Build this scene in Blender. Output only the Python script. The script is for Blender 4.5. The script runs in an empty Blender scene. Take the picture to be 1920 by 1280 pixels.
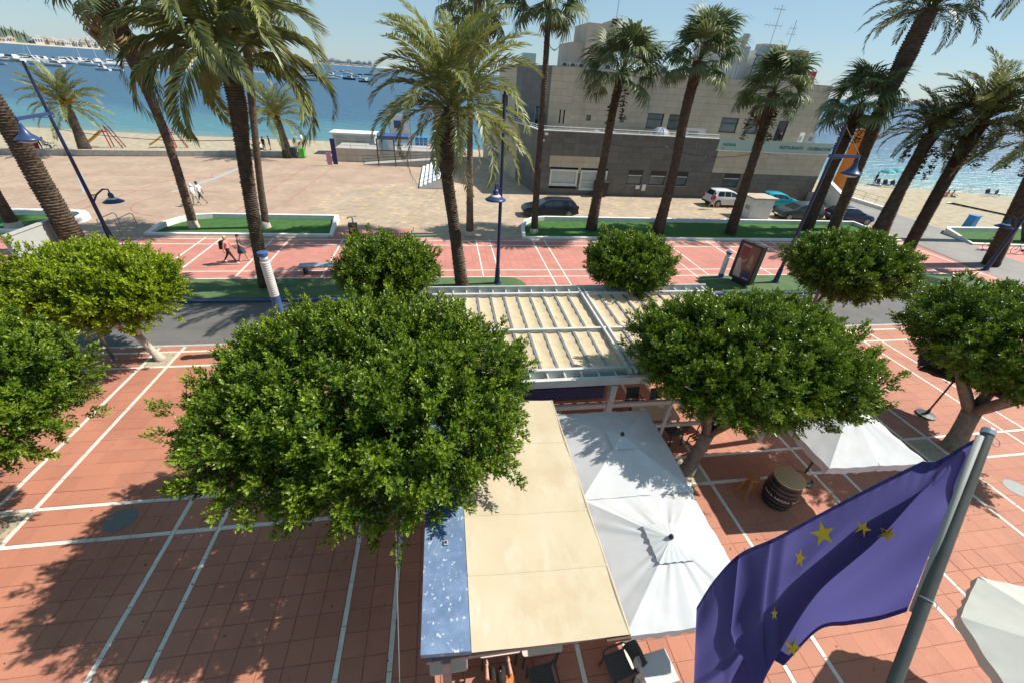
import bpy, math, random
import numpy as np
from mathutils import Vector, Matrix, Quaternion
random.seed(7)
RNG = np.random.default_rng(11)
SC = bpy.context.scene
COL = SC.collection
PI = math.pi
rad = math.radians

# ------------------------------------------------------------------ camera, sky, sun, exposure
CAM_RIGHT = Vector((0.98772770, -0.14481461, 0.05850407))
CAM_UP = Vector((0.03116290, 0.54977605, 0.83473060))
CAM_FWD = Vector((0.15304532, 0.82266337, -0.54754188))
CAM_LOC = Vector((0, 0, 10))
FPX = 758.36            # focal length in pixels of the 1920 px wide photograph
cd = bpy.data.cameras.new('camera')
cam = bpy.data.objects.new('camera', cd)
COL.objects.link(cam)
rot = Matrix((CAM_RIGHT, CAM_UP, -CAM_FWD)).transposed().to_4x4()
cam.matrix_world = Matrix.Translation(CAM_LOC) @ rot
cd.sensor_fit = 'HORIZONTAL'
cd.sensor_width = 36
cd.lens = FPX / 1920 * 36
cd.clip_start = 0.05
cd.clip_end = 60000
SC.camera = cam

SUN_EL, SUN_AZ = rad(48.0), rad(4.0)      # azimuth measured from +X towards +Y
w = bpy.data.worlds.new('World')
SC.world = w
w.use_nodes = True
nt = w.node_tree
nt.nodes.clear()
sky = nt.nodes.new('ShaderNodeTexSky')
sky.sky_type = 'NISHITA'
sky.sun_disc = False
sky.sun_elevation = SUN_EL
sky.sun_rotation = PI / 2 - SUN_AZ
sky.altitude = 10
sky.air_density = 1.0
sky.dust_density = 0.2
sky.ozone_density = 3.0
bg = nt.nodes.new('ShaderNodeBackground')
bg.inputs[1].default_value = 0.088
wo = nt.nodes.new('ShaderNodeOutputWorld')
haze_tint = nt.nodes.new('ShaderNodeMix'); haze_tint.data_type = 'RGBA'      # flat pale blue mixed in for milky haze, evens the clear-sky colours
haze_tint.inputs[0].default_value = .62
haze_tint.inputs[7].default_value = (2.7, 4.25, 5.3, 1)
nt.links.new(sky.outputs[0], haze_tint.inputs[6])
nt.links.new(haze_tint.outputs[2], bg.inputs[0])
nt.links.new(bg.outputs[0], wo.inputs[0])

sd = bpy.data.lights.new('sun', 'SUN')
sd.energy = 5.0
sd.angle = rad(0.53)
sd.color = (1.0, 0.95, 0.87)
so = bpy.data.objects.new('sun', sd)
COL.objects.link(so)
SDIR = Vector((math.cos(SUN_EL) * math.cos(SUN_AZ), math.cos(SUN_EL) * math.sin(SUN_AZ), math.sin(SUN_EL)))
so.rotation_euler = SDIR.to_track_quat('Z', 'Y').to_euler()
so.location = (60, 10, 60)

vs = SC.view_settings
vs.view_transform = 'Standard'
vs.look = 'None'
vs.exposure = 0.52
vs.gamma = 1
vs.use_curve_mapping = False

# ------------------------------------------------------------------ measuring helpers (photo pixel -> place)
def ray(px, py):
    return CAM_RIGHT * ((px - 960) / FPX) - CAM_UP * ((py - 640) / FPX) + CAM_FWD
def gp(px, py, z=0.0):
    d = ray(px, py)
    return CAM_LOC + d * ((z - CAM_LOC.z) / d.z)
def yp(px, py, y):
    d = ray(px, py)
    return CAM_LOC + d * (y / d.y)

# ------------------------------------------------------------------ mesh helpers
class MB:
    def __init__(s):
        s.v, s.f, s.m, s.mi = [], [], [], 0
    def face(s, idx):
        s.f.append(tuple(idx)); s.m.append(s.mi)
    def poly(s, pts):
        n = len(s.v); s.v += [tuple(p) for p in pts]; s.face(range(n, n + len(pts)))
    def hexa(s, p):                      # 8 points: bottom 4 (ccw), top 4
        n = len(s.v); s.v += [tuple(q) for q in p]
        for a in ((3, 2, 1, 0), (4, 5, 6, 7), (0, 1, 5, 4), (1, 2, 6, 5), (2, 3, 7, 6), (3, 0, 4, 7)):
            s.face([n + i for i in a])
    def box2(s, x0, x1, y0, y1, z0, z1):
        s.hexa([(x0, y0, z0), (x1, y0, z0), (x1, y1, z0), (x0, y1, z0), (x0, y0, z1), (x1, y0, z1), (x1, y1, z1), (x0, y1, z1)])
    def box(s, c, d, rz=0, M=None):
        cx, cy, cz = c; dx, dy, dz = d[0] / 2, d[1] / 2, d[2] / 2
        cs, sn = math.cos(rz), math.sin(rz)
        P = []
        for z in (-dz, dz):
            for x, y in ((-dx, -dy), (dx, -dy), (dx, dy), (-dx, dy)):
                q = Vector((x * cs - y * sn, x * sn + y * cs, z))
                if M is not None: q = M @ Vector((x, y, z))
                P.append((cx + q.x, cy + q.y, cz + q.z))
        s.hexa(P)
    def bar(s, a, b, wd, ht=None, up=(0, 0, 1)):
        a, b = Vector(a), Vector(b); ht = ht or wd
        d = (b - a).normalized(); u0 = Vector(up)
        if abs(d.dot(u0)) > 0.98: u0 = Vector((0, 1, 0))
        sx = d.cross(u0).normalized(); sy = sx.cross(d).normalized()
        sx, sy = sx * wd / 2, sy * ht / 2
        s.hexa([a - sx - sy, a + sx - sy, b + sx - sy, b - sx - sy, a - sx + sy, a + sx + sy, b + sx + sy, b - sx + sy])
    def tube(s, path, radii, n=8, cap=True):
        path = [Vector(p) for p in path]
        if not hasattr(radii, '__len__'): radii = [radii] * len(path)
        base = len(s.v); prev = None
        for i, p in enumerate(path):
            d = (path[min(i + 1, len(path) - 1)] - path[max(i - 1, 0)]).normalized()
            if prev is None:
                a = d.cross(Vector((0, 1, 0)) if abs(d.y) < 0.9 else Vector((1, 0, 0))).normalized()
            else:
                a = (prev - d * prev.dot(d)).normalized()
            prev = a; b = d.cross(a)
            for k in range(n):
                t = 2 * PI * k / n
                s.v.append(tuple(p + (a * math.cos(t) + b * math.sin(t)) * radii[i]))
        for i in range(len(path) - 1):
            for k in range(n):
                k2 = (k + 1) % n
                s.face((base + i * n + k, base + i * n + k2, base + (i + 1) * n + k2, base + (i + 1) * n + k))
        if cap:
            s.face([base + k for k in range(n)][::-1])
            s.face([base + (len(path) - 1) * n + k for k in range(n)])
    def lathe(s, prof, n=16, c=(0, 0, 0), cap=True):
        base = len(s.v)
        for r, z in prof:
            for k in range(n):
                t = 2 * PI * k / n
                s.v.append((c[0] + r * math.cos(t), c[1] + r * math.sin(t), c[2] + z))
        for i in range(len(prof) - 1):
            for k in range(n):
                k2 = (k + 1) % n
                s.face((base + i * n + k, base + i * n + k2, base + (i + 1) * n + k2, base + (i + 1) * n + k))
        if cap:
            s.face([base + k for k in range(n)][::-1])
            s.face([base + (len(prof) - 1) * n + k for k in range(n)])
    def prism(s, poly, z0, z1):
        n = len(s.v); k = len(poly)
        s.v += [(p[0], p[1], z0) for p in poly] + [(p[0], p[1], z1) for p in poly]
        s.face([n + i for i in range(k)][::-1]); s.face([n + k + i for i in range(k)])
        for i in range(k):
            j = (i + 1) % k
            s.face((n + i, n + j, n + k + j, n + k + i))
    def grid(s, P):                      # P[i][j] points
        n = len(s.v); R = len(P); C = len(P[0])
        for row in P: s.v += [tuple(q) for q in row]
        for i in range(R - 1):
            for j in range(C - 1):
                s.face((n + i * C + j, n + i * C + j + 1, n + (i + 1) * C + j + 1, n + (i + 1) * C + j))
    def mesh(s, name, mats, smooth=False):
        me = bpy.data.meshes.new(name)
        me.from_pydata([tuple(p) for p in s.v], [], s.f)
        if not isinstance(mats, (list, tuple)): mats = [mats]
        for m in mats: me.materials.append(m)
        if len(mats) > 1: me.polygons.foreach_set('material_index', s.m)
        if smooth: me.polygons.foreach_set('use_smooth', [True] * len(s.f))
        me.update()
        return me

OFF = {}
def link(o, parent=None):
    COL.objects.link(o)
    if parent is not None: o.parent = parent
    return o
def build(mb, name, mats, parent=None, smooth=False, world=False, auto=None):
    """ONE mesh object out of one MB. world=True: the MB holds world coordinates and the parent sits at OFF[parent]."""
    off = OFF.get(parent.name, Vector()) if parent is not None else Vector()
    if world and off.length > 0:
        mb.v = [(p[0] - off.x, p[1] - off.y, p[2] - off.z) for p in mb.v]
    me = mb.mesh(name, mats, smooth)
    o = bpy.data.objects.new(name, me)
    link(o, parent)
    OFF[o.name] = off
    if auto: sharp(me, auto)
    return o
def sharp(me, deg):
    me.polygons.foreach_set('use_smooth', [True] * len(me.polygons))
    try: me.set_sharp_from_angle(angle=rad(deg))
    except Exception: pass
def tag(o, label=None, cat=None, group=None, kind=None):
    if label: o['label'] = label
    if cat: o['category'] = cat
    if group: o['group'] = group
    if kind: o['kind'] = kind
    return o
def thing(name, label, cat, loc=(0, 0, 0), rz=0, group=None):
    o = bpy.data.objects.new(name, None)
    o.location = loc; o.rotation_euler = (0, 0, rz); o.empty_display_size = .2
    COL.objects.link(o)
    OFF[o.name] = Vector(loc)
    return tag(o, label, cat, group)
def structure(mb, name, mats, parent=None, smooth=False):
    o = build(mb, name, mats, parent, smooth)
    if parent is None: o['kind'] = 'structure'
    return o
def copy_tree(o, parent=None):
    c = o.copy(); COL.objects.link(c)
    if parent is not None: c.parent = parent
    OFF[c.name] = OFF.get(o.name, Vector())
    for ch in list(o.children): copy_tree(ch, c)
    return c
def dup(o, loc, rz=0, label=None, scale=None, group=None):
    c = copy_tree(o); c.location = loc; c.rotation_euler = (0, 0, rz)
    if scale: c.scale = (scale,) * 3 if not hasattr(scale, '__len__') else scale
    if label: c['label'] = label
    if group: c['group'] = group
    return c
def np_mesh(name, V, F, mat, attr=None, smooth=False):
    """Fast mesh from numpy arrays (F: n x k faces)."""
    me = bpy.data.meshes.new(name)
    n, k = F.shape
    me.vertices.add(len(V)); me.vertices.foreach_set('co', np.ascontiguousarray(V, dtype=np.float32).ravel())
    me.loops.add(n * k); me.loops.foreach_set('vertex_index', np.ascontiguousarray(F, dtype=np.int32).ravel())
    me.polygons.add(n)
    me.polygons.foreach_set('loop_start', np.arange(0, n * k, k, dtype=np.int32))
    if smooth: me.polygons.foreach_set('use_smooth', np.ones(n, dtype=bool))
    for m in (mat if isinstance(mat, (list, tuple)) else [mat]): me.materials.append(m)
    me.update(calc_edges=True)
    if attr is not None:
        a = me.attributes.new('tip', 'FLOAT', 'POINT'); a.data.foreach_set('value', np.ascontiguousarray(attr, dtype=np.float32))
    return me

# ------------------------------------------------------------------ materials
MATS = {}
def pmat(name, col, rough=.7, var=.12, scale=3., col2=None, bump=0, bscale=30., metal=0, spec=.4, island=0., trans=0., coat=0., detail=4, sheen=0, mid=.5, sharpness=0.):
    """Principled material: two-tone noise, optional fine relief and a random tone for each loose piece / object."""
    if name in MATS: return MATS[name]
    m = bpy.data.materials.new(name); m.use_nodes = True
    n = m.node_tree.nodes; L = m.node_tree.links
    b = n['Principled BSDF']
    b.inputs['Roughness'].default_value = rough; b.inputs['Metallic'].default_value = metal
    b.inputs['Specular IOR Level'].default_value = spec
    if coat: b.inputs['Coat Weight'].default_value = coat; b.inputs['Coat Roughness'].default_value = .08
    ge = n.new('ShaderNodeNewGeometry')
    nz = n.new('ShaderNodeTexNoise'); nz.inputs['Scale'].default_value = scale; nz.inputs['Detail'].default_value = detail
    L.new(ge.outputs['Position'], nz.inputs['Vector'])
    rp = n.new('ShaderNodeMapRange'); rp.inputs[1].default_value = mid - .25 + sharpness * .22; rp.inputs[2].default_value = mid + .25 - sharpness * .22
    L.new(nz.outputs[0], rp.inputs[0])
    mx = n.new('ShaderNodeMix'); mx.data_type = 'RGBA'
    c = list(col) + [1]; c2 = list(col2) + [1] if col2 else [min(1, v * (1 + var)) for v in col] + [1]
    if not col2: c = [v * (1 - var) for v in col] + [1]
    mx.inputs[6].default_value = c; mx.inputs[7].default_value = c2
    L.new(rp.outputs[0], mx.inputs[0])
    out = mx.outputs[2]
    if island:
        oi = n.new('ShaderNodeObjectInfo'); ad = n.new('ShaderNodeMath'); ad.operation = 'ADD'
        L.new(oi.outputs['Random'], ad.inputs[0]); L.new(ge.outputs['Random Per Island'], ad.inputs[1])
        fr = n.new('ShaderNodeMath'); fr.operation = 'FRACT'; L.new(ad.outputs[0], fr.inputs[0])
        mr = n.new('ShaderNodeMapRange'); mr.inputs[3].default_value = 1 - island; mr.inputs[4].default_value = 1 + island
        L.new(fr.outputs[0], mr.inputs[0])
        hs = n.new('ShaderNodeHueSaturation'); L.new(mr.outputs[0], hs.inputs['Value']); L.new(out, hs.inputs['Color'])
        out = hs.outputs[0]
    L.new(out, b.inputs['Base Color'])
    if bump:
        bz = n.new('ShaderNodeTexNoise'); bz.inputs['Scale'].default_value = bscale; bz.inputs['Detail'].default_value = 3
        L.new(ge.outputs['Position'], bz.inputs['Vector'])
        bp = n.new('ShaderNodeBump'); bp.inputs['Strength'].default_value = bump; bp.inputs['Distance'].default_value = .01
        L.new(bz.outputs[0], bp.inputs['Height']); L.new(bp.outputs[0], b.inputs['Normal'])
    if trans:
        tr = n.new('ShaderNodeBsdfTranslucent'); L.new(out, tr.inputs[0])
        ms = n.new('ShaderNodeMixShader'); ms.inputs[0].default_value = trans
        L.new(b.outputs[0], ms.inputs[1]); L.new(tr.outputs[0], ms.inputs[2])
        L.new(ms.outputs[0], n['Material Output'].inputs[0])
    MATS[name] = m
    return m
def nodes_of(m):
    return m.node_tree.nodes, m.node_tree.links, m.node_tree.nodes['Principled BSDF']

M_GLASS = pmat('dark_glass', (.02, .03, .035), rough=.06, spec=.7, var=.1)
M_STEEL = pmat('galvanised_steel', (.42, .43, .44), rough=.38, metal=.85, var=.12, scale=4)
M_WHITE = pmat('white_paint', (.74, .74, .72), rough=.55, var=.07, scale=2.5)
M_BLACK = pmat('black_plastic', (.02, .02, .022), rough=.5, var=.2)
M_NAVY = pmat('navy_paint', (.016, .028, .085), rough=.35, var=.12, spec=.5)
M_RUBBER = pmat('tyre_rubber', (.015, .015, .015), rough=.85, var=.2)
M_DARK = pmat('dark_grey_metal', (.06, .065, .07), rough=.5, var=.15, metal=.3)
M_BROWNWOOD = pmat('brown_timber', (.10, .05, .028), rough=.65, var=.35, scale=9)
# ================================================================== THE SETTING
def proj(x, y, z=0.):
    v = Vector((x, y, z)) - CAM_LOC
    d = v.dot(CAM_FWD)
    if d <= .05: return None
    return 960 + FPX * v.dot(CAM_RIGHT) / d, 640 - FPX * v.dot(CAM_UP) / d, d

def brick_mat(name, c1, c2, mortar, bw, bh, blotch=None, rough=.8, rot=0):
    m = pmat(name, c1, rough=rough)
    n, L, b = nodes_of(m)
    ge = n.new('ShaderNodeNewGeometry'); mp = n.new('ShaderNodeMapping'); mp.inputs['Rotation'].default_value = (0, 0, rot)
    L.new(ge.outputs['Position'], mp.inputs[0])
    br = n.new('ShaderNodeTexBrick'); br.inputs['Scale'].default_value = 1
    br.inputs['Brick Width'].default_value = bw; br.inputs['Row Height'].default_value = bh
    br.inputs['Mortar Size'].default_value = .008; br.inputs['Bias'].default_value = -.1
    br.inputs['Color1'].default_value = (*c1, 1); br.inputs['Color2'].default_value = (*c2, 1); br.inputs['Mortar'].default_value = (*mortar, 1)
    L.new(mp.outputs[0], br.inputs[0])
    out = br.outputs[0]
    nz = n.new('ShaderNodeTexNoise'); nz.inputs['Scale'].default_value = .35; nz.inputs['Detail'].default_value = 6; nz.inputs['Roughness'].default_value = .65
    L.new(ge.outputs['Position'], nz.inputs[0])
    mr = n.new('ShaderNodeMapRange'); mr.inputs[1].default_value = .38; mr.inputs[2].default_value = .62; mr.inputs[3].default_value = .88; mr.inputs[4].default_value = 1.1
    L.new(nz.outputs[0], mr.inputs[0])
    hs = n.new('ShaderNodeHueSaturation'); L.new(out, hs.inputs['Color']); L.new(mr.outputs[0], hs.inputs['Value'])
    out = hs.outputs[0]
    if blotch:
        n2 = n.new('ShaderNodeTexNoise'); n2.inputs['Scale'].default_value = 1.1; n2.inputs['Detail'].default_value = 2
        mp2 = n.new('ShaderNodeMapping'); mp2.inputs['Scale'].default_value = (1, 2.6, 1); L.new(ge.outputs['Position'], mp2.inputs[0]); L.new(mp2.outputs[0], n2.inputs[0])
        m2 = n.new('ShaderNodeMapRange'); m2.inputs[1].default_value = .56; m2.inputs[2].default_value = .62
        L.new(n2.outputs[0], m2.inputs[0])
        # patches only where replaced pavers were laid (the eastern half of the square)
        mx = n.new('ShaderNodeMix'); mx.data_type = 'RGBA'; L.new(m2.outputs[0], mx.inputs[0]); L.new(out, mx.inputs[6])
        h2 = n.new('ShaderNodeMix'); h2.data_type = 'RGBA'; h2.blend_type = 'MULTIPLY'; h2.inputs[0].default_value = 1
        L.new(out, h2.inputs[6]); h2.inputs[7].default_value = (*blotch, 1); L.new(h2.outputs[2], mx.inputs[7])
        out = mx.outputs[2]
    L.new(out, b.inputs['Base Color'])
    return m

def add_stains(m, scale, col, lo, hi, stretch=(1, 1, 1)):
    """irregular worn or dirty patches mixed over a material's own colour"""
    n, L, b = nodes_of(m)
    ge = n.new('ShaderNodeNewGeometry'); mp = n.new('ShaderNodeMapping'); mp.inputs['Scale'].default_value = stretch
    nz = n.new('ShaderNodeTexNoise'); nz.inputs['Scale'].default_value = scale; nz.inputs['Detail'].default_value = 8; nz.inputs['Roughness'].default_value = .68
    mr = n.new('ShaderNodeMapRange'); mr.inputs[1].default_value = lo; mr.inputs[2].default_value = hi
    mx = n.new('ShaderNodeMix'); mx.data_type = 'RGBA'; mx.inputs[7].default_value = (*col, 1)
    L.new(ge.outputs['Position'], mp.inputs[0]); L.new(mp.outputs[0], nz.inputs[0]); L.new(nz.outputs[0], mr.inputs[0]); L.new(mr.outputs[0], mx.inputs[0])
    src = b.inputs['Base Color'].links[0].from_socket
    tos = [l.to_socket for l in list(src.links)]
    L.new(src, mx.inputs[6])
    for s in tos: L.new(mx.outputs[2], s)
M_TILE = pmat('red_paving_concrete', (.37, .140, .082), col2=(.47, .21, .134), rough=.72, scale=55, bump=.25, bscale=160, island=.06, detail=5, spec=.35)
M_TILE2 = pmat('pink_paving_concrete', (.43, .165, .128), col2=(.52, .235, .19), rough=.72, scale=40, island=.06, detail=5, spec=.35)
add_stains(M_TILE, .55, (.30, .115, .08), .48, .80)
add_stains(M_TILE, 3.2, (.25, .105, .078), .62, .72)
add_stains(M_TILE, .33, (.46, .235, .155), .55, .82)
add_stains(M_TILE2, .4, (.38, .155, .12), .48, .75)
M_STRIPE = pmat('white_paving_concrete', (.60, .56, .47), col2=(.72, .68, .60), rough=.7, scale=12, island=.06, bump=.15, bscale=90)
add_stains(M_STRIPE, 2.5, (.40, .36, .30), .55, .75)
M_JOINT = pmat('paving_joint_mortar', (.31, .125, .085), col2=(.39, .19, .135), rough=.9, scale=8)
M_ASPH = pmat('asphalt', (.105, .10, .095), col2=(.145, .14, .13), rough=.85, scale=1.2, bump=.3, bscale=220, detail=8)
M_KERB = pmat('kerb_concrete', (.40, .38, .35), rough=.8, scale=6, var=.15)
M_KERBB = pmat('blue_kerb_paint', (.05, .08, .15), rough=.6, scale=5, var=.25)
M_TURF = pmat('artificial_turf', (.035, .10, .022), col2=(.07, .155, .045), rough=.9, scale=2.2, bump=.6, bscale=240, detail=8, spec=.15)
M_TURFP = pmat('worn_turf', (.075, .125, .055), col2=(.12, .17, .085), rough=.9, scale=1.6, bump=.5, bscale=240, detail=8, spec=.15)
M_SAND = pmat('beach_sand', (.27, .225, .155), col2=(.45, .385, .275), rough=.95, scale=1.3, bump=1.0, bscale=5, detail=8, spec=.15)
M_CONC = pmat('pale_concrete', (.36, .34, .31), rough=.85, scale=2.5, var=.18)
M_WALLW = pmat('whitewash', (.72, .71, .68), rough=.8, scale=3, var=.10)
add_stains(M_ASPH, .5, (.165, .155, .145), .5, .8, (.25, 1, 1)); add_stains(M_ASPH, 1.7, (.06, .058, .056), .62, .74, (.3, 1, 1)); add_stains(M_WALLW, 1.6, (.46, .43, .38), .56, .8); add_stains(M_TURF, .8, (.085, .13, .05), .5, .75); add_stains(M_TURFP, .7, (.05, .105, .035), .5, .75); add_stains(M_SAND, 4.5, (.50, .44, .33), .55, .7); add_stains(M_SAND, 9, (.19, .155, .105), .60, .7)
M_SQ = brick_mat('tan_pavers', (.43, .305, .22), (.35, .25, .18), (.20, .15, .11), .40, .20)
M_SQG = brick_mat('grey_tan_pavers', (.43, .335, .24), (.33, .26, .19), (.17, .14, .105), .40, .20, blotch=(1.35, 1.22, .95))
M_PATH = brick_mat('grey_path_pavers', (.25, .235, .215), (.22, .205, .19), (.16, .15, .14), .24, .12)

# sea: colour runs from turquoise over the shallows to deep blue
def sea_material():
    m = pmat('sea_water', (.012, .075, .13), rough=.36, spec=.5)
    n, L, b = nodes_of(m)
    ge = n.new('ShaderNodeNewGeometry')
    dt = n.new('ShaderNodeVectorMath'); dt.operation = 'DOT_PRODUCT'; dt.inputs[1].default_value = (.19, .98, 0)
    L.new(ge.outputs['Position'], dt.inputs[0])
    nz = n.new('ShaderNodeTexNoise'); nz.inputs['Scale'].default_value = .02; nz.inputs['Detail'].default_value = 5
    mp = n.new('ShaderNodeMapping'); mp.inputs['Scale'].default_value = (.4, 1.6, 1); L.new(ge.outputs['Position'], mp.inputs[0]); L.new(mp.outputs[0], nz.inputs[0])
    ma = n.new('ShaderNodeMath'); ma.operation = 'MULTIPLY_ADD'; ma.inputs[1].default_value = 60; L.new(nz.outputs[0], ma.inputs[0]); L.new(dt.outputs['Value'], ma.inputs[2])
    mr = n.new('ShaderNodeMapRange'); mr.inputs[1].default_value = 92; mr.inputs[2].default_value = 190; L.new(ma.outputs[0], mr.inputs[0])
    cr = n.new('ShaderNodeValToRGB'); e = cr.color_ramp.elements
    e[0].position = 0; e[0].color = (.16, .23, .20, 1); e[1].position = 1; e[1].color = (.026, .082, .148, 1)
    k = e.new(.10); k.color = (.07, .19, .22, 1)
    k = e.new(.45); k.color = (.032, .10, .165, 1)
    L.new(mr.outputs[0], cr.inputs[0]); L.new(cr.outputs[0], b.inputs['Base Color'])
    n1 = n.new('ShaderNodeTexNoise'); n1.inputs['Scale'].default_value = .42; n1.inputs['Detail'].default_value = 5; n1.inputs['Roughness'].default_value = .6
    m1 = n.new('ShaderNodeMapping'); m1.inputs['Scale'].default_value = (.55, 1.3, 1); m1.inputs['Rotation'].default_value = (0, 0, .25)
    L.new(ge.outputs['Position'], m1.inputs[0]); L.new(m1.outputs[0], n1.inputs[0])
    bp = n.new('ShaderNodeBump'); bp.inputs['Strength'].default_value = 1.0; bp.inputs['Distance'].default_value = .9
    L.new(n1.outputs[0], bp.inputs['Height']); L.new(bp.outputs[0], b.inputs['Normal'])
    return m
M_SEA = sea_material()

# ---- terrain sheets
def sheet(name, pts, z, mat):
    mb = MB(); mb.poly([(p[0], p[1], z) for p in pts]); return structure(mb, name, mat)
sheet('ground', [(-400, -60), (400, -60), (400, 46), (60, 46), (60, 52), (-400, 52)], -.16, M_CONC)
SH = [(-600, 60), (-160, 74), (-63, 75.6), (-38, 73.5), (-11, 74.4), (15, 70), (36, 63), (60, 54.7), (79, 49.1), (110, 38), (180, 14), (300, -30)]
def shore(x):
    for (xa, ya), (xb, yb) in zip(SH, SH[1:]):
        if xa <= x <= xb: return ya + (yb - ya) * (x - xa) / (xb - xa)
    return SH[-1][1]
mb = MB(); P = []
xs = [-600, -300, -160] + [-120 + 4 * i for i in range(76)]
for x in xs:
    s_ = shore(x); row = []
    for k, (f_, z) in enumerate(((0, -.05), (.35, -.05), (.6, -.06), (.8, -.12), (.93, -.22), (1.0, -.32), (1.06, -.6), (1.3, -2.5))):
        y0 = 20; y = y0 + (s_ - y0) * f_
        row.append((x, y, z + (random.uniform(-.02, .02) if 0 < k < 5 else 0)))
    P.append(row)
mb.grid(P)
structure(mb, 'beach', M_SAND, smooth=True)
mb = MB()
mb.poly([(-30000, 10, -.32), (30000, 10, -.32), (30000, 45000, -.32), (-30000, 45000, -.32)][::1])
# keep the sheet off the land: start it just inshore of the waterline
mb = MB()
near = [(x, y - 2.0, -.32) for x, y in SH]
far = [(-30000, 3000, -.32), (-30000, 45000, -.32), (30000, 45000, -.32), (30000, -3000, -.32)]
mb.poly([far[0]] + near + far[:0:-1])
structure(mb, 'sea', M_SEA)

road_y0, road_y1 = 15.55, 19.35
sheet('road', [(-90, road_y0), (90, road_y0), (90, road_y1), (-90, road_y1)], -.115, M_ASPH)
mb = MB()
for i in range(150):
    x = -75 + i; mb.box2(x + .006, x + .994, 15.4, road_y0, -.16, .012)
k = structure(mb, 'near_kerb', M_KERB)
mb = MB()
for i in range(150):
    x = -75 + i; mb.box2(x + .006, x + .994, road_y1, 19.58, -.16, .02)
structure(mb, 'far_kerb', M_KERBB)
# the tan square, its greyer eastern half, and the grey path to the beach
mb = MB()
XE = -10.5
mb.poly([(-90, 28.45, -.012), (XE, 28.45, -.012), (XE, 43, -.012), (-1, 47, -.012), (-1, 75, -.012), (-17.4, 58.2, -.012), (-37, 54.2, -.012), (-90, 47, -.012)])
structure(mb, 'square', M_SQ)
mb = MB()
mb.poly([(XE, 28.45, -.012), (44, 28.45, -.012), (46, 42, -.012), (46, 64, -.012), (-1, 70, -.012), (-1, 47, -.012), (XE, 43, -.012)])
structure(mb, 'car_park', M_SQG)
mb = MB()
mb.poly([(38.7, 19.6, .006), (45.0, 19.6, .006), (45.3, 28, .006), (47.6, 32.3, .006), (48, 38, .006), (47.2, 46, .006), (43.0, 44, .006), (40.3, 31.5, .006), (39.6, 27, .006)])
structure(mb, 'beach_path', M_PATH)

# ---- court markings painted on the square
M_LINE = pmat('faded_red_paint', (.36, .10, .075), col2=(.42, .2, .15), rough=.8, scale=1.5)
M_LINEB = pmat('faded_blue_paint', (.30, .35, .40), col2=(.42, .36, .30), rough=.8, scale=1.5)
def stroke(mb, pts, wd, z):
    pts = [Vector((p[0], p[1], z)) for p in pts]
    P = []
    for i, p in enumerate(pts):
        d = (pts[min(i + 1, len(pts) - 1)] - pts[max(i - 1, 0)]).normalized(); nn = Vector((-d.y, d.x, 0)) * wd / 2
        P.append([p - nn, p + nn])
    mb.grid(P)
def arc(c, r, a0, a1, n=24): return [(c[0] + r * math.cos(a0 + (a1 - a0) * i / n), c[1] + r * math.sin(a0 + (a1 - a0) * i / n)) for i in range(n + 1)]
mb = MB()
stroke(mb, arc((-20.2, 36.4), 3.6, rad(75), rad(270)), .09, -.008)
stroke(mb, arc((-31.2, 36.2), 3.6, rad(-80), rad(90)), .09, -.008)
stroke(mb, [(-26.4, 33.8), (-25.1, 47.5)], .09, -.008); stroke(mb, [(-16, 33.4), (-15.4, 53)], .09, -.008)
stroke(mb, [(-14, 40.4), (-38, 39.4)], .07, -.006); stroke(mb, [(-13, 45.6), (-36, 45.3)], .07, -.006); stroke(mb, [(-13.2, 37), (-12.6, 53.5)], .08, -.008)
stroke(mb, arc((-20, 47.5), 3, rad(130), rad(300)), .08, -.008)
structure(mb, 'court_lines', M_LINE)
mb = MB(); stroke(mb, [(-23, 39.6), (-22, 45), (-21.6, 52)], .5, -.004); stroke(mb, [(-29, 39), (-34, 46)], .4, -.004)
structure(mb, 'court_stripe', M_LINEB)

# ---- red paving, slab by slab
HIDDEN = [(330, 590, 960, 1000), (810, 770, 1370, 1215), (1180, 560, 1640, 800), (790, 550, 1240, 760)]
PAIRS = [(-29.8, -28.8), (-25.2, -24.2), (-20.7, -19.7), (-16.1, -15.1), (-11.58, -10.66), (-6.96, -5.92), (-2.41, -1.38), (2.47, 3.5), (6.75, 7.75), (11.33, 12.35), (15.9, 16.9), (20.4, 21.4), (25, 26), (29.5, 30.5)]
PAIRS2 = [(-42.9, -41.9), (-38.3, -37.3), (-33.8, -32.8), (-29.2, -28.2), (-24.7, -23.7), (-20.2, -19.2), (-15.55, -14.55), (-11.4, -10.35), (-6.95, -5.95), (-2.45, -1.45), (2.12, 3.1), (6.25, 7.15), (11.0, 12.0), (15.75, 16.7), (20.3, 21.3), (24.9, 25.9), (29.4, 30.4), (34, 35), (38.5, 39.5)]
def bands(lines, lo, hi, sw, pitch):
    """tile intervals between the stripe centre lines"""
    edges = [lo] + [q for l in lines if lo < l < hi for q in (l - sw / 2, l + sw / 2)] + [hi]
    out = []
    for a, b in zip(edges[::2], edges[1::2]):
        n = max(1, round((b - a) / pitch))
        out += [(a + (b - a) * i / n, a + (b - a) * (i + 1) / n) for i in range(n)]
    return out
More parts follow.
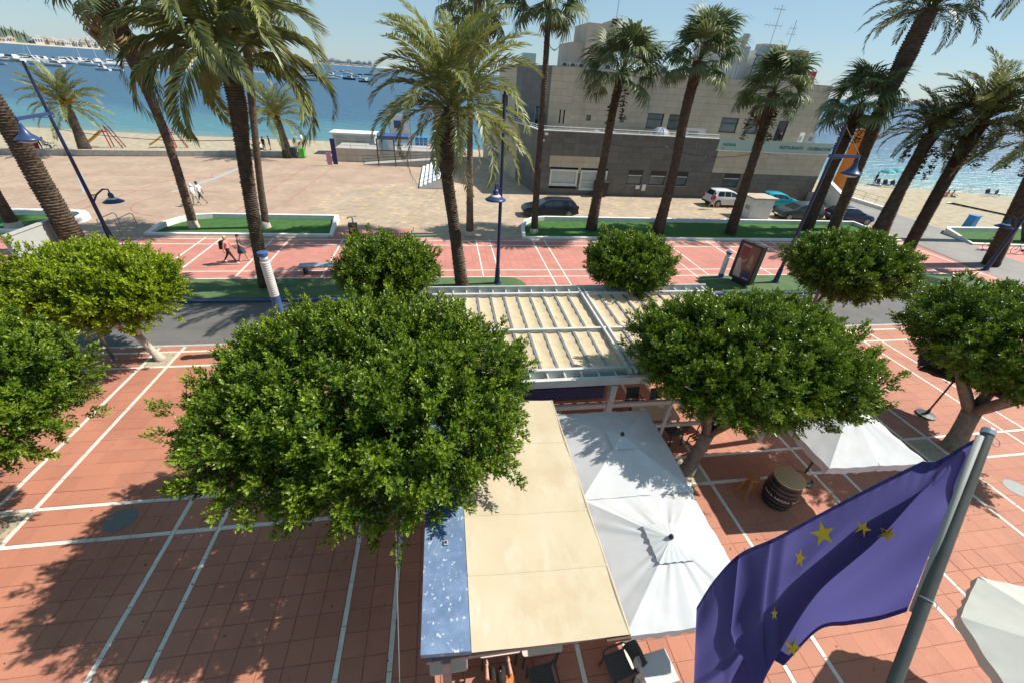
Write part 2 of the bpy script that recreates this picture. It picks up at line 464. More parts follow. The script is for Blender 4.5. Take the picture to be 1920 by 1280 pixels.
def lay(parent, rects, name, mat, z0, z1, limit, gap, rest, jitter=.0015):
    vis = []
    for rc in rects:
        q = proj((rc[0] + rc[1]) / 2, (rc[2] + rc[3]) / 2)
        seen = q and -40 < q[0] < 1960 and -30 < q[1] < 1320
        if not seen and (abs((rc[0] + rc[1]) / 2 - 2) > 30): continue
        hid = not seen or any(a < q[0] < c and b < q[1] < d for a, b, c, d in HIDDEN)
        vis.append((hid, q[2] if q else 99, rc))
    vis.sort(key=lambda t: (t[0], t[1]))
    cache = {}; mb = MB()
    for i, (h, d, (x0, x1, y0, y1)) in enumerate(vis):
        dz = random.uniform(-jitter, jitter)
        if i < limit and not h:
            key = (round((x1 - x0) * 50), round((y1 - y0) * 50))
            if key not in cache:
                a, b = (x1 - x0) / 2 - gap, (y1 - y0) / 2 - gap
                m1 = MB(); e = .006
                m1.hexa([(-a, -b, z0), (a, -b, z0), (a, b, z0), (-a, b, z0), (-a + e, -b + e, z1), (a - e, -b + e, z1), (a - e, b - e, z1), (-a + e, b - e, z1)])
                cache[key] = m1.mesh(name, mat)
            o = bpy.data.objects.new(name, cache[key]); o.location = ((x0 + x1) / 2, (y0 + y1) / 2, dz)
            link(o, parent)
        else:
            mb.box2(x0 + gap, x1 - gap, y0 + gap, y1 - gap, z0, z1 + dz)
    if mb.f:
        o = build(mb, rest, mat, parent); o['kind'] = 'stuff'
SW = .115
def paved(name, joint_poly, pairs, yl, x0, x1, y0, y1, tmat, limit, pitchx=.46, pitchy=.4535, hole=None, z=0., slim=300):
    mb = MB(); mb.poly([(p[0], p[1], z - .014) for p in joint_poly])
    base = structure(mb, name, M_JOINT)
    xl = [q for p_ in pairs for q in p_]
    bx = bands(xl, x0, x1, SW, pitchx); by = bands(yl, y0, y1, SW, pitchy)
    ok = lambda a, b, c, d: not (hole and hole((a + b) / 2, (c + d) / 2))
    lay(base, [(a, b, c, d) for a, b in bx for c, d in by if ok(a, b, c, d)], 'tile', tmat, z - .03, z, limit, .003, 'distant_tiles')
    st = []
    for l in xl:
        if x0 < l < x1:
            yy = y0
            while yy < y1 - .05:
                ye = min(y1, yy + .92)
                if ok(l, l, yy, ye): st.append((l - SW / 2, l + SW / 2, yy, ye))
                yy = ye
    for l in yl:
        if y0 < l < y1:
            cuts = sorted([x0, x1] + [q for v in xl if x0 < v < x1 for q in (v - SW / 2, v + SW / 2)])
            for a, b in zip(cuts[::2], cuts[1::2]):
                n = max(1, round((b - a) / .9))
                for i in range(n):
                    r_ = (a + (b - a) * i / n, a + (b - a) * (i + 1) / n, l - SW / 2, l + SW / 2)
                    if ok(*r_): st.append(r_)
    lay(base, st, 'stripe_slab', M_STRIPE, z - .03, z + .002, slim, .003, 'distant_stripe_slabs')
    return base
BEDS = [(-11.12, 7.43), (-1.9, 7.43), (7.25, 7.43), (16.4, 7.43), (-11.12, 14.56), (-1.9, 14.56), (7.25, 14.56), (16.4, 14.56)]
def bed_hole(x, y): return any(abs(x - bx) < .44 and abs(y - by) < .44 for bx, by in BEDS)
paved('near_plaza', [(-45, -8), (45, -8), (45, 15.4), (-45, 15.4)], PAIRS, [-.1, .9, 6.92, 7.94, 14.05, 15.05], -32, 31, -4, 15.4, M_TILE, 300, hole=bed_hole)
def prom_hole(x, y):
    if x > 38.9 and x < 45.2: return True
    if y < 21.9: return not (4.2 < x < 15.5) and not x > 36.5 and not x < -60
    return False
paved('promenade', [(-60, 19.58), (60, 19.58), (60, 28.4), (-60, 28.4)], PAIRS2, [21.98, 22.95, 27.2, 28.15], -48, 56, 19.6, 28.42, M_TILE2, 300, hole=prom_hole, slim=300)
mb = MB(); mb.poly([(-8.0, 28.46, .0), (-2.6, 28.46, .0), (-2.6, 30.6, .0), (-7.8, 30.6, .0)])
structure(mb, 'red_apron', M_TILE2)

# tree beds in the near plaza
M_BED = pmat('sandy_soil', (.33, .27, .18), col2=(.45, .38, .27), rough=.95, scale=14, bump=.8, bscale=60)
for i, (bx, by) in enumerate(BEDS):
    mb = MB()
    mb.box2(bx - .455, bx + .455, by - .455, by + .455, -.03, -.006)
    for q in range(14):
        a_ = random.uniform(.02, .055)
        mb.box((bx + random.uniform(-.4, .4), by + random.uniform(-.4, .4), .002), (a_, a_ * 1.2, a_ * .8), random.uniform(0, 3))
    structure(mb, 'tree_bed', M_BED)

# grass strips along the promenade and raised planters
def strip_poly(x0, x1, y0, y1, r0, r1):
    cy, h = (y0 + y1) / 2, (y1 - y0) / 2
    L_ = [(x0 + h + h * math.cos(a), cy + h * math.sin(a)) for a in np.linspace(PI * 1.5, PI * .5, 11)] if r0 else [(x0, y0), (x0, y1)]
    R_ = [(x1 - h + h * math.cos(a), cy + h * math.sin(a)) for a in np.linspace(PI * .5, -PI * .5, 11)] if r1 else [(x1, y1), (x1, y0)]
    return (L_ + R_)[::-1]
for (a, b, r0, r1, lab) in ((-60, 4.45, 0, 1, 'pale green turf strip between road and promenade, west of the gap'), (15.4, 37, 1, 0, 'pale green turf strip beneath the advertising panel')):
    mb = MB(); mb.prism(strip_poly(a, b, 19.62, 21.88, r0, r1), -.05, .028)
    o = build(mb, 'grass', M_TURFP); tag(o, lab, 'grass', kind='stuff')

def inset(poly, d):
    n = len(poly); out = []
    A = sum(poly[i][0] * poly[(i + 1) % n][1] - poly[(i + 1) % n][0] * poly[i][1] for i in range(n))
    sg = 1 if A > 0 else -1
    for i in range(n):
        p0, p1, p2 = Vector(poly[i - 1]), Vector(poly[i]), Vector(poly[(i + 1) % n])
        n1 = Vector((-(p1 - p0).y, (p1 - p0).x)).normalized() * sg; n2 = Vector((-(p2 - p1).y, (p2 - p1).x)).normalized() * sg
        b = (n1 + n2); b = b / max(.35, b.length_squared / 2) if b.length > 1e-4 else n1
        out.append((p1.x + b.x * d, p1.y + b.y * d))
    return out
def planter(label, poly, hs, wd=.26, white=True):
    cx = sum(p[0] for p in poly) / len(poly); cy = sum(p[1] for p in poly) / len(poly)
    t = thing('planter', label, 'planter', (cx, cy, 0))
    inn = inset(poly, wd)
    mb = MB(); n = len(poly)
    O0 = [(p[0], p[1], -.05) for p in poly]; O1 = [(p[0], p[1], h) for p, h in zip(poly, hs)]
    I1 = [(p[0], p[1], h) for p, h in zip(inn, hs)]; I0 = [(p[0], p[1], -.05) for p in inn]
    for i in range(n):
        j = (i + 1) % n
        mb.poly([O0[i], O0[j], O1[j], O1[i]]); mb.poly([O1[i], O1[j], I1[j], I1[i]]); mb.poly([I1[i], I1[j], I0[j], I0[i]])
    build(mb, 'kerb', M_WALLW, t, world=True)
    mb = MB(); mb.poly([(p[0], p[1], .05) for p in inset(poly, wd - .02)])
    o = build(mb, 'turf', M_TURF, t, world=True); o['kind'] = 'stuff'
    return t
def rounded(x0, x1, y0, y1, left, slope=0):
    """planter outline (ccw) with a rounded left or right end; y0 is the front"""
    pts = []
    if left:
        pts = [(x0, y0)] + [(x1, y0), (x1 - slope, y1)] + [(x0 + 2.6, y1), (x0 + 1.5, y1 - .3), (x0 + .7, y1 - 1.2), (x0 + .25, y1 - 2.4)]
    else:
        pts = [(x0, y0), (x1 - 1.0, y0), (x1 - .2, y0 + .9), (x1 + .1, y0 + 2.2), (x1 - .1, y0 + 3.2), (x1 - .7, y0 + 3.75), (x1 - 1.8, y1), (x0, y1)]
    return pts
def hts(poly, y0): return [.13 if p[1] < y0 + .5 else .38 for p in poly]
pl = rounded(-19.3, -7.7, 28.75, 32.6, True, .35); planter('turf planter with white kerb nearest the drinking fountain', pl, hts(pl, 28.75))
pl = rounded(5.55, 38.9, 28.6, 33.2, True, .6); planter('long turf planter with white kerb in front of the parked cars', pl, hts(pl, 28.6))
pl = rounded(-60, -24.3, 29.0, 32.9, False); planter('turf planter at the far left with a thick rounded white end', pl, hts(pl, 29.0), wd=.42)
pl = [(45.4, 27.9), (70, 26.2), (70, 31.9), (47.5, 31.9), (46.2, 31.0)]; planter('turf planter beside the cyclist at the right edge', pl, [.13, .13, .38, .38, .5], wd=.3)

# manholes, litter leaves
M_IRON = pmat('cast_iron', (.15, .165, .16), col2=(.22, .24, .23), rough=.6, metal=.35, scale=20, bump=.4, bscale=70)
for (x, y, lab) in ((-8.4, 7.42, 'round grey manhole cover in the shade left of the big tree'), (17.7, 5.7, 'round grey manhole cover at the right edge')):
    t = thing('manhole_cover', lab, 'manhole cover', (x, y, 0))
    mb = MB(); mb.lathe([(.34, .0), (.34, .007), (.29, .007)], 24); build(mb, 'rim', M_IRON, t)
    mb = MB(); mb.lathe([(.285, .0), (.285, .005), (.01, .006)], 24); build(mb, 'lid', M_IRON, t)
M_LITTER = pmat('dry_leaf', (.12, .045, .015), col2=(.26, .12, .03), rough=.8, island=.3)
mb = MB()
for i in range(340):
    c_ = BEDS[random.choice((0, 1, 1, 1, 2, 2, 3))]; x = c_[0] + random.gauss(-1.2, 2.4); y = c_[1] + random.gauss(-.6, 2.0)
    if y > 15: continue
    a = random.uniform(0, 6.28); s1 = random.uniform(.018, .04); s2 = s1 * .5
    q = [Vector((s1 * math.cos(a), s1 * math.sin(a), .012)), Vector((-s2 * math.sin(a), s2 * math.cos(a), .005)), Vector((-s1 * math.cos(a), -s1 * math.sin(a), .011)), Vector((s2 * math.sin(a), -s2 * math.cos(a), .005))]
    mb.poly([(x + v.x, y + v.y, v.z) for v in q])
o = build(mb, 'fallen_leaves', M_LITTER); tag(o, 'dry brown leaves scattered over the red slabs', 'fallen leaves', kind='stuff')

# sea wall at the beach edge
t = thing('sea_wall', 'low concrete wall between the square and the sand', 'wall', (-32, 55, 0))
pts = [(-75, 48.5), (-55, 51.6), (-45.6, 53.4), (-37.9, 54.6), (-31.8, 55.6), (-23.2, 57.5), (-17.8, 58.3)]
for (xa, ya), (xb, yb) in zip(pts, pts[1:]):
    d_ = Vector((xb - xa, yb - ya, 0)); L_ = d_.length; n_ = max(1, int(L_ / 2.4)); ang = math.atan2(d_.y, d_.x)
    for i in range(n_):
        m_ = (i + .5) / n_
        mb = MB(); mb.box((xa + d_.x * m_, ya + d_.y * m_, .28), (L_ / n_ - .015, .45, .56), ang)
        build(mb, 'wall_block', M_CONC, t, world=True)
# ================================================================== VEGETATION
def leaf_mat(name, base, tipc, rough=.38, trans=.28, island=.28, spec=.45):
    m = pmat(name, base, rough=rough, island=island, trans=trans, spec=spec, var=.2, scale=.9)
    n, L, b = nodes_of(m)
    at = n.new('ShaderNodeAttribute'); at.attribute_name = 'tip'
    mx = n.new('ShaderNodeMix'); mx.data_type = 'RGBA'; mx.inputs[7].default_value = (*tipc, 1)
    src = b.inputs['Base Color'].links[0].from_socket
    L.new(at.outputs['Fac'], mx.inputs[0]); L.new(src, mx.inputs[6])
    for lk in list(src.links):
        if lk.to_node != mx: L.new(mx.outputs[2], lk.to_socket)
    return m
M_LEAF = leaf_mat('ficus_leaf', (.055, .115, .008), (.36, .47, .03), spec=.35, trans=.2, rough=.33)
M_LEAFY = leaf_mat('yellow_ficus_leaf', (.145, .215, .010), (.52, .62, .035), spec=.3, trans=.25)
M_BARK = pmat('ficus_bark', (.15, .115, .085), col2=(.27, .22, .17), rough=.9, scale=6, bump=.8, bscale=26)
M_BARKP = pmat('pale_ficus_bark', (.36, .31, .24), col2=(.52, .47, .38), rough=.9, scale=7, bump=.6, bscale=30)

def unit(a): return a / np.maximum(np.linalg.norm(a, axis=-1, keepdims=True), 1e-9)
def crown_mesh(name, C, R, seed, mat, n_clump, sprigs, leaves, L, up=.55, keep=None, rough=.13, flat=0., clump=.19):
    """Clipped ficus crown: leafy sprigs on many overlapping clumps spread over (and in) a lumpy ellipsoid."""
    g = np.random.default_rng(seed)
    R = np.array(R, float); C = np.array(C, float)
    i = np.arange(n_clump) + .5
    ph = np.arccos(1 - 2 * i / n_clump); th = PI * (1 + 5 ** .5) * i
    d = np.stack([np.cos(th) * np.sin(ph), np.sin(th) * np.sin(ph), np.cos(ph)], 1) + g.normal(0, .09, (n_clump, 3))
    d = unit(d)
    lump = 1 + rough * np.sin(d[:, 0] * 4.1 + seed) * np.cos(d[:, 1] * 3.3 + 2 * seed) + g.normal(0, rough * .45, n_clump)
    if flat: lump *= np.where(d[:, 2] < 0, 1 - flat * np.abs(d[:, 2]), 1)
    cc = d * R * (lump[:, None] * .80)
    nrm = unit(d / R)
    # brush-like sprays: sprigs fan out and up from the heart of every clump, so the clumps shade the gaps between them
    k = sprigs; N = n_clump * k
    cc = cc * g.uniform(.88, 1.04, (n_clump, 1))
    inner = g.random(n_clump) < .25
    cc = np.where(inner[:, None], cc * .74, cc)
    cax = unit(nrm * .8 + np.array([0, 0, up]) + g.normal(0, .22, (n_clump, 3)))
    cl_ = L * g.uniform(3.6, 7.5, n_clump) * (clump / .19); cl_[g.random(n_clump) < .09] *= 1.4
    at_ = g.random((n_clump, k, 1)) ** .8
    ref_ = unit(np.cross(cax, g.normal(0, 1, (n_clump, 3)))); bi_ = np.cross(cax, ref_)
    aa = g.uniform(0, 2 * PI, (n_clump, k, 1))
    lat = ref_[:, None, :] * np.cos(aa) + bi_[:, None, :] * np.sin(aa)
    base = cc[:, None, :] + cax[:, None, :] * (at_ * cl_[:, None, None]) + lat * (L * 1.5 * (1 - .75 * at_) * g.uniform(.2, 1.2, (n_clump, k, 1)))
    ax = unit(cax[:, None, :] * (.55 + .6 * at_) + lat * (.75 - .45 * at_) + g.normal(0, .16, (n_clump, k, 3)))
    base = base.reshape(N, 3); ax = ax.reshape(N, 3); atf = at_.reshape(N)
    ln = g.uniform(.7, 1.3, N) * L * 2.1 * (1.15 - .4 * atf)
    bright = np.repeat(g.uniform(.35, 1.0, n_clump) * np.where(inner, .3, 1), k)  # young pale tips, dimmed on buried clumps: depth shade put into the colour
    # leaves along every sprig
    t = np.linspace(.10, 1, leaves)[None, :] * np.ones((N, 1)) + g.normal(0, .03, (N, leaves))
    ref = unit(np.cross(ax, g.normal(0, 1, (N, 3)))); bi = np.cross(ax, ref)
    an = (np.arange(leaves) * 2.4)[None, :] + g.uniform(0, 6.28, (N, 1)) + g.normal(0, .3, (N, leaves))
    side = ref[:, None, :] * np.cos(an)[..., None] + bi[:, None, :] * np.sin(an)[..., None]
    pos = base[:, None, :] + ax[:, None, :] * (t * ln[:, None])[..., None]
    ld = unit(side * (1.05 - .5 * t[..., None]) + ax[:, None, :] * (.55 + .5 * t[..., None]) + np.array([0, 0, .15]) + g.normal(0, .15, (N, leaves, 3)))
    ls = L * g.uniform(.7, 1.2, (N, leaves)) * (1.08 - .3 * t)
    wv = unit(np.cross(ld, ax[:, None, :] + g.normal(0, .25, (N, leaves, 3))))
    nn = np.cross(wv, ld)
    pos = pos.reshape(-1, 3); ld = ld.reshape(-1, 3); wv = wv.reshape(-1, 3); nn = nn.reshape(-1, 3); ls = ls.reshape(-1, 1)
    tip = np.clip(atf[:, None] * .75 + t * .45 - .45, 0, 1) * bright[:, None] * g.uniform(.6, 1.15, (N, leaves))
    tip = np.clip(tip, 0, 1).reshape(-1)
    if keep is not None:
        k_ = keep(pos + C)
        pos, ld, wv, nn, ls, tip = pos[k_], ld[k_], wv[k_], nn[k_], ls[k_], tip[k_]
    n_ = len(pos)
    V = np.empty((n_, 4, 3))
    V[:, 0] = pos; V[:, 2] = pos + ld * ls - nn * ls * .06
    mid = pos + ld * ls * .52
    V[:, 1] = mid + wv * ls * .25 + nn * ls * .10; V[:, 3] = mid - wv * ls * .25 + nn * ls * .10
    F = np.arange(n_ * 4).reshape(n_, 4)
    F3 = np.concatenate([F[:, [0, 1, 2]], F[:, [0, 2, 3]]])
    return np_mesh(name, V.reshape(-1, 3), F3, mat, np.repeat(tip, 4))

def ficus(label, base, C, R, seed, mat=None, n_clump=300, sprigs=20, leaves=10, L=.085, trunk=.16, bark=None, fork=0, keep=None, lean=(0, 0), up=.55, flat=.25, rough=.11):
    t = thing('ficus_tree', label, 'tree', (base[0], base[1], 0), 0, 'clipped ficus trees in the paved terrace')
    b = Vector((base[0], base[1], 0)); c = Vector(C)
    mb = MB()
    top = Vector((C[0], C[1], C[2] - R[2] * .35))
    fk = b + (top - b) * .42 + Vector((lean[0], lean[1], 0))
    mb.tube([b + Vector((0, 0, -.05)), b + Vector((0, 0, .06)), b + (fk - b) * .35, b + (fk - b) * .7, fk], [trunk * 1.55, trunk * 1.25, trunk, trunk * .95, trunk * .98], 12)
    nb = 5
    for i in range(nb):
        a = i * 2 * PI / nb + seed
        e = Vector((C[0] + math.cos(a) * R[0] * .62, C[1] + math.sin(a) * R[1] * .62, C[2] - R[2] * random.uniform(-.1, .25)))
        m_ = fk.lerp(e, .45) + Vector((0, 0, .18 if not fork else -.12))
        mb.tube([fk - Vector((0, 0, .1)), m_, e], [trunk * (.72 if fork else .55), trunk * .48, trunk * .16], 8)
        for j in range(3):
            e2 = e.lerp(c, -.25) + Vector((random.uniform(-.6, .6), random.uniform(-.6, .6), random.uniform(-.2, .6)))
            mb.tube([m_.lerp(e, .5), e2], [trunk * .25, trunk * .08], 5)
    build(mb, 'trunk', bark or M_BARK, t, smooth=True, world=True)
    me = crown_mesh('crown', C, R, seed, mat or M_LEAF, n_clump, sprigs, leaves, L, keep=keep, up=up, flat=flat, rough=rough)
    o = bpy.data.objects.new('crown', me); o.location = c - b; link(o, t)
    return t
def keep_front(P):   # leaves are clipped clear of the awning and the pavilion roof
    x, y, z = P[:, 0], P[:, 1], P[:, 2]
    aw = (x > -.62) & (x < 2.6) & (y < 7.3) & (z < 3.66)
    pv = (x > -1.25) & (y > 8.0) & (y < 13.9) & (z < 3.42)
    return ~(aw | pv)
def keep_right(P):
    x, y, z = P[:, 0], P[:, 1], P[:, 2]
    pv = (x < 10.5) & (y > 8.0) & (y < 13.9) & (z < 3.42)
    return ~pv
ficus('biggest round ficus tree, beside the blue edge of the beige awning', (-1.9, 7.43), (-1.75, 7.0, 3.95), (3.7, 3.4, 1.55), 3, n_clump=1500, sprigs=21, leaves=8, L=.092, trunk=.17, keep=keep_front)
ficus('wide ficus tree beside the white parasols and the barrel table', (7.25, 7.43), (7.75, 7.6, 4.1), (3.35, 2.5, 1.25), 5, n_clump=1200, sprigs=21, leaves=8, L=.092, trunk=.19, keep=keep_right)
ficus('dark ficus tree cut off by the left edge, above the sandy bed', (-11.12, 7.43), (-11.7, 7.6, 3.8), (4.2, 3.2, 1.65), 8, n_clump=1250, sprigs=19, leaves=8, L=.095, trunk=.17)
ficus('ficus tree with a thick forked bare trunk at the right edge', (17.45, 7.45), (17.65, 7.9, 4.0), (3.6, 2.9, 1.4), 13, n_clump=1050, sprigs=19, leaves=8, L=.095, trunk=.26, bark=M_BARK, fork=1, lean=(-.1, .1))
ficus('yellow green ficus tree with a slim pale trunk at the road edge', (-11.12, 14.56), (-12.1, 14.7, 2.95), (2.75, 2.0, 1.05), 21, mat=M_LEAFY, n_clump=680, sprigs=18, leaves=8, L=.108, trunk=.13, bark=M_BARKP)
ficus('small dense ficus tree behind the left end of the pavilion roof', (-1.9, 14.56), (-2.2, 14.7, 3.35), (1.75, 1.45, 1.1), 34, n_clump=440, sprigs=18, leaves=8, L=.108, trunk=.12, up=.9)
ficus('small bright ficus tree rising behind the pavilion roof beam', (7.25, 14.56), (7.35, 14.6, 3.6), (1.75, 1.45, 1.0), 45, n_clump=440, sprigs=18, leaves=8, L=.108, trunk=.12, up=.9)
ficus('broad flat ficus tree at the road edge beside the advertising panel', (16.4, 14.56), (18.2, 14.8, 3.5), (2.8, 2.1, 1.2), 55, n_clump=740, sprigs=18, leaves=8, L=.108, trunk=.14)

# ------------------------------------------------------------------ palms
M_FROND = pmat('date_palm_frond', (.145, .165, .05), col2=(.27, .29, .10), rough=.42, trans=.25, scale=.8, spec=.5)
M_FRONDY = pmat('sunlit_young_frond', (.19, .21, .05), col2=(.30, .32, .09), rough=.42, trans=.3, scale=.8, spec=.5)  # yellower copy for young fronds, with sunlight put into the colour
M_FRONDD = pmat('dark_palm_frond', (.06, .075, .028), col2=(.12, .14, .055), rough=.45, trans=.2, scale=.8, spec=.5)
M_FAN = pmat('fan_palm_leaf', (.085, .12, .042), col2=(.17, .205, .085), rough=.5, trans=.25, scale=1.2, spec=.3)
M_DEAD = pmat('dead_frond', (.22, .145, .05), col2=(.33, .24, .10), rough=.8, trans=.2, scale=1.5)
M_DRY = pmat('dry_frond', (.30, .25, .13), col2=(.42, .36, .2), rough=.8, trans=.2, scale=1.5)
M_PBARK = pmat('palm_bark', (.055, .038, .026), col2=(.13, .095, .065), rough=.95, scale=4, bump=.7, bscale=22, island=.2)
M_PBARKG = pmat('grey_palm_bark', (.085, .066, .052), col2=(.16, .13, .10), rough=.95, scale=3, bump=.7, bscale=22, island=.15)
M_PBASE = pmat('pale_trunk_base', (.40, .34, .26), col2=(.52, .46, .36), rough=.9, scale=6)
M_FRUIT = pmat('orange_date_stalks', (.42, .19, .02), col2=(.55, .30, .05), rough=.7, scale=6)
M_STALK = pmat('withered_fruit_stalk', (.085, .06, .022), col2=(.15, .11, .045), rough=.8, scale=5)

def frond_mesh(name, L, droop, lift, n, wl, mat, seed, twist=0., hang=.0):
    """One feather frond along +X: arching rachis with two rows of narrow leaflets."""
    g = random.Random(seed); V = []; F = []
    def P(t):
        ang = lift - droop * t ** 1.6
        # integrate the arch
        x = z = 0; k = 14; 
        for i in range(int(t * k)):
            tt = (i + .5) / k; a = lift - droop * tt ** 1.5
            x += math.cos(a) / k; z += math.sin(a) / k
        fr = t * k - int(t * k); a = lift - droop * t ** 1.5
        return Vector(((x + math.cos(a) * fr / k) * L, .05 * L * twist * t * t, (z + math.sin(a) * fr / k) * L)), a
    # rachis
    ns = 9; rows = []
    for i in range(ns + 1):
        t = i / ns; p, a = P(t); r_ = .032 * L / 3 * (1 - .88 * t) + .004
        up_ = Vector((-math.sin(a), 0, math.cos(a)))
        rows.append([p + Vector((0, r_, 0)), p + up_ * r_ * .8, p - Vector((0, r_, 0))])
    for i in range(ns):
        for j in range(2):
            b = len(V); V += [rows[i][j], rows[i + 1][j], rows[i + 1][j + 1], rows[i][j + 1]]; F.append((b, b + 1, b + 2)); F.append((b, b + 2, b + 3))
    for s in (-1, 1):
        for i in range(n):
            t = .10 + .90 * (i + g.random() * .6) / n
            p, a = P(t)
            ax = Vector((math.cos(a), 0, math.sin(a))); up_ = Vector((-math.sin(a), 0, math.cos(a)))
            prof = math.sin(min(1, (t - .04) / .32) * PI / 2) * (1 - .62 * max(0, (t - .5) / .5) ** 1.5)
            ll = wl * prof * g.uniform(.85, 1.1)
            if t < .2: ll *= .55
            fw = .55 + .75 * t
            vee = g.choice((.62, .35, .1)) + g.uniform(-.1, .1)
            dr = (ax * fw + Vector((0, s, 0)) * 1.0 + up_ * vee).normalized()
            wv = dr.cross(up_).normalized() * (.021 * L / 3 + .006) * .78
            sag = Vector((0, 0, -1)) * ll * (g.uniform(.12, .32) + hang)
            m_ = p + dr * ll * .5 + sag * .2; e = p + dr * ll + sag
            b = len(V); V += [p, m_ + wv, e, m_ - wv]; F.append((b, b + 1, b + 2)); F.append((b, b + 2, b + 3))
    return np_mesh(name, np.array([tuple(v) for v in V]), np.array(F), mat)
def fan_mesh(name, R, pet, n, mat, seed, droop=.5, dead=False):
    """One fan leaf along +X: bare stalk, then a pleated half-disc of blades whose tips hang."""
    g = random.Random(seed); V = []; F = []
    a0 = .35
    q = [Vector((0, .02, 0)), Vector((0, -.02, 0)), Vector((pet, -.012, pet * .12)), Vector((pet, .012, pet * .12)), Vector((0, 0, .025)), Vector((pet, 0, pet * .12 + .02))]
    V += q; F += [(0, 4, 5), (0, 5, 3), (4, 1, 2), (4, 2, 5)]
    hub = q[2].lerp(q[3], .5)
    span = rad(100 if not dead else 55)
    for i in range(n):
        a = -span + 2 * span * (i + .5) / n; ww = R * .62 * span / n * 1.15
        r_ = R * (.72 + .28 * math.cos(a)) * g.uniform(.9, 1.08)
        d = Vector((math.cos(a), math.sin(a), .18 * math.cos(a) - .10)).normalized()
        sd_ = Vector((-math.sin(a), math.cos(a), 0))
        z1 = .03 * R * (1 if i % 2 else -1)
        p1 = hub + d * r_ * .55 + Vector((0, 0, z1 + .05 * R))
        fall = droop * g.uniform(.6, 1.3)
        d2 = (d * (1 - .45 * fall) + Vector((0, 0, -1)) * fall).normalized()
        p2 = p1 + d2 * r_ * .33; d3 = (d2 * .6 + Vector((0, 0, -1)) * fall * 1.5).normalized(); p3 = p2 + d3 * r_ * g.uniform(.14, .3)
        b = len(V)
        V += [hub, p1 + sd_ * ww, p1 - sd_ * ww, p2 + sd_ * ww * .5, p2 - sd_ * ww * .5, p3]
        F += [(b, b + 1, b + 2), (b + 1, b + 3, b + 2), (b + 2, b + 3, b + 4), (b + 3, b + 5, b + 4)]
    return np_mesh(name, np.array([tuple(v) for v in V]), np.array(F), mat)
FROND = {}
def frond_set(key):
    if key in FROND: return FROND[key]
    if key == 'date': s = [frond_mesh('frond', 3.6, d, l, 62, .52, m, i, tw) for i, (d, l, tw, m) in enumerate(((1.7, .35, .5, M_FROND), (2.0, .5, -.6, M_FROND), (1.35, .25, .3, M_FRONDY), (2.3, .55, .7, M_FROND), (1.1, .2, -.3, M_FRONDY)))]
    if key == 'weep': s = [frond_mesh('frond', 3.9, d, l, 66, .55, m, 100 + i, tw, hang=.55) for i, (d, l, tw, m) in enumerate(((2.5, .35, .5, M_FROND), (2.8, .5, -.6, M_FROND), (2.2, .25, .3, M_FRONDY), (3.0, .55, .7, M_FROND), (2.6, .4, -.3, M_FRONDY)))]
    if key == 'bushy': s = [frond_mesh('frond', 2.6, d, l, 44, .42, m, 20 + i, tw) for i, (d, l, tw, m) in enumerate(((1.3, .3, .4, M_FROND), (1.6, .5, -.4, M_FRONDY), (1.0, .2, .3, M_FROND)))]
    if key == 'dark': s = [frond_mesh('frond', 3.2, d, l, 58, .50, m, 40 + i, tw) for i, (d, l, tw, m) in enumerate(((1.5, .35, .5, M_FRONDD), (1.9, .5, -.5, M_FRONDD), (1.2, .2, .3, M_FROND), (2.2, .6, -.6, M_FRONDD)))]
    if key == 'dry': s = [frond_mesh('frond', 3.3, 2.0, .2, 30, .4, M_DRY, 60, .6), frond_mesh('frond', 3.0, 2.4, .1, 26, .35, M_DEAD, 61, -.6)]
    if key == 'fan': s = [fan_mesh('fan_leaf', 1.05, 1.0, 30, M_FAN, 70 + i, d) for i, d in enumerate((.45, .7, .95, .6))]
    if key == 'deadfan': s = [fan_mesh('fan_leaf', 1.0, .9, 20, M_DEAD, 80 + i, 1.1, True) for i in range(2)]
    FROND[key] = s; return s
def put_frond(me, parent, p, az, el, roll=0., scale=1., name='frond'):
    o = bpy.data.objects.new(name, me); o.location = p
    o.rotation_mode = 'QUATERNION'
    o.rotation_quaternion = Quaternion((0, 0, 1), az) @ Quaternion((0, 1, 0), -el) @ Quaternion((1, 0, 0), roll)
    o.scale = (scale,) * 3
    return link(o, parent)
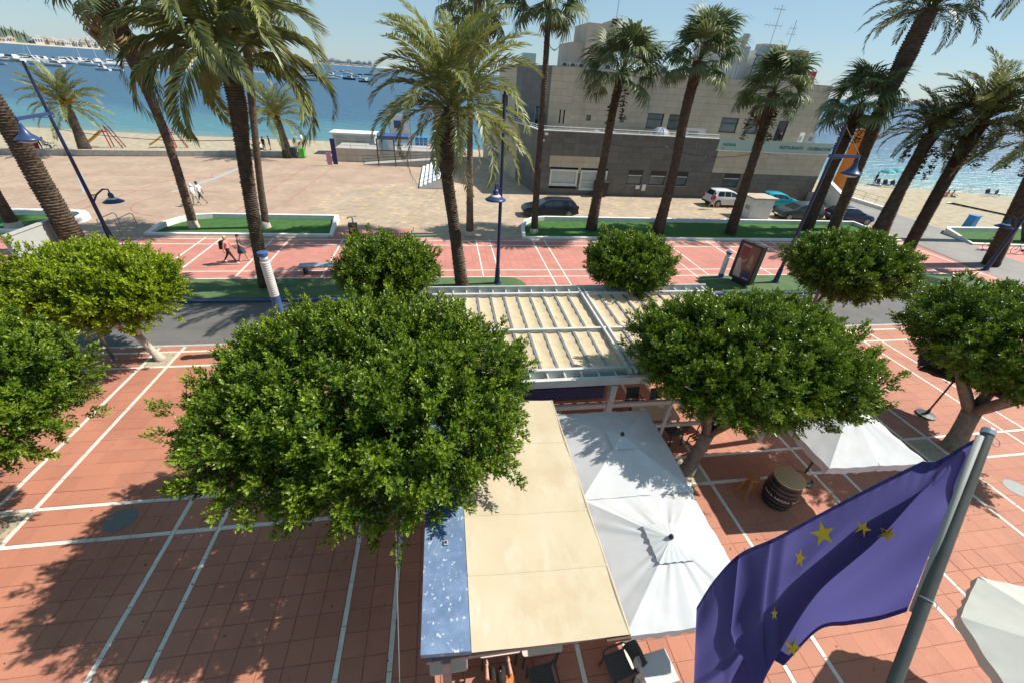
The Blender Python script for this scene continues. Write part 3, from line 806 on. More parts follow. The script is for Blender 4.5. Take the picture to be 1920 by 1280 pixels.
def palm_trunk(t, path, radii, mat, scale_n=9, rough=.12, boots=0, seed=0, pale=0):
    """Bark built as overlapping diamond leaf-base scars: every ring is stepped and staggered; boots = stubs that stick out."""
    g = random.Random(seed); path = [Vector(p) for p in path]
    seg = []; tot = 0
    for a, b in zip(path, path[1:]): seg.append((b - a).length); tot += seg[-1]
    step = max(.085, tot / 110); N = int(tot / step)
    def at(s):
        for i, l in enumerate(seg):
            if s <= l or i == len(seg) - 1:
                f_ = min(1, s / l)
                # smooth curve through the points
                p0 = path[max(0, i - 1)]; p1 = path[i]; p2 = path[i + 1]; p3 = path[min(len(path) - 1, i + 2)]
                q = .5 * ((2 * p1) + (p2 - p0) * f_ + (2 * p0 - 5 * p1 + 4 * p2 - p3) * f_ ** 2 + (-p0 + 3 * p1 - 3 * p2 + p3) * f_ ** 3)
                return q, radii[i] + (radii[i + 1] - radii[i]) * f_
            s -= l
    V = []; F = []; n = scale_n * 2
    for i in range(N + 1):
        p, r_ = at(tot * i / N)
        for sub in (0, 1):
            for k in range(n):
                a = 2 * PI * k / n + (PI / scale_n) * (i % 2)
                out = (1 + rough * (1 if k % 2 else .25)) if sub else (1 - rough * .55)
                rr = r_ * out * g.uniform(.965, 1.035)
                z = step * (.86 if sub else 0) + g.uniform(-.1, .1) * step
                V.append((p.x + rr * math.cos(a), p.y + rr * math.sin(a), p.z + z))
    R = len(V) // n
    for i in range(R - 1):
        for k in range(n):
            k2 = (k + 1) % n; F.append((i * n + k, i * n + k2, (i + 1) * n + k2, (i + 1) * n + k))
    mb = MB(); mb.v = V; mb.f = F; mb.m = [0] * len(F)
    for i in range(boots):
        s_ = tot * g.uniform(.02, .98) if boots < 200 else tot * (i + .5) / boots
        p, r_ = at(s_); a = g.uniform(0, 2 * PI) if boots < 200 else i * 2.39996
        o_ = Vector((math.cos(a), math.sin(a), 0)); sd_ = Vector((-math.sin(a), math.cos(a), 0)); h = g.uniform(.08, .2)
        ou = g.uniform(.04, .11)
        b_ = p + o_ * r_ * .92; w_ = r_ * .26
        tp = b_ + o_ * ou + Vector((0, 0, h))
        mb.poly([b_ - sd_ * w_, b_ + sd_ * w_, tp + sd_ * w_ * .35, tp - sd_ * w_ * .35])
        mb.poly([tp - sd_ * w_ * .35, tp + sd_ * w_ * .35, b_ + sd_ * w_ * .5 + Vector((0, 0, h * 1.1)), b_ - sd_ * w_ * .5 + Vector((0, 0, h * 1.1))])
    build(mb, 'trunk', mat, t, world=True)
    if pale:
        mb = MB(); p, r_ = path[0], radii[0]
        mb.lathe([(r_ * 1.45, -.05), (r_ * 1.3, .1), (r_ * 1.12, pale), (r_ * 1.0, pale + .02)], 14, p); build(mb, 'trunk_base', M_PBASE, t, smooth=True, world=True)
def hang_cluster(name, parent, p, L, n, mat, seed, leafy=True):
    """Withered flower stalk hanging below the crown with small flakes on it."""
    g = random.Random(seed); mb = MB()
    sway = Vector((g.uniform(-.5, .5), g.uniform(-.5, .5), 0))
    pts = [p + Vector((0, 0, 0)), p + sway * .8 + Vector((0, 0, -.25 * L)), p + sway + Vector((0, 0, -.65 * L)), p + sway * 1.05 + Vector((0, 0, -L))]
    mb.tube(pts, [.02, .018, .014, .008], 4)
    for i in range(n):
        f_ = g.uniform(.3, 1); q = p + sway * min(1, f_ * 1.4) + Vector((g.gauss(0, .13), g.gauss(0, .13), -L * f_))
        s1 = g.uniform(.09, .2); a = g.uniform(0, 6.28)
        d = Vector((math.cos(a), math.sin(a), g.uniform(-.6, .2))); s2 = Vector((-math.sin(a), math.cos(a), g.uniform(-.4, .4)))
        mb.poly([q - d * s1, q + s2 * s1 * .6, q + d * s1, q - s2 * s1 * .6 - Vector((0, 0, .04))])
    build(mb, name, mat, parent, world=True)
def date_palm(label, path, radii, key='date', n=46, scale=1., top=None, seed=1, bark=M_PBARK, dry=2, boots=60, pale=0, fruit=0, stalks=0, low=-.75, rough=.13, fill=1.):
    b = Vector(path[0])
    t = thing('date_palm', label, 'palm tree', b, 0, 'palm trees along the promenade')
    palm_trunk(t, path, radii, bark, rough=rough, boots=boots, seed=seed, pale=pale)
    c = Vector(path[-1]) - b; g = random.Random(seed)
    S = frond_set(key); D = frond_set('dry')
    for i in range(n):
        f_ = (i + .5) / n
        el = (low + (1.35 - low) * f_ ** .82) + g.uniform(-.12, .12)
        az = i * 2.39996 + g.uniform(-.25, .25)
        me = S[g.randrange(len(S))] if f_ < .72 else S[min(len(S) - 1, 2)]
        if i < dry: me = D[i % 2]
        put_frond(me, t, c + Vector((math.cos(az) * .12, math.sin(az) * .12, .25 * f_ - .1)), az, el, g.uniform(-.5, .5), 1.28 * scale * g.uniform(.85, 1.08))
    for i in range(fruit):
        a = g.uniform(0, 6.28)
        mb = MB()
        for j in range(16):
            a2 = a + g.uniform(-.5, .5); q = Vector((math.cos(a2), math.sin(a2), 0))
            p0 = Vector(path[-1]) + Vector((0, 0, .1)); e = p0 + q * g.uniform(.5, .95) + Vector((0, 0, g.uniform(-.05, .55)))
            mb.tube([p0, p0.lerp(e, .6) + Vector((0, 0, .12)), e], [.02, .018, .05], 5)
        build(mb, 'fruit_stalk', M_FRUIT, t, world=True)
    for i in range(stalks):
        a = g.uniform(0, 6.28)
        hang_cluster('fruit_stalk', t, Vector(path[-1]) + Vector((math.cos(a) * .95, math.sin(a) * .95, .1)), g.uniform(2.0, 3.3), 95, M_STALK, seed * 10 + i)
    return t
def fan_palm(label, path, radii, n=34, scale=1., seed=1, bark=M_PBARK, dead=4, boots=220, pale=0, stalks=0, low=-.9, rough=.1, skirt=0):
    b = Vector(path[0])
    t = thing('fan_palm', label, 'palm tree', b, 0, 'palm trees along the promenade')
    palm_trunk(t, path, radii, bark, rough=rough, boots=boots, seed=seed, pale=pale)
    c = Vector(path[-1]) - b; g = random.Random(seed)
    S = frond_set('fan'); D = frond_set('deadfan')
    for i in range(n):
        f_ = (i + .5) / n; el = low + (1.3 - low) * f_ ** .85 + g.uniform(-.15, .15); az = i * 2.39996 + g.uniform(-.3, .3)
        put_frond(S[g.randrange(4)], t, c + Vector((0, 0, .2 * f_)), az, el, g.uniform(-.6, .6), 1.52 * scale * g.uniform(.8, 1.1), 'fan_leaf')
    for i in range(dead):
        put_frond(D[i % 2], t, c + Vector((0, 0, -.1 - .12 * i * skirt)), g.uniform(0, 6.28), -1.05 + g.uniform(-.25, .3), g.uniform(-.5, .5), 1.35 * scale * g.uniform(.8, 1.0), 'fan_leaf')
    for i in range(stalks):
        a = g.uniform(0, 6.28)
        hang_cluster('fruit_stalk', t, Vector(path[-1]) + Vector((math.cos(a) * .85, math.sin(a) * .85, .1)), g.uniform(2.2, 3.4), 95, M_STALK, seed * 10 + i)
    return t
def tp(base, *pts):
    """trunk path: base on the ground, then points seen in the photo, kept in the upright plane across the view at the base's distance"""
    b = gp(*base); out = [b]
    for q in pts:
        d = ray(*q); h = Vector((CAM_FWD.x, CAM_FWD.y, 0)); s = b.dot(h) / d.dot(h); out.append(CAM_LOC + d * s)
    return out
date_palm('tall date palm with a full crown and bulging neck, centre of the promenade', tp((866, 538), (852, 430), (838, 330), (838, 270), (850, 205)), [.34, .28, .27, .58, .36], n=62, scale=.98, seed=4, dry=5, boots=150, low=-.85)
date_palm('date palm with long hanging fronds, behind the blue and white column', tp((497, 538), (474, 400), (456, 280), (446, 200), (428, 118)), [.27, .27, .28, .34, .34], key='weep', n=36, scale=1.0, seed=9, dry=0, boots=110, low=-.35)
fan_palm('leaning fan palm with a shaggy thick top, left of the strolling couple', tp((365, 428), (318, 275), (276, 170), (240, 90), (205, 20), (180, -30)), [.26, .22, .26, .40, .52, .45], n=22, scale=1.15, seed=12, dead=9, boots=260, pale=.55, skirt=1)
fan_palm('slim palm trunk right behind the hanging date palm', tp((500, 428), (488, 345), (478, 250), (466, 120), (455, -25)), [.24, .2, .19, .22, .3], n=26, scale=1.1, seed=15, dead=6, boots=60, pale=.5, skirt=1)
date_palm('thick leaning palm trunk rising over the grey display boards', tp((150, 470), (78, 345), (22, 245), (-70, 110), (-190, -60), (-290, -190)), [.52, .46, .42, .42, .4, .4], n=40, scale=1.1, seed=17, boots=180, dry=1)
date_palm('palm trunk at the far left edge in the turf planter', tp((28, 428), (-6, 368), (-70, 260), (-160, 110), (-230, -10)), [.34, .26, .26, .28, .3], n=34, scale=.9, seed=19, boots=60, pale=.4)
date_palm('short palm with orange fruit stalks by the sea wall, left', tp((163, 289), (143, 240), (122, 196)), [.62, .38, .42], key='bushy', n=44, scale=1.25, seed=23, boots=90, fruit=3, dry=0, low=-.65, bark=M_PBARKG)
date_palm('short palm with orange fruit stalks beside the green bin', tp((541, 296), (530, 255), (517, 220)), [.6, .36, .42], key='bushy', n=44, scale=1.25, seed=25, boots=90, fruit=4, dry=0, low=-.65, bark=M_PBARKG)
fan_palm('very slim palm behind the centre date palm', tp((881, 442), (881, 300), (882, 150), (890, 60), (896, 0)), [.27, .19, .17, .2, .28], n=26, scale=.95, seed=28, dead=8, boots=40, pale=.35, skirt=1, bark=M_PBARKG)
fan_palm('very slim palm in front of the navy estate car', tp((1001, 436), (1010, 300), (1019, 180), (1026, 70), (1030, 0)), [.26, .21, .19, .17, .2], n=30, scale=1.0, seed=31, dead=2, boots=30, pale=.3, bark=M_PBARK)
fan_palm('fan palm with a dangling dead frond, left of the twin bins', tp((1108, 432), (1132, 300), (1150, 205), (1166, 140)), [.44, .27, .26, .3], n=34, scale=1.03, seed=34, dead=0, boots=330, low=-.7, stalks=2)
fan_palm('tallest fan palm in the long planter, right of the twin bins', tp((1232, 440), (1262, 325), (1284, 215), (1310, 118)), [.46, .3, .32, .36], n=38, scale=1.05, seed=37, dead=0, boots=330, low=-.7)
fan_palm('fan palm with hanging brown seed strands beside the white utility box', tp((1368, 440), (1406, 320), (1430, 245), (1450, 178)), [.42, .3, .32, .36], n=36, scale=1.0, seed=41, dead=1, boots=330, low=-.7, stalks=4)
fan_palm('fan palm in front of the orange pylon', tp((1512, 432), (1552, 330), (1580, 270), (1612, 200)), [.45, .42, .42, .4], n=36, scale=1.05, seed=44, dead=1, boots=200, low=-.7, stalks=4)
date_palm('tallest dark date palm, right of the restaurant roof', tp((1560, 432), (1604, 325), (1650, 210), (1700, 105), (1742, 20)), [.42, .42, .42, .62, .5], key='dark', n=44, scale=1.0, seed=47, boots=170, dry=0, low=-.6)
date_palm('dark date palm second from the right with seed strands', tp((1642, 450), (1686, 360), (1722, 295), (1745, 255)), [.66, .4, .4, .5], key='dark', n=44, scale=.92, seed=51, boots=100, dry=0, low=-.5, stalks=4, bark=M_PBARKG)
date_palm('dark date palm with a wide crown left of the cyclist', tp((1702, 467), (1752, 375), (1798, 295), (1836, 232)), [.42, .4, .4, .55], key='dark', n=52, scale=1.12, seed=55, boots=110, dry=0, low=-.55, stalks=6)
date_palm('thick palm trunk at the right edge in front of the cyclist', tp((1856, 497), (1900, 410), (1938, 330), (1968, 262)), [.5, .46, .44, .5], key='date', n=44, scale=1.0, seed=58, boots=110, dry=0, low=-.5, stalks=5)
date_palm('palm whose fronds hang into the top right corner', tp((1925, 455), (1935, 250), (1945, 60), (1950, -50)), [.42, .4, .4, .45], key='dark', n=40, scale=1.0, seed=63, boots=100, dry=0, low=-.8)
# ================================================================== THE RESTAURANT BUILDING
M_GREY = pmat('grey_cladding', (.108, .102, .094), col2=(.148, .14, .13), rough=.55, scale=2.2, island=.13)
M_BEIGE = pmat('beige_cladding', (.44, .375, .28), col2=(.52, .45, .345), rough=.6, scale=1.8, island=.06)
M_SEAM = pmat('cladding_seam', (.03, .03, .03), rough=.9)
M_STUCCO = pmat('pink_beige_render', (.44, .36, .29), col2=(.52, .44, .36), rough=.9, scale=1.2, detail=8)
M_COPE = pmat('roof_coping', (.30, .29, .27), rough=.6)
M_GREENGL = pmat('frosted_green_glass', (.34, .45, .41), col2=(.39, .50, .46), rough=.25, scale=.7)
M_LETTER = pmat('green_letters', (.03, .09, .07), rough=.5)
M_CURTAIN = pmat('white_curtain', (.40, .44, .43), col2=(.5, .54, .52), rough=.5, scale=3)
M_PANE = pmat('window_glass', (.06, .085, .085), col2=(.13, .16, .155), rough=.08, spec=.7, scale=.8)
M_SHUT = pmat('dark_shutter', (.035, .026, .02), rough=.5)
M_ROOFG = pmat('roof_gravel', (.33, .31, .28), rough=.95, scale=5)
add_stains(M_GREY, .7, (.175, .165, .15), .55, .8, (1, 1, .25)); add_stains(M_BEIGE, .6, (.36, .30, .22), .55, .8, (1, 1, .2)); add_stains(M_STUCCO, .5, (.33, .26, .20), .5, .75, (1, 1, .3))
B = thing('restaurant_building', 'two storey restaurant clad in grey and beige panels with a roof terrace', 'building', (25, 50, 0))
YF, YU = 42.3, 45.6
LOW = [(9.2, YF), (41.3, YF), (44.5, 61), (5.6, 63)]
UP = [(12.9, YU), (41.4, YU), (43.4, 58), (7.2, 60), (8.6, 55), (10.9, 47.2)]
mb = MB(); mb.prism(inset(LOW, .16), -.1, 4.92); mb.prism(inset(UP, .16), 4.9, 10.95)
build(mb, 'wall', M_SEAM, B, world=True)
mb = MB(); mb.prism(inset(UP, .3), 10.6, 10.75); build(mb, 'roof', M_ROOFG, B, world=True)
mb = MB(); mb.prism(inset(LOW, .22), 4.93, 4.96); build(mb, 'terrace_floor', M_CONC, B, world=True)
PANELS = {}
def clad(a, b, rows, pw, openings, pick, single, thick=.06, joint=.012):
    """panels on the wall from a to b; openings are (u0,u1,z0,z1)"""
    a, b = Vector(a), Vector(b); L_ = (b - a).length; e = (b - a) / L_; nrm = Vector((e.y, -e.x))
    n = max(1, round(L_ / pw)); us = [L_ * i / n for i in range(n + 1)]
    for z0, z1 in zip(rows, rows[1:]):
        ops = [o for o in openings if o[2] < z1 - .05 and o[3] > z0 + .05]
        cuts = sorted(set([u for u in us if not any(o[0] - .25 < u < o[1] + .25 for o in ops)] + [q for o in ops for q in o[:2]]))
        for u0, u1 in zip(cuts, cuts[1:]):
            um = (u0 + u1) / 2
            if u1 - u0 < .06 or any(o[0] - .01 < um < o[1] + .01 for o in ops): continue
            nm, mat = pick(um, (z0 + z1) / 2)
            if nm is None: continue
            w_, h_ = u1 - u0 - joint, z1 - z0 - joint
            key = (nm, round(w_, 2), round(h_, 2), round(e.x, 2))
            p = a + e * um
            if single:
                if key not in PANELS:
                    m1 = MB(); m1.box((0, 0, 0), (w_, thick, h_), math.atan2(e.y, e.x)); PANELS[key] = m1.mesh(nm, mat)
                o = bpy.data.objects.new(nm, PANELS[key]); o.location = (p.x - 25 + nrm.x * -.03, p.y - 50 + nrm.y * -.03, (z0 + z1) / 2); link(o, B)
            else:
                single_mb.setdefault((nm, mat.name), MB()).box((p.x - nrm.x * .03, p.y - nrm.y * .03, (z0 + z1) / 2), (w_, thick, h_), math.atan2(e.y, e.x))
single_mb = {}
RL = [0, .58, 1.16, 1.64, 2.12, 2.62, 3.15, 3.68, 4.25, 4.82, 5.32, 5.82]
X0 = 9.2
def q_(x0, x1, z0, z1): return (x0 - X0, x1 - X0, z0, z1)
WL = [(10.55, 13.45, .93, 2.42), (13.75, 16.6, .55, 2.42), (18.85, 20.5, 1.16, 2.62), (21.3, 23.1, 1.16, 2.62), (24.05, 25.6, 1.16, 2.62), (29.8, 31.7, 1.16, 2.62)]
def pick_low(u, z):
    x = u + X0
    if 10.55 < x < 16.6 and 2.3 < z < 3.7: return 'beige_panel', M_BEIGE
    if x > 27.9:
        if z > 4.82: return None, None
        if z > 2.62: return 'beige_panel', M_BEIGE
    return 'grey_panel', M_GREY
clad(LOW[0], LOW[1], RL, 1.17, [q_(*o) for o in WL], pick_low, True)
RU = [4.96 + i * .608 for i in range(11)]
WU = [(14.6, 15.05, 6.6, 7.1), (18.2, 18.65, 6.6, 7.1), (21.2, 23.0, 6.18, 7.6), (23.6, 25.5, 6.18, 7.6), (29.7, 31.7, 6.18, 7.6), (32.7, 34.2, 6.18, 7.6), (36.6, 37.8, 4.96, 7.6)]
rows = sorted(set(RU[:2] + [6.18, 6.6, 7.1, 7.6] + [8.2, 8.78, 9.36, 9.94, 10.5, 11.04]))
clad(UP[0], UP[1], rows, 1.45, [(a - UP[0][0], b - UP[0][0], c, d) for a, b, c, d in WU], lambda u, z: ('beige_panel' if z > 9.5 else 'beige_panel', M_BEIGE), True)
rows2 = [4.96 + i * .608 for i in range(11)]
clad(UP[5], UP[0], rows2, 1.3, [(1.3, 1.45, 6.6, 7.2), (1.75, 1.9, 6.6, 7.2)], lambda u, z: ('beige_panel', M_BEIGE), True)
clad(UP[4], UP[5], rows2, 1.3, [(5.3, 7.4, 4.96, 7.4)], lambda u, z: ('grey_panel', M_GREY), False)
clad(UP[3], UP[4], rows2, 1.3, [(1.2, 3, 6.5, 7.6)], lambda u, z: ('beige_panel', M_BEIGE), False)
clad(LOW[3], LOW[0], RL, 1.3, [], lambda u, z: ('grey_panel', M_GREY) if u > 15 else ('beige_panel', M_BEIGE), False)
clad(LOW[1], LOW[2], RL[:-2], 1.3, [], lambda u, z: ('grey_panel', M_GREY), False)
clad(UP[1], UP[2], rows2, 1.3, [], lambda u, z: ('beige_panel', M_BEIGE), False)
for (nm, mn), mb in single_mb.items():
    o = build(mb, 'side_' + nm + 's', bpy.data.materials[mn], B, world=True); o['kind'] = 'stuff'
def window(x0, x1, z0, z1, y, frame=.07, fmat=None, bar=None, shut=False, curtain=False, sill=True, proud=0.):
    fm = fmat or M_DARK; d = .28
    mb = MB(); f = frame; ya = y - proud; yb = y + .1
    mb.box2(x0, x1, ya, yb, z0, z0 + f); mb.box2(x0, x1, ya, yb, z1 - f, z1); mb.box2(x0, x0 + f, ya, yb, z0 + f, z1 - f); mb.box2(x1 - f, x1, ya, yb, z0 + f, z1 - f)
    if bar: mb.box2(x0 + f, x1 - f, ya + .02, yb, bar - .035, bar + .035)
    fr = build(mb, 'window', fm, B, world=True)
    mb = MB(); mb.box2(x0 + f, x1 - f, y + .085, y + .11, z0 + f, z1 - f)
    build(mb, 'pane', M_CURTAIN if curtain else M_PANE, fr, world=True)
    if shut:
        mb = MB(); mb.box2(x0 + f, x1 - f, y + .03, y + .08, bar + .036, z1 - f); build(mb, 'shutter', M_SHUT, fr, world=True)
    if sill:
        mb = MB(); mb.box2(x0 - .08, x1 + .08, ya - .09, y + .05, z0 - .06, z0 - .002); build(mb, 'sill', fm if proud else M_COPE, fr, world=True)
    return fr
M_WFR = pmat('white_window_frame', (.66, .66, .63), rough=.5)
f_ = window(10.55, 13.45, .93, 2.42, YF, .16, M_WFR, curtain=True, proud=.1); f_['label'] = 'white framed window with gathered curtain'
window(13.75, 16.6, .55, 2.42, YF, .15, M_WFR, bar=1.3, curtain=True, proud=.08)
for o in WL[2:]: window(*o, YF, .07, M_DARK, bar=2.08, shut=True)
# white transom bars
for o in WL[2:]:
    mb = MB(); mb.box2(o[0] + .07, o[1] - .07, YF - .02, YF + .05, 2.05, 2.11); build(mb, 'window_bar', M_WFR, B, world=True)
for o in WU[:2]: window(*o, YU, .05, M_DARK, sill=False)
for o in WU[2:6]: window(*o, YU, .07, M_DARK, bar=7.05)
mb = MB(); mb.box2(36.6, 37.8, YU + .06, YU + .1, 4.97, 7.6); dr = build(mb, 'door', M_GLASS, B, world=True)
mb = MB(); mb.box2(36.6, 36.68, YU - .02, YU + .06, 4.97, 7.6); mb.box2(37.72, 37.8, YU - .02, YU + .06, 4.97, 7.6); build(mb, 'door_frame', M_DARK, dr, world=True)
# dark wall with the glazed terrace entrance
e_ = (Vector(UP[5]) - Vector(UP[4])).normalized()
for (u0, u1) in ((5.35, 6.3), (6.4, 7.35)):
    a_ = Vector(UP[4]) + e_ * u0; b_ = Vector(UP[4]) + e_ * u1
    mb = MB(); mb.bar((a_.x, a_.y, 6.15), (b_.x, b_.y, 6.15), .06, 2.3); dr = build(mb, 'door', M_GLASS, B, world=True)
    mb = MB()
    for q in (a_, b_): mb.bar((q.x - .03, q.y, 5), (q.x - .03, q.y, 7.35), .09)
    build(mb, 'door_frame', M_STEEL, dr, world=True)
# coping, rail, glazed balustrade
mb = MB(); mb.box2(9.05, 27.9, YF - .10, YF + .25, 5.823, 5.9)
mb.bar((9.15, YF, 5.86), (5.7, 62, 5.86), .3, .07)
build(mb, 'coping', M_WALLW, B, world=True)
rl = MB(); ps = MB()
for z in (6.02, 6.2): rl.tube([(9.3, YF + .12, z), (27.9, YF + .12, z)], .024, 6); rl.tube([(9.3, YF + .12, z), (5.9, 61, z)], .024, 6)
for i in range(16): ps.bar((9.3 + i * 1.24, YF + .12, 5.9), (9.3 + i * 1.24, YF + .12, 6.2), .035)
for i in range(15): q = Vector((9.3, YF + .12)).lerp(Vector((5.9, 61)), i / 14); ps.bar((q.x, q.y, 5.9), (q.x, q.y, 6.2), .035)
rr = build(rl, 'terrace_rail', M_WFR, B, world=True); build(ps, 'rail_post', M_WFR, rr, world=True)
gls = None
for i in range(7):
    xa = 27.95 + i * 1.91; mb = MB(); mb.box2(xa + .01, xa + 1.9, YF - .06, YF - .03, 4.86, 5.92); build(mb, 'glass_panel', M_GREENGL, B, world=True)
mb = MB(); mb.box2(27.9, 41.4, YF - .12, YF + .1, 4.78, 4.855); build(mb, 'ledge', M_WALLW, B, world=True)
mb = MB(); mb.prism([(p[0], p[1]) for p in UP], 11.045, 11.10); build(mb, 'roof_coping', M_COPE, B, world=True)
def text_mesh(txt, size, extrude=.004, bold=0.):
    cu = bpy.data.curves.new('text', 'FONT'); cu.body = txt; cu.size = size; cu.extrude = extrude; cu.align_x = 'LEFT'; cu.resolution_u = 2; cu.offset = bold
    o = bpy.data.objects.new('text', cu); COL.objects.link(o)
    dg = bpy.context.evaluated_depsgraph_get()
    me = bpy.data.meshes.new_from_object(o.evaluated_get(dg)); bpy.data.objects.remove(o); bpy.data.curves.remove(cu)
    return me
def lettering(txt, size, loc, rotm, mat, parent, name='lettering', extrude=.004, bold=0.):
    me = text_mesh(txt, size, extrude, bold); me.materials.clear(); me.materials.append(mat)
    off = OFF.get(parent.name, Vector())
    me.transform(Matrix.Translation(Vector(loc) - off) @ rotm)
    o = bpy.data.objects.new(name, me); link(o, parent); OFF[o.name] = off
    return o
RX = Matrix.Rotation(PI / 2, 4, 'X')
lettering('RESTAURANTE', .42, (35.05, YF - .075, 5.2), RX, M_LETTER, B, bold=.006)
lettering('CELEBRACIONES', .42, (38.4, YF - .075, 5.2), RX, M_LETTER, B, bold=.006)
lettering('C', .42, (32.2, YF - .075, 5.2), RX, M_LETTER, B, bold=.006)
M_LETTER2 = pmat('teal_letters', (.02, .22, .17), rough=.5)
lettering('nunana', .52, (28.45, YF - .075, 5.25), RX, M_LETTER2, B, bold=.008)
lettering('mar', .2, (28.45, YF - .075, 4.98), RX, M_LETTER2, B)
# floodlights and meter boxes on the front
for (x, z) in ((9.75, 5.55), (9.45, 5.0)):
    mb = MB(); mb.box((x, YF - .25, z), (.3, .2, .18)); mb.bar((x, YF - .2, z), (x, YF - .02, z + .05), .04); build(mb, 'floodlight', M_WFR, B, world=True)
for (x, z, w_, h_) in ((20.15, .95, .42, .36), (20.85, .92, .40, .62)):
    mb = MB(); mb.box((x, YF - .09, z), (w_, .16, h_)); build(mb, 'meter_box', M_WFR, B, world=True)
# roof: stair tower, plant, chimneys
mb = MB()
mb.box2(13.0, 14.4, 49, 54, 10.7, 13.2); mb.prism([(14.4, 48.5), (17.3, 48.8), (17.5, 53), (14.3, 53)], 10.7, 14.8); mb.box2(17.3, 17.75, 48.4, 53, 10.7, 15.3)
tw = build(mb, 'stair_tower', M_STUCCO, B, world=True)
mb = MB(); mb.box2(15.8, 16.3, 48.52, 48.62, 13.1, 13.7); build(mb, 'vent_grille', M_CONC, tw, world=True)
mb = MB(); mb.box2(16.75, 17.28, 48.4, 48.5, 14.82, 15.25); build(mb, 'dark_opening', M_SHUT, tw, world=True)
M_ACW = pmat('air_conditioner_grey', (.38, .38, .36), rough=.6)
for (x, y, sx, sz) in ((12.1, 47.5, .7, .6), (12.9, 47.4, .7, .6), (13.7, 47.2, .7, .6), (14.7, 46.9, .9, .95), (16.3, 46.8, 1.2, .7), (22.6, 47.5, .9, .9)):
    mb = MB(); mb.box((x, y, 10.76 + sz / 2 + .1), (sx, .7, sz)); mb.box((x, y, 10.80), (sx * .8, .6, .1))
    ac = build(mb, 'air_conditioner', M_ACW, B, world=True)
    mb = MB(); mb.tube([(x, y - .355, 10.86 + sz / 2), (x, y - .37, 10.86 + sz / 2)], sz * .38, 12); build(mb, 'fan_grille', M_DARK, ac, world=True)
M_LOUV = pmat('grey_plant_housing', (.50, .51, .50), rough=.5, scale=1)
mb = MB(); mb.prism([(33.9, 47.9), (37.3, 47.9), (37.5, 51), (33.6, 51)], 10.7, 13.85); mb.box2(28, 33, 49.4, 52, 10.7, 14.1)
pl_ = build(mb, 'plant_room', M_LOUV, B, world=True)
for i in range(14):
    mb = MB(); mb.box2(34.0, 37.2, 47.84, 47.9, 11.2 + i * .18, 11.2 + i * .18 + .13); build(mb, 'louvre', M_LOUV, pl_, world=True)
mb = MB(); mb.prism([(37.3, 48.4), (39.3, 48.4), (39.5, 51.5), (37.5, 51.5)], 10.7, 14.1); mb.box2(34.6, 37.3, 49.5, 51, 13.8, 14.5); build(mb, 'stucco_tower', M_STUCCO, B, world=True)
mb = MB(); mb.tube([(30.6, 47.2, 10.7), (30.6, 47.2, 12.3), (30.6, 47.2, 14.0), (30.6, 47.2, 14.3)], [.24, .24, .24, .24], 12); mb.tube([(30.6, 47.2, 14.0), (30.7, 47.2, 14.9)], [.28, .36], 12)
build(mb, 'chimney', M_STEEL, B, smooth=False, world=True)
mb = MB(); mb.tube([(32.6, 47.0, 10.7), (32.6, 47, 11.4), (32.75, 47, 12.6), (32.95, 47, 13.1)], [.42, .42, .34, .42], 12); mb.tube([(32.9, 47, 13.05), (33.0, 47, 13.2), (33.1, 47, 14.0)], [.62, .75, .62], 12); build(mb, 'duct', M_STEEL, B, world=True)
mb = MB()
for x in (32.0, 34.0): mb.bar((x, 46.6, 10.7), (x, 46.6, 13.0), .07)
for z in (11.6, 13.0): mb.bar((32, 46.6, z), (34, 46.6, z), .06)
build(mb, 'duct_frame', M_DARK, B, world=True)
M_REDP = pmat('red_panel', (.42, .03, .02), rough=.5, scale=1.5, var=.25)
mb = MB(); mb.box2(39.9, 42.0, 49.3, 51.2, 10.9, 12.4); build(mb, 'red_box', M_REDP, B, world=True)
mb = MB(); mb.box2(9.4, 10.9, 56, 57.5, 10.9, 12.3); build(mb, 'green_glass_box', M_GREENGL, B, world=True)
def antenna(label, p, h, booms):
    t = thing('roof_antenna', label, 'antenna', p)
    mb = MB(); mb.tube([(0, 0, 0), (0, 0, h)], .035, 6); build(mb, 'mast', M_STEEL, t)
    for z, l, n in booms:
        mb = MB(); mb.bar((-l * .8, 0, z), (l * .4, 0, z), .03)
        for i in range(n): x = -l * .8 + l * 1.2 * i / (n - 1); mb.bar((x, -.35, z), (x, .35, z), .018); mb.bar((x, 0, z - .3), (x, 0, z + .3), .018)
        build(mb, 'aerial', M_STEEL, t)
antenna('tall television antenna mast with two aerials on the restaurant roof', (36.6, 51.5, 14.0), 4.1, ((3.7, 1.0, 4), (2.3, 1.6, 5)))
antenna('shorter antenna mast with small dishes, right of the tall one', (38.2, 50.6, 13.9), 2.9, ((2.2, .5, 2), (1.7, .7, 2)))
antenna('thin whip antenna on the stair tower of the restaurant', (17.5, 49.5, 15.2), 2.6, ())
antenna('camera mast left of the stair tower on the restaurant roof', (11.9, 48.2, 10.8), 3.2, ((3.15, .35, 2),))
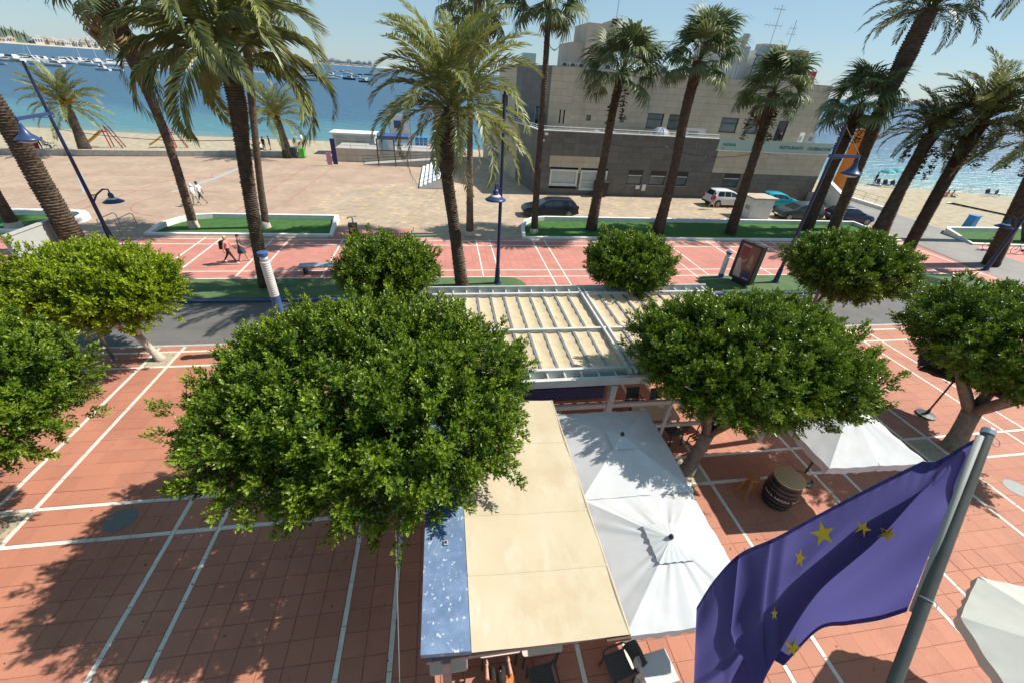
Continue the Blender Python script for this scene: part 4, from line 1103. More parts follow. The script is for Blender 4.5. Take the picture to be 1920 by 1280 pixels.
# ---- things on the terrace
M_CH = pmat('white_plastic', (.68, .68, .66), rough=.45)
def folded_chair(label, x, y, z):
    t = thing('stacked_chair', label, 'chair', (x, y, z), .2, 'white chairs on the terrace')
    mb = MB(); mb.box((0, 0, .45), (.5, .5, .05)); build(mb, 'seat', M_CH, t)
    mb = MB(); mb.box((0, .24, .75), (.5, .05, .55)); build(mb, 'backrest', M_CH, t)
    for a in (-.22, .22):
        for b in (-.22, .22):
            mb = MB(); mb.bar((a, b, 0), (a, b, .44), .045); build(mb, 'leg', M_CH, t)
    mb = MB(); mb.box((0, .0, .95), (.46, .5, .05)); build(mb, 'second_seat', M_CH, t)
folded_chair('white plastic chair on the terrace, left one by the rail', 15.1, 43.1, 4.97)
folded_chair('white plastic chair on the terrace, right one by the rail', 16.6, 43.1, 4.97)
M_DOME = pmat('blue_grey_fabric', (.16, .20, .24), col2=(.26, .31, .36), rough=.6, scale=2)
t = thing('round_tent', 'blue grey domed cocoon standing on the terrace', 'tent', (22.0, 43.6, 4.97))
mb = MB(); mb.lathe([(1.0, .0), (1.12, .35), (1.05, .8), (.8, 1.2), (.4, 1.45), (.02, 1.5)], 18); build(mb, 'shell', M_DOME, t, smooth=True)
for a in range(4):
    mb = MB(); c_, s_ = math.cos(a * PI / 4), math.sin(a * PI / 4)
    mb.tube([(r_ * c_ * k, r_ * s_ * k, z) for k in (1, -1) for r_, z in (((1.14, .05), (1.15, .4), (1.08, .82), (.82, 1.23), (.41, 1.48), (.02, 1.53)) if k == 1 else ((.41, 1.48), (.82, 1.23), (1.08, .82), (1.15, .4), (1.14, .05)))], .03, 5); build(mb, 'rib', M_LOUV, t)
for i, (x, sx, sz, lab) in enumerate(((17.4, 1.6, .75, 'dark planter box on the terrace, right of the white chairs'), (19.4, 1.4, .7, 'dark planter box on the terrace, left of the domed cocoon'), (20.6, .8, .9, 'dark box against the domed cocoon'))):
    t = thing('planter_box', lab, 'planter', (x, 44.6, 4.97))
    mb = MB(); mb.box((0, 0, sz * .35), (sx, .5, sz * .7)); build(mb, 'box', M_BLACK, t)
    mb = MB(); mb.box((0, 0, sz * .78), (sx * .95, .45, sz * .14)); build(mb, 'rim', M_DARK, t)
for x, y, lab, an in ((25.6, 43.2, 'long white printed board on the terrace near the glass balustrade', 0), (38.3, 43.6, 'white menu board at the right end of the terrace', .3), (39.4, 43.4, 'pale picture board next to the white menu board on the terrace', -.2)):
    t = thing('display_board', lab, 'sign', (x, y, 4.97), an); wd = 2.2 if x < 30 else .85
    mb = MB(); mb.box((0, 0, 1.15), (wd, .05, 1.2 if x > 30 else .9)); build(mb, 'panel', M_CH, t)
    mb = MB(); mb.box((-wd * .1, -.035, 1.2), (wd * .5, .02, .4)); build(mb, 'print', M_CONC, t)
    for s in (-1, 1): mb = MB(); mb.bar((s * wd * .4, 0, 0), (s * wd * .4, 0, .6), .05); build(mb, 'leg', M_DARK, t)
# orange pylon and the white entrance wall at the right end
M_OR = pmat('orange_render', (.50, .15, .02), col2=(.56, .19, .03), rough=.8, scale=.7)
t = thing('orange_pylon', 'tall flat orange pylon at the right end of the restaurant', 'pylon', (49.0, 46.2, 0))
zt = 7.2
mb = MB(); mb.prism([(-1.3, -.3), (1.3, -.3), (1.3, .3), (-1.3, .3)], 0, zt); build(mb, 'slab', M_OR, t)
mb = MB(); mb.box((0, 0, .1), (3.0, 1.0, .2)); build(mb, 'base', M_CONC, t)
t = thing('entrance_wall', 'white stepped entrance wall at the right corner of the restaurant', 'wall', (42.4, 40.5, 0))
mb = MB(); mb.hexa([(-.2, -1.1, 0), (.2, -1.1, 0), (.2, 2.2, 0), (-.2, 2.2, 0), (-.2, -1.1, 1.3), (.2, -1.1, 1.3), (.2, 2.2, 2.6), (-.2, 2.2, 2.6)]); build(mb, 'wall', M_WALLW, t)
mb = MB(); mb.hexa([(-.26, -1.2, 1.305), (.26, -1.2, 1.305), (.26, 2.2, 2.605), (-.26, 2.2, 2.605), (-.26, -1.2, 1.4), (.26, -1.2, 1.4), (.26, 2.2, 2.7), (-.26, 2.2, 2.7)]); build(mb, 'coping', M_WALLW, t)
for i in range(5): mb = MB(); mb.box((-.9, 1.6 - i * .33, .48 - i * .1), (1.3, .32, .98 - i * .2)); build(mb, 'step', M_CONC, t)
# white utility box
t = thing('utility_box', 'white rendered utility housing with a pale flat lid, between the palms', 'utility box', (29.3, 35.4, 0))
mb = MB(); mb.box((0, 0, .9), (2.1, 1.7, 1.8)); build(mb, 'housing', M_WALLW, t)
mb = MB(); mb.box((0, 0, 1.87), (2.5, 2.1, .14)); build(mb, 'lid', M_STUCCO, t)
mb = MB(); mb.box((-1.06, -.2, .95), (.03, .6, .35)); build(mb, 'vent', M_CONC, t)
# ================================================================== STREET FURNITURE
M_LAMPW = pmat('lamp_diffuser', (.62, .64, .66), rough=.3)
M_LAMPB = pmat('blue_lamp_paint', (.03, .055, .14), rough=.35, var=.1)
def bell(parent, p, r=.5):
    """Bell-shaped luminaire: narrow neck that flares into a wide brim."""
    mb = MB(); mb.lathe([(.05, .78), (.07, .62), (.12, .42), (.24, .2), (r * .82, .05), (r, -.02), (r * .98, -.07), (r * .7, -.09)], 20, p)
    l = build(mb, 'lamp_shade', M_LAMPB, parent, smooth=True, world=True)
    mb = MB(); mb.lathe([(r * .72, -.09), (r * .55, -.17), (r * .2, -.21), (.01, -.215)], 18, p); build(mb, 'diffuser', M_LAMPW, l, smooth=True, world=True)
def dish(parent, p, r=.52):
    mb = MB(); mb.lathe([(.10, .42), (.14, .3), (.13, .16), (.26, .1), (r * .8, .0), (r, -.06), (r * .97, -.09), (r * .6, -.06)], 20, p)
    l = build(mb, 'lamp_shade', M_LAMPB, parent, smooth=True, world=True)
    mb = MB(); mb.lathe([(.2, .09), (.27, .06), (.27, .11), (.2, .16)], 14, p); build(mb, 'clear_collar', M_LAMPW, l, smooth=True, world=True)
def lamp_post(label, base, top_h, arms, tie=None):
    t = thing('street_lamp', label, 'street lamp', base, 0, 'tall navy street lamps')
    b = Vector(base)
    mb = MB(); mb.tube([b, b + Vector((0, 0, .25)), b + Vector((0, 0, .9)), b + Vector((0, 0, 1.0)), b + Vector((0, 0, top_h))], [.15, .15, .13, .105, .065], 12); build(mb, 'pole', M_NAVY, t, world=True)
    mb = MB(); mb.lathe([(.26, 0), (.26, .04), (.17, .06), (.16, .2)], 14, base); build(mb, 'base_plate', M_NAVY, t, world=True)
    for z, vec, kind in arms:
        v = Vector(vec); a = b + Vector((0, 0, z)); e = a + v
        mb = MB()
        if kind == 'bell':
            mb.bar(a - v * .12, e, .10, .15); mb.bar(a - Vector((0, 0, .18)), a + v * .55 - Vector((0, 0, .03)), .05)
            arm = build(mb, 'arm', M_LAMPB, t, world=True)
            bell(t, e + Vector((0, 0, -.85)) - v.normalized() * .06)
            mb = MB(); mb.tube([e - v.normalized() * .06, e - v.normalized() * .06 + Vector((0, 0, -.1))], .035, 6); build(mb, 'hook', M_LAMPB, t, world=True)
            if tie: mb = MB(); mb.tube([b + Vector((0, 0, top_h - .05)), e], .012, 5); build(mb, 'tie_rod', M_STEEL, t, world=True)
        else:
            pts = [a + Vector((0, 0, -.45)), a + v * .35 + Vector((0, 0, .0)), a + v * .75 + Vector((0, 0, .25)), e + Vector((0, 0, .22)), e]
            mb.tube(pts, [.05, .05, .045, .04, .05], 8); mb.tube([a, a + v * .35 + Vector((0, 0, .0))], .03, 6)
            for k in range(4): q = a + v * (.08 + .09 * k); mb.bar(q, q + Vector((0, 0, -.36 + .1 * k)), .025)
            build(mb, 'bracket', M_NAVY, t, world=True)
            dish(t, e + Vector((0, 0, -.42)))
    return t
lamp_post('navy street lamp on the left with a bell shade and a lower dish shade', gp(210, 452), 9.2, ((yp(103, 213, 27.9).z, (.45, -2.6, 0), 'bell'), (yp(180, 365, 27.9).z, (1.1, .0, .15), 'dish')))
lamp_post('navy street lamp standing in the turf strip beside the centre date palm', gp(932, 532), 9.6, ((yp(938, 352, 21.2).z, (-.35, -.7, .1), 'dish'),))
lamp_post('navy street lamp beside the advertising panel with a bell shade on its arm', gp(1453, 530), 8.9, ((yp(1567, 292, 21).z, (1.9, .15, 0), 'bell'),), tie=True)
l4 = gp(1847, 507); lamp_post('navy street lamp at the right edge behind the leaning palm trunk', l4, 9.2, ((yp(1906, 418, l4.y).z, (-1.0, .1, .15), 'dish'), (7.2, (1.9, .3, 0), 'bell')))
M_COLW = pmat('white_ribbed_column', (.60, .60, .57), rough=.35, scale=3)
M_COLB = pmat('blue_column', (.05, .10, .24), rough=.4, scale=3, var=.2)
def light_column(label, x, y, h, r, z1):
    t = thing('light_column', label, 'light column', (x, y, 0), 0, 'cylindrical light columns')
    mb = MB(); mb.lathe([(r * 1.5, 0), (r * 1.5, .04), (r, .06), (r, z1)], 20); o = build(mb, 'shaft', M_COLB, t); sharp(o.data, 40)
    n = 16; pr = []
    for i in range(n): z = z1 + (h - z1 - .35) * i / n; dz = (h - z1 - .35) / n; pr += [(r * .93, z), (r * 1.0, z + dz * .3), (r * 1.0, z + dz * .7), (r * .93, z + dz * .98)]
    mb = MB(); mb.lathe(pr, 20); build(mb, 'diffuser', M_COLW, t, smooth=True)
    mb = MB(); mb.lathe([(r * .8, h - .36), (r * .8, h - .14)], 20); build(mb, 'neck', M_COLW, t, smooth=True)
    mb = MB(); mb.lathe([(r * 1.04, h - .14), (r * 1.06, h - .02), (r * .9, h), (.01, h + .01)], 20); o = build(mb, 'cap', M_COLB, t); sharp(o.data, 40)
light_column('blue and white ribbed light column, behind the biggest tree', -6.5, 14.9, 4.25, .165, 2.5)
light_column('short white light column left of the advertising panel', 17.25, 21.6, 1.75, .17, .3)
# advertising panel
a_ = gp(1395, 452, 2.55); b_ = gp(1430, 466, 2.55); c_ = (a_ + b_) / 2; an = math.atan2(b_.y - a_.y, b_.x - a_.x)
t = thing('advertising_panel', 'black framed advertising panel with a brown poster on the turf strip', 'sign', (c_.x, c_.y, 0), an)
wd = min(1.5, (b_ - a_).length); hw = wd / 2
mb = MB(); mb.box2(-hw - .12, hw + .12, -.02, .30, .25, 2.62); build(mb, 'cabinet', M_BLACK, t)
mb = MB(); mb.box2(-.5, .5, .0, .28, 0, .24); build(mb, 'foot', M_BLACK, t)
for (x0, x1, z0, z1) in ((-hw - .12, hw + .12, 2.5, 2.62), (-hw - .12, hw + .12, .25, .4), (-hw - .12, -hw, .4, 2.5), (hw, hw + .12, .4, 2.5)):
    mb = MB(); mb.box2(x0, x1, -.06, -.021, z0, z1); build(mb, 'frame', M_BLACK, t)
PO = [pmat('poster_brown', (.13, .06, .04), col2=(.20, .11, .07), rough=.25, scale=3), pmat('poster_red', (.20, .03, .025), rough=.25), pmat('poster_white', (.38, .36, .35), rough=.25, scale=6, var=.3), pmat('poster_tan', (.32, .2, .12), rough=.25, scale=5, var=.3), pmat('poster_navy', (.05, .05, .10), rough=.25)]
def flat(parent, name, pts, y, mat):
    mb = MB(); mb.poly([(p[0], y, p[1]) for p in pts]); return build(mb, name, mat, parent)
ps_ = flat(t, 'poster', [(-hw, .4), (hw, .4), (hw, 2.5), (-hw, 2.5)], -.024, PO[0])
for nm, pts, k in (('red_field', [(-.45, 1.75), (-.02, 1.7), (-.02, 2.3), (-.45, 2.35)], 1), ('figure', [(-.52, .42), (-.05, .42), (-.1, .8), (-.3, 1.5), (-.42, 1.62), (-.55, 1.5)], 2), ('figure', [(.12, 1.2), (.42, 1.1), (.4, 1.75), (.3, 2.0), (.2, 1.95)], 3), ('arm', [(-.25, 1.3), (.05, 1.55), (.02, 1.65), (-.3, 1.45)], 3), ('dark_field', [(.0, .42), (.55, .42), (.5, .95), (.02, 1.0)], 4)):
    flat(ps_, nm, [(p[0] * hw / .62, p[1]) for p in pts], -.027, PO[k])
flat(ps_, 'caption', [(-.5 * hw / .62, 2.34), (.02, 2.34), (.02, 2.42), (-.5 * hw / .62, 2.42)], -.027, PO[2]); flat(ps_, 'caption', [(.1, .47), (.5 * hw / .62, .47), (.5 * hw / .62, .54), (.1, .54)], -.029, PO[2])
# grey display boards with bench, left edge
M_GPAN = pmat('grey_display_glass', (.36, .39, .36), col2=(.42, .45, .42), rough=.3, scale=1)
M_GFR = pmat('light_grey_frame', (.42, .42, .41), rough=.45)
t = thing('display_board', 'pair of upright pale grey display boards beside the brown bench', 'sign', (-22.0, 23.4, 0), rad(88))
for x0, x1, lab in ((-.1, 2.6, ''), (2.75, 4.0, '')):
    mb = MB(); mb.box2(x0, x1, -.1, .1, .35, .45); mb.box2(x0, x1, -.1, .1, 1.7, 1.8); mb.box2(x0, x0 + .1, -.1, .1, .45, 1.7); mb.box2(x1 - .1, x1, -.1, .1, .45, 1.7); f_ = build(mb, 'frame', M_GFR, t)
    mb = MB(); mb.box2(x0 + .1, x1 - .1, -.05, .05, .45, 1.7); build(mb, 'panel', M_GPAN, f_)
    for x in (x0 + .25, x1 - .25): mb = MB(); mb.bar((x, 0, 0), (x, 0, .35), .09); build(mb, 'leg', M_DARK, t)
M_BENCH = pmat('red_brown_slats', (.17, .06, .035), rough=.55, var=.3, scale=8)
def slat_bench(label, x, y, rz, back=True, L=1.9):
    t = thing('park_bench', label, 'bench', (x, y, 0), rz)
    for i in range(4): mb = MB(); mb.box((0, -.22 + .14 * i, .45), (L, .11, .045)); build(mb, 'seat_slat', M_BENCH, t)
    if back:
        for i in range(3): mb = MB(); mb.box((0, .30 + .04 * i, .58 + .15 * i), (L, .035, .11)); build(mb, 'back_slat', M_BENCH, t)
    for s in (-1, 1): mb = MB(); mb.bar((s * L * .4, -.2, 0), (s * L * .4, -.2, .43), .06); mb.bar((s * L * .4, .25, 0), (s * L * .4, .3, .43), .06); mb.bar((s * L * .4, -.25, .41), (s * L * .4, .28, .41), .05); mb.bar((s * L * .4, .29, .42), (s * L * .4, .42, .95), .05); build(mb, 'leg', M_DARK, t)
slat_bench('red brown slatted bench at the left edge on the promenade', -23.6, 22.9, 0)
M_SLATE = pmat('blue_grey_stone', (.23, .27, .30), col2=(.30, .34, .37), rough=.4, scale=2)
q = gp(602, 512); t = thing('stone_bench', 'backless bench with a curved blue grey seat on the promenade', 'bench', (q.x + .05, q.y, 0))
mb = MB(); P = [[(-1.15 + 2.3 * i / 10, y, .45 + z + .05 * math.cos((i - 5) / 5 * 1.5)) for i in range(11)] for y, z in ((-.3, -.06), (-.3, .0), (-.28, .02), (.28, .02), (.3, .0), (.3, -.06), (-.3, -.06))]; mb.grid(P); build(mb, 'seat', M_SLATE, t)
for s in (-.85, .85): mb = MB(); mb.box((s, 0, .2), (.12, .4, .42)); build(mb, 'leg', M_BLACK, t)
# drinking fountain
M_BRN = pmat('brown_pedestal', (.07, .028, .02), rough=.6, var=.25, scale=8)
t = thing('drinking_fountain', 'brown pedestal drinking fountain with a steel spout, by the promenade edge', 'fountain', (-6.3, 28.75, 0), .12)
mb = MB(); mb.hexa([(-.3, -.26, 0), (.3, -.26, 0), (.3, .26, 0), (-.3, .26, 0), (-.25, -.24, .8), (.25, -.24, .8), (.25, .24, .8), (-.25, .24, .8)]); build(mb, 'pedestal', M_BRN, t)
mb = MB(); mb.box2(-.3, .3, -.28, .28, .8, .92); build(mb, 'basin', M_DARK, t)
mb = MB(); mb.box2(-.2, .22, -.262, -.25, .62, .72); build(mb, 'plate', M_STEEL, t)
mb = MB(); mb.tube([(.05, 0, .9), (.05, 0, 1.25), (0, 0, 1.38), (-.22, 0, 1.36), (-.3, 0, 1.25)], [.06, .05, .04, .03, .03], 8); mb.tube([(-.3, 0, 1.32), (.35, 0, 1.42)], .02, 5); build(mb, 'spout', M_STEEL, t)
# handrail at the left planter
t = thing('handrail', 'bent metal handrail at the end of the left planter', 'railing', (-21.6, 29.4, 0))
for dx in (0, 1.0): mb = MB(); mb.tube([(dx, -.6, 0), (dx, -.6, .95), (dx, .9, .95), (dx, 1.1, .8), (dx, 1.1, 0)], .028, 6); mb.tube([(dx, -.6, .5), (dx, 1.1, .5)], .02, 6); build(mb, 'rail', M_STEEL, t)
# ramp, platform, tribune steps, rails
t = thing('access_ramp', 'beige walled ramp and platform with railings by the beach', 'ramp', (-6, 56, 0))
M_RAMP = pmat('beige_block_wall', (.44, .38, .30), col2=(.50, .44, .36), rough=.85, scale=1.5, island=.08)
mb = MB(); mb.box2(-12.9, 1.6, 56.0, 60.5, 0, 1.5); mb.hexa([(-9.5, 54.3, 0), (1.6, 54.3, 0), (1.6, 55.98, 0), (-9.5, 55.98, 0), (-9.5, 54.3, .06), (1.6, 54.3, 1.1), (1.6, 55.98, 1.1), (-9.5, 55.98, .06)]); build(mb, 'platform', M_CONC, t, world=True)
for i in range(12):
    x = -12.9 + i * 1.208
    for z in (.02, .77): mb = MB(); mb.box2(x + .01, x + 1.198, 55.94, 55.998, z + .01, z + .73); build(mb, 'wall_block', M_RAMP, t, world=True)
def rail(parent, pts, h, n, mat, levels=(1, .66, .33)):
    mb = MB()
    for lv in levels: mb.tube([Vector(p) + Vector((0, 0, h * lv)) for p in pts], .022, 5)
    o = build(mb, 'rail', mat, parent, world=True)
    for a, b in zip(pts, pts[1:]):
        for i in range(n + 1): q = Vector(a).lerp(Vector(b), i / n); mb = MB(); mb.bar(q, q + Vector((0, 0, h)), .035); build(mb, 'post', mat, o, world=True)
rail(t, [(-9.5, 54.25, .06), (1.6, 54.25, 1.1)], .95, 6, M_DARK); rail(t, [(-12.9, 56.1, 1.5), (1.6, 56.1, 1.5)], 1.0, 8, M_STEEL); rail(t, [(-12.9, 60.4, 1.5), (1.6, 60.4, 1.5)], 1.0, 8, M_STEEL)
t = thing('tribune_steps', 'white edged concrete steps beside the access ramp, half hidden by the palm', 'steps', (-1, 48, 0))
for i in range(6):
    x = -2.5 + i * .46; mb = MB(); mb.box2(x, x + .458 if i < 5 else x + .9, 43.2 + .0 * i, 53.9, -.01, .2 + .19 * i); build(mb, 'step', M_WALLW, t, world=True)
rail(t, [(-2.45, 43.3, 0), (.6, 43.3, 1.1)], .9, 2, M_DARK, (1, .55))
# hut, signs, bins, playground
t = thing('beach_hut', 'white beach hut with a flat overhanging roof behind the ramp', 'hut', (-11.6, 62.6, 0))
M_HUT = pmat('pale_green_hut', (.50, .55, .52), rough=.6, scale=1)
mb = MB(); mb.box2(-2.6, 2.6, -1.2, 1.2, 0, 2.35); build(mb, 'wall', M_HUT, t)
mb = MB(); mb.box2(-2.9, 2.9, -1.6, 1.5, 2.35, 2.56); build(mb, 'roof', M_WALLW, t)
for x in (-1.5, .9): mb = MB(); mb.box2(x - .7, x + .7, -1.26, -1.205, .8, 2.0); build(mb, 'shutter', M_GPAN, t)
def sign(name, label, x, y, w_, z0, z1, mat, pmat_, legs=True, rz=0):
    t = thing(name, label, 'sign', (x, y, 0), rz)
    mb = MB(); mb.box2(-w_ / 2, w_ / 2, -.05, .05, z0, z1); build(mb, 'panel', mat, t)
    mb = MB(); mb.box2(-w_ / 2 + .1, w_ / 2 - .1, -.065, -.052, z0 + .1, z1 - .1); pr = build(mb, 'print', pmat_, t)
    if legs:
        for s in (-1, 1): mb = MB(); mb.bar((s * w_ / 2, 0, 0), (s * w_ / 2, 0, z1), .09); build(mb, 'leg', M_DARK, t)
    return t, pr
M_MAP = pmat('map_print', (.20, .42, .55), col2=(.62, .60, .58), rough=.4, scale=1.1, sharpness=.8)
s_, pr = sign('information_board', 'information board with a map print on two dark legs, in front of the ramp', -6.7, 53.9, 2.0, 1.7, 3.0, M_DARK, M_MAP)
M_PURP = pmat('purple_banner', (.035, .022, .11), rough=.6)
M_PINK = pmat('pink_banner', (.55, .25, .32), rough=.6)
t, pr = sign('banner_totem', 'narrow purple banner totem at the left end of the ramp', -12.4, 53.0, .5, .2, 2.9, M_PURP, M_PURP, False)
mb = MB(); mb.box2(-.95, -.4, .12, .18, .1, 1.4); build(mb, 'side_panel', M_PINK, t)
t, pr = sign('blue_symbol_sign', 'tall white panel with a blue square symbol behind the ramp', -5.6, 62, 2.6, 1.6, 4.9, M_WALLW, M_WALLW)
mb = MB(); mb.box2(-.75, .15, -.085, -.066, 3.3, 4.2); sq = build(mb, 'blue_square', M_COLB, t)
lettering('L', .7, (-.5, -.09, 3.48), RX, M_WALLW, sq); lettering('S', .34, (-.1, -.09, 3.4), RX, M_WALLW, sq)
M_BLUET = pmat('bright_blue_plastic', (.03, .2, .55), col2=(.06, .28, .62), rough=.45, scale=3)
t = thing('barrier_stack', 'bright blue plastic barriers stacked on the beach platform', 'barriers', (-3.0, 62.4, 0))
for i in range(3): mb = MB(); mb.box((i * .55 - .5, .1 * i, 1.25), (.45, .9, 2.1), 0.05 * i); build(mb, 'barrier', M_BLUET, t)
t = thing('blue_canopy', 'small blue canopy on posts behind the ramp', 'canopy', (-6.4, 60.0, 0))
mb = MB(); mb.hexa([(-2.0, -.5, 2.3), (2, -.5, 2.3), (2, .5, 2.55), (-2, .5, 2.55), (-2, -.5, 2.6), (2, -.5, 2.6), (2, .5, 2.85), (-2, .5, 2.85)]); build(mb, 'roof', M_COLB, t)
for x in (-1.8, 1.8): mb = MB(); mb.bar((x, 0, 0), (x, 0, 2.35), .07); build(mb, 'post', M_STEEL, t)
def wheelie(label, x, y, mat, h=1.05, w_=.55, rz=0):
    t = thing('litter_bin', label, 'bin', (x, y, 0), rz)
    mb = MB(); a = w_ / 2; mb.hexa([(-a * .8, -a * .8, .06), (a * .8, -a * .8, .06), (a * .8, a * .8, .06), (-a * .8, a * .8, .06), (-a, -a, h - .1), (a, -a, h - .1), (a, a, h - .1), (-a, a, h - .1)]); build(mb, 'body', mat, t)
    mb = MB(); mb.hexa([(-a * 1.06, -a * 1.1, h - .1), (a * 1.06, -a * 1.1, h - .1), (a * 1.06, a * 1.1, h - .1), (-a * 1.06, a * 1.1, h - .1), (-a * .9, -a * .9, h), (a * .9, -a * .9, h), (a * .9, a * .9, h), (-a * .9, a * .9, h)]); build(mb, 'lid', mat, t)
    for s in (-1, 1): mb = MB(); mb.tube([(s * a * .85, a * .8, .1), (s * a * .65, a * .8, .1)], .1, 10); build(mb, 'wheel', M_RUBBER, t)
M_GRB = pmat('lime_green_plastic', (.10, .45, .06), rough=.45)
wheelie('lime green bin at the end of the sea wall', -17.2, 57.5, M_GRB, 1.15, .7); wheelie('dark blue bin next to the lime green one', -18.1, 57.4, M_NAVY, 1.15, .7)
wheelie('black bin against the restaurant wall, left one of two', 15.55, 41.75, M_BLACK, 1.55, .62); wheelie('black bin against the restaurant wall, right one of two', 16.35, 41.75, M_BLACK, 1.55, .62)
M_ORP = pmat('orange_plastic', (.55, .25, .02), rough=.4); M_REDPL = pmat('red_plastic', (.5, .03, .03), rough=.4)
def slide(label, x, y, rz, mat):
    t = thing('playground_slide', label, 'slide', (x, y, -.1), rz)
    mb = MB(); P = []
    for i in range(9):
        f_ = i / 8; z = 1.5 * (1 - f_) ** 1.15 + .25; xx = -.3 - 2.2 * f_
        P.append([(xx, -.32, z + .22), (xx, -.28, z), (xx, .28, z), (xx, .32, z + .22)])
    mb.grid(P); build(mb, 'chute', mat, t)
    for s in (-.35, .35): mb = MB(); mb.bar((.1, s, 0), (-.1, s, 2.4), .09); build(mb, 'post', M_REDPL, t)
    for s in (-.35, .35): mb = MB(); mb.bar((1.3, s, 0), (.35, s, 2.3), .08); build(mb, 'ladder_side', M_DARK, t)
    for i in range(5): mb = MB(); f_ = i / 5; mb.bar((1.25 - .9 * f_, -.35, .3 + 2 * f_ * .8), (1.25 - .9 * f_, .35, .3 + 2 * f_ * .8), .06); build(mb, 'rung', M_REDPL, t)
    mb = MB(); mb.box((.05, 0, 1.75), (.5, .7, .08)); build(mb, 'platform', M_REDPL, t)
slide('orange playground slide with a red ladder on the sand', -39.7, 60.3, 0.1, M_ORP); slide('yellow orange slide on the sand behind the leaning palm', -33.5, 61.8, .3, M_ORP)
# beach things
def beach_umbrella(label, x, y, col, r=1.1):
    t = thing('beach_umbrella', label, 'umbrella', (x, y, -.15))
    mb = MB(); mb.tube([(0, 0, 0), (.08, 0, 2.0)], .025, 6); build(mb, 'pole', M_WHITE, t)
    mb = MB(); mb.lathe([(r, 1.55), (r * .75, 1.8), (r * .4, 2.0), (.02, 2.1)], 8, cap=False); build(mb, 'canopy', col, t)
M_TQ = pmat('turquoise_fabric', (.10, .40, .42), rough=.7, trans=.3, scale=2)
q = gp(1654, 345, -.1); beach_umbrella('turquoise beach umbrella near the waterline', q.x, q.y, M_TQ)
q = gp(1683, 346, -.1); beach_umbrella('second turquoise beach umbrella behind the dark palm trunk', q.x, q.y + 1, M_TQ)
for i, (px, py) in enumerate(((1648, 348), (1662, 350), (1676, 351), (1853, 367), (1868, 368))):
    q = gp(px, py, -.1); t = thing('beach_chair', ('dark folding beach chair under the turquoise umbrella, leftmost', 'dark folding beach chair under the turquoise umbrella, middle', 'dark folding beach chair beside the turquoise umbrellas, rightmost', 'folding beach chair alone near the waterline, left of a pair', 'folding beach chair alone near the waterline, right of a pair')[i], 'chair', (q.x, q.y, -.15), .4 * i, 'beach chairs')
    mb = MB(); mb.box((0, 0, .3), (.55, .5, .04)); build(mb, 'seat', M_NAVY, t); mb = MB(); mb.bar((0, .25, .3), (0, .5, .85), .52, .03, (1, 0, 0)); build(mb, 'backrest', M_NAVY, t)
    for a in (-.25, .25): mb = MB(); mb.bar((a, -.25, 0), (a, .25, .32), .03); mb.bar((a, .25, 0), (a, -.25, .32), .03); build(mb, 'leg', M_STEEL, t)
q = gp(1826, 431); t = thing('blue_tank', 'upright blue plastic tank on the sand behind the right planter', 'tank', (q.x, q.y + .6, -.05), .15)
mb = MB(); mb.hexa([(-.38, -.35, 0), (.38, -.35, 0), (.38, .35, 0), (-.38, .35, 0), (-.35, -.32, 1.2), (.35, -.32, 1.2), (.35, .32, 1.2), (-.35, .32, 1.2)]); build(mb, 'body', M_BLUET, t)
mb = MB(); mb.box((0, 0, 1.24), (.8, .74, .08)); build(mb, 'lid', M_BLUET, t)
mb = MB(); a_, b_ = gp(1783, 381), gp(1890, 404)
for i in range(26): q = a_.lerp(b_, i / 25); mb.box((q.x, q.y, -.02), (.55, 1.0, .05), math.atan2(b_.y - a_.y, b_.x - a_.x))
structure(mb, 'boardwalk', M_WALLW)
t = thing('path_railing', 'low metal railing on a white kerb beside the beach path', 'railing', (47.6, 41, 0))
rail(t, [(47.9, 38.6, .3), (48.0, 46.5, .3)], .85, 5, M_STEEL, (1, .5)); mb = MB(); mb.box2(47.7, 48.2, 38, 47, -.05, .3); build(mb, 'kerb', M_WALLW, t, world=True)
# jetty and boat dock stub seen between the palms
t = thing('floating_dock', 'small white floating dock in the shallows behind the date palm', 'dock', (1.5, 88, -.3), .1)
mb = MB(); mb.box((0, 0, .35), (6, 2.4, .5)); build(mb, 'deck', M_WALLW, t); mb = MB(); mb.box((0, 0, .0), (5.6, 2.2, .3)); build(mb, 'float', M_DARK, t)
# overhead cables
def cable(label, pts, sag, r_=.014, bulbs=0):
    t = thing('overhead_cable', label, 'cable', pts[0]); mb = MB()
    for a, b in zip(pts, pts[1:]):
        a, b = Vector(a), Vector(b); mb.tube([a.lerp(b, i / 12) - Vector((0, 0, sag * 4 * (i / 12) * (1 - i / 12))) for i in range(13)], r_, 4)
    build(mb, 'wire', M_BLACK, t, world=True)
    if bulbs:
        mb = MB(); a, b = Vector(pts[0]), Vector(pts[1])
        for i in range(1, bulbs): f_ = i / bulbs; q = a.lerp(b, f_) - Vector((0, 0, sag * 4 * f_ * (1 - f_) + .06)); mb.lathe([(.02, .05), (.045, .0), (.02, -.05)], 6, q)
        o = build(mb, 'bulbs', M_DARK, t, world=True); o['kind'] = 'stuff'
cable('black cable sagging from the restaurant front to the tallest fan palm', [(14.2, YF - .1, 5.75), yp(1248, 275, 30.4), yp(1425, 285, 30.6), (40.5, YF - .2, 5.3)], .55)
cable('string of small bulbs from a slim palm to the camera mast', [yp(1022, 60, 30.3), (11.9, 48.2, 13.4)], .9, bulbs=14)
cable('thin cable from the left street lamp to the hanging palm', [gp(210, 452) + Vector((0, 0, 6.2)), yp(470, 262, 21.1)], .25)

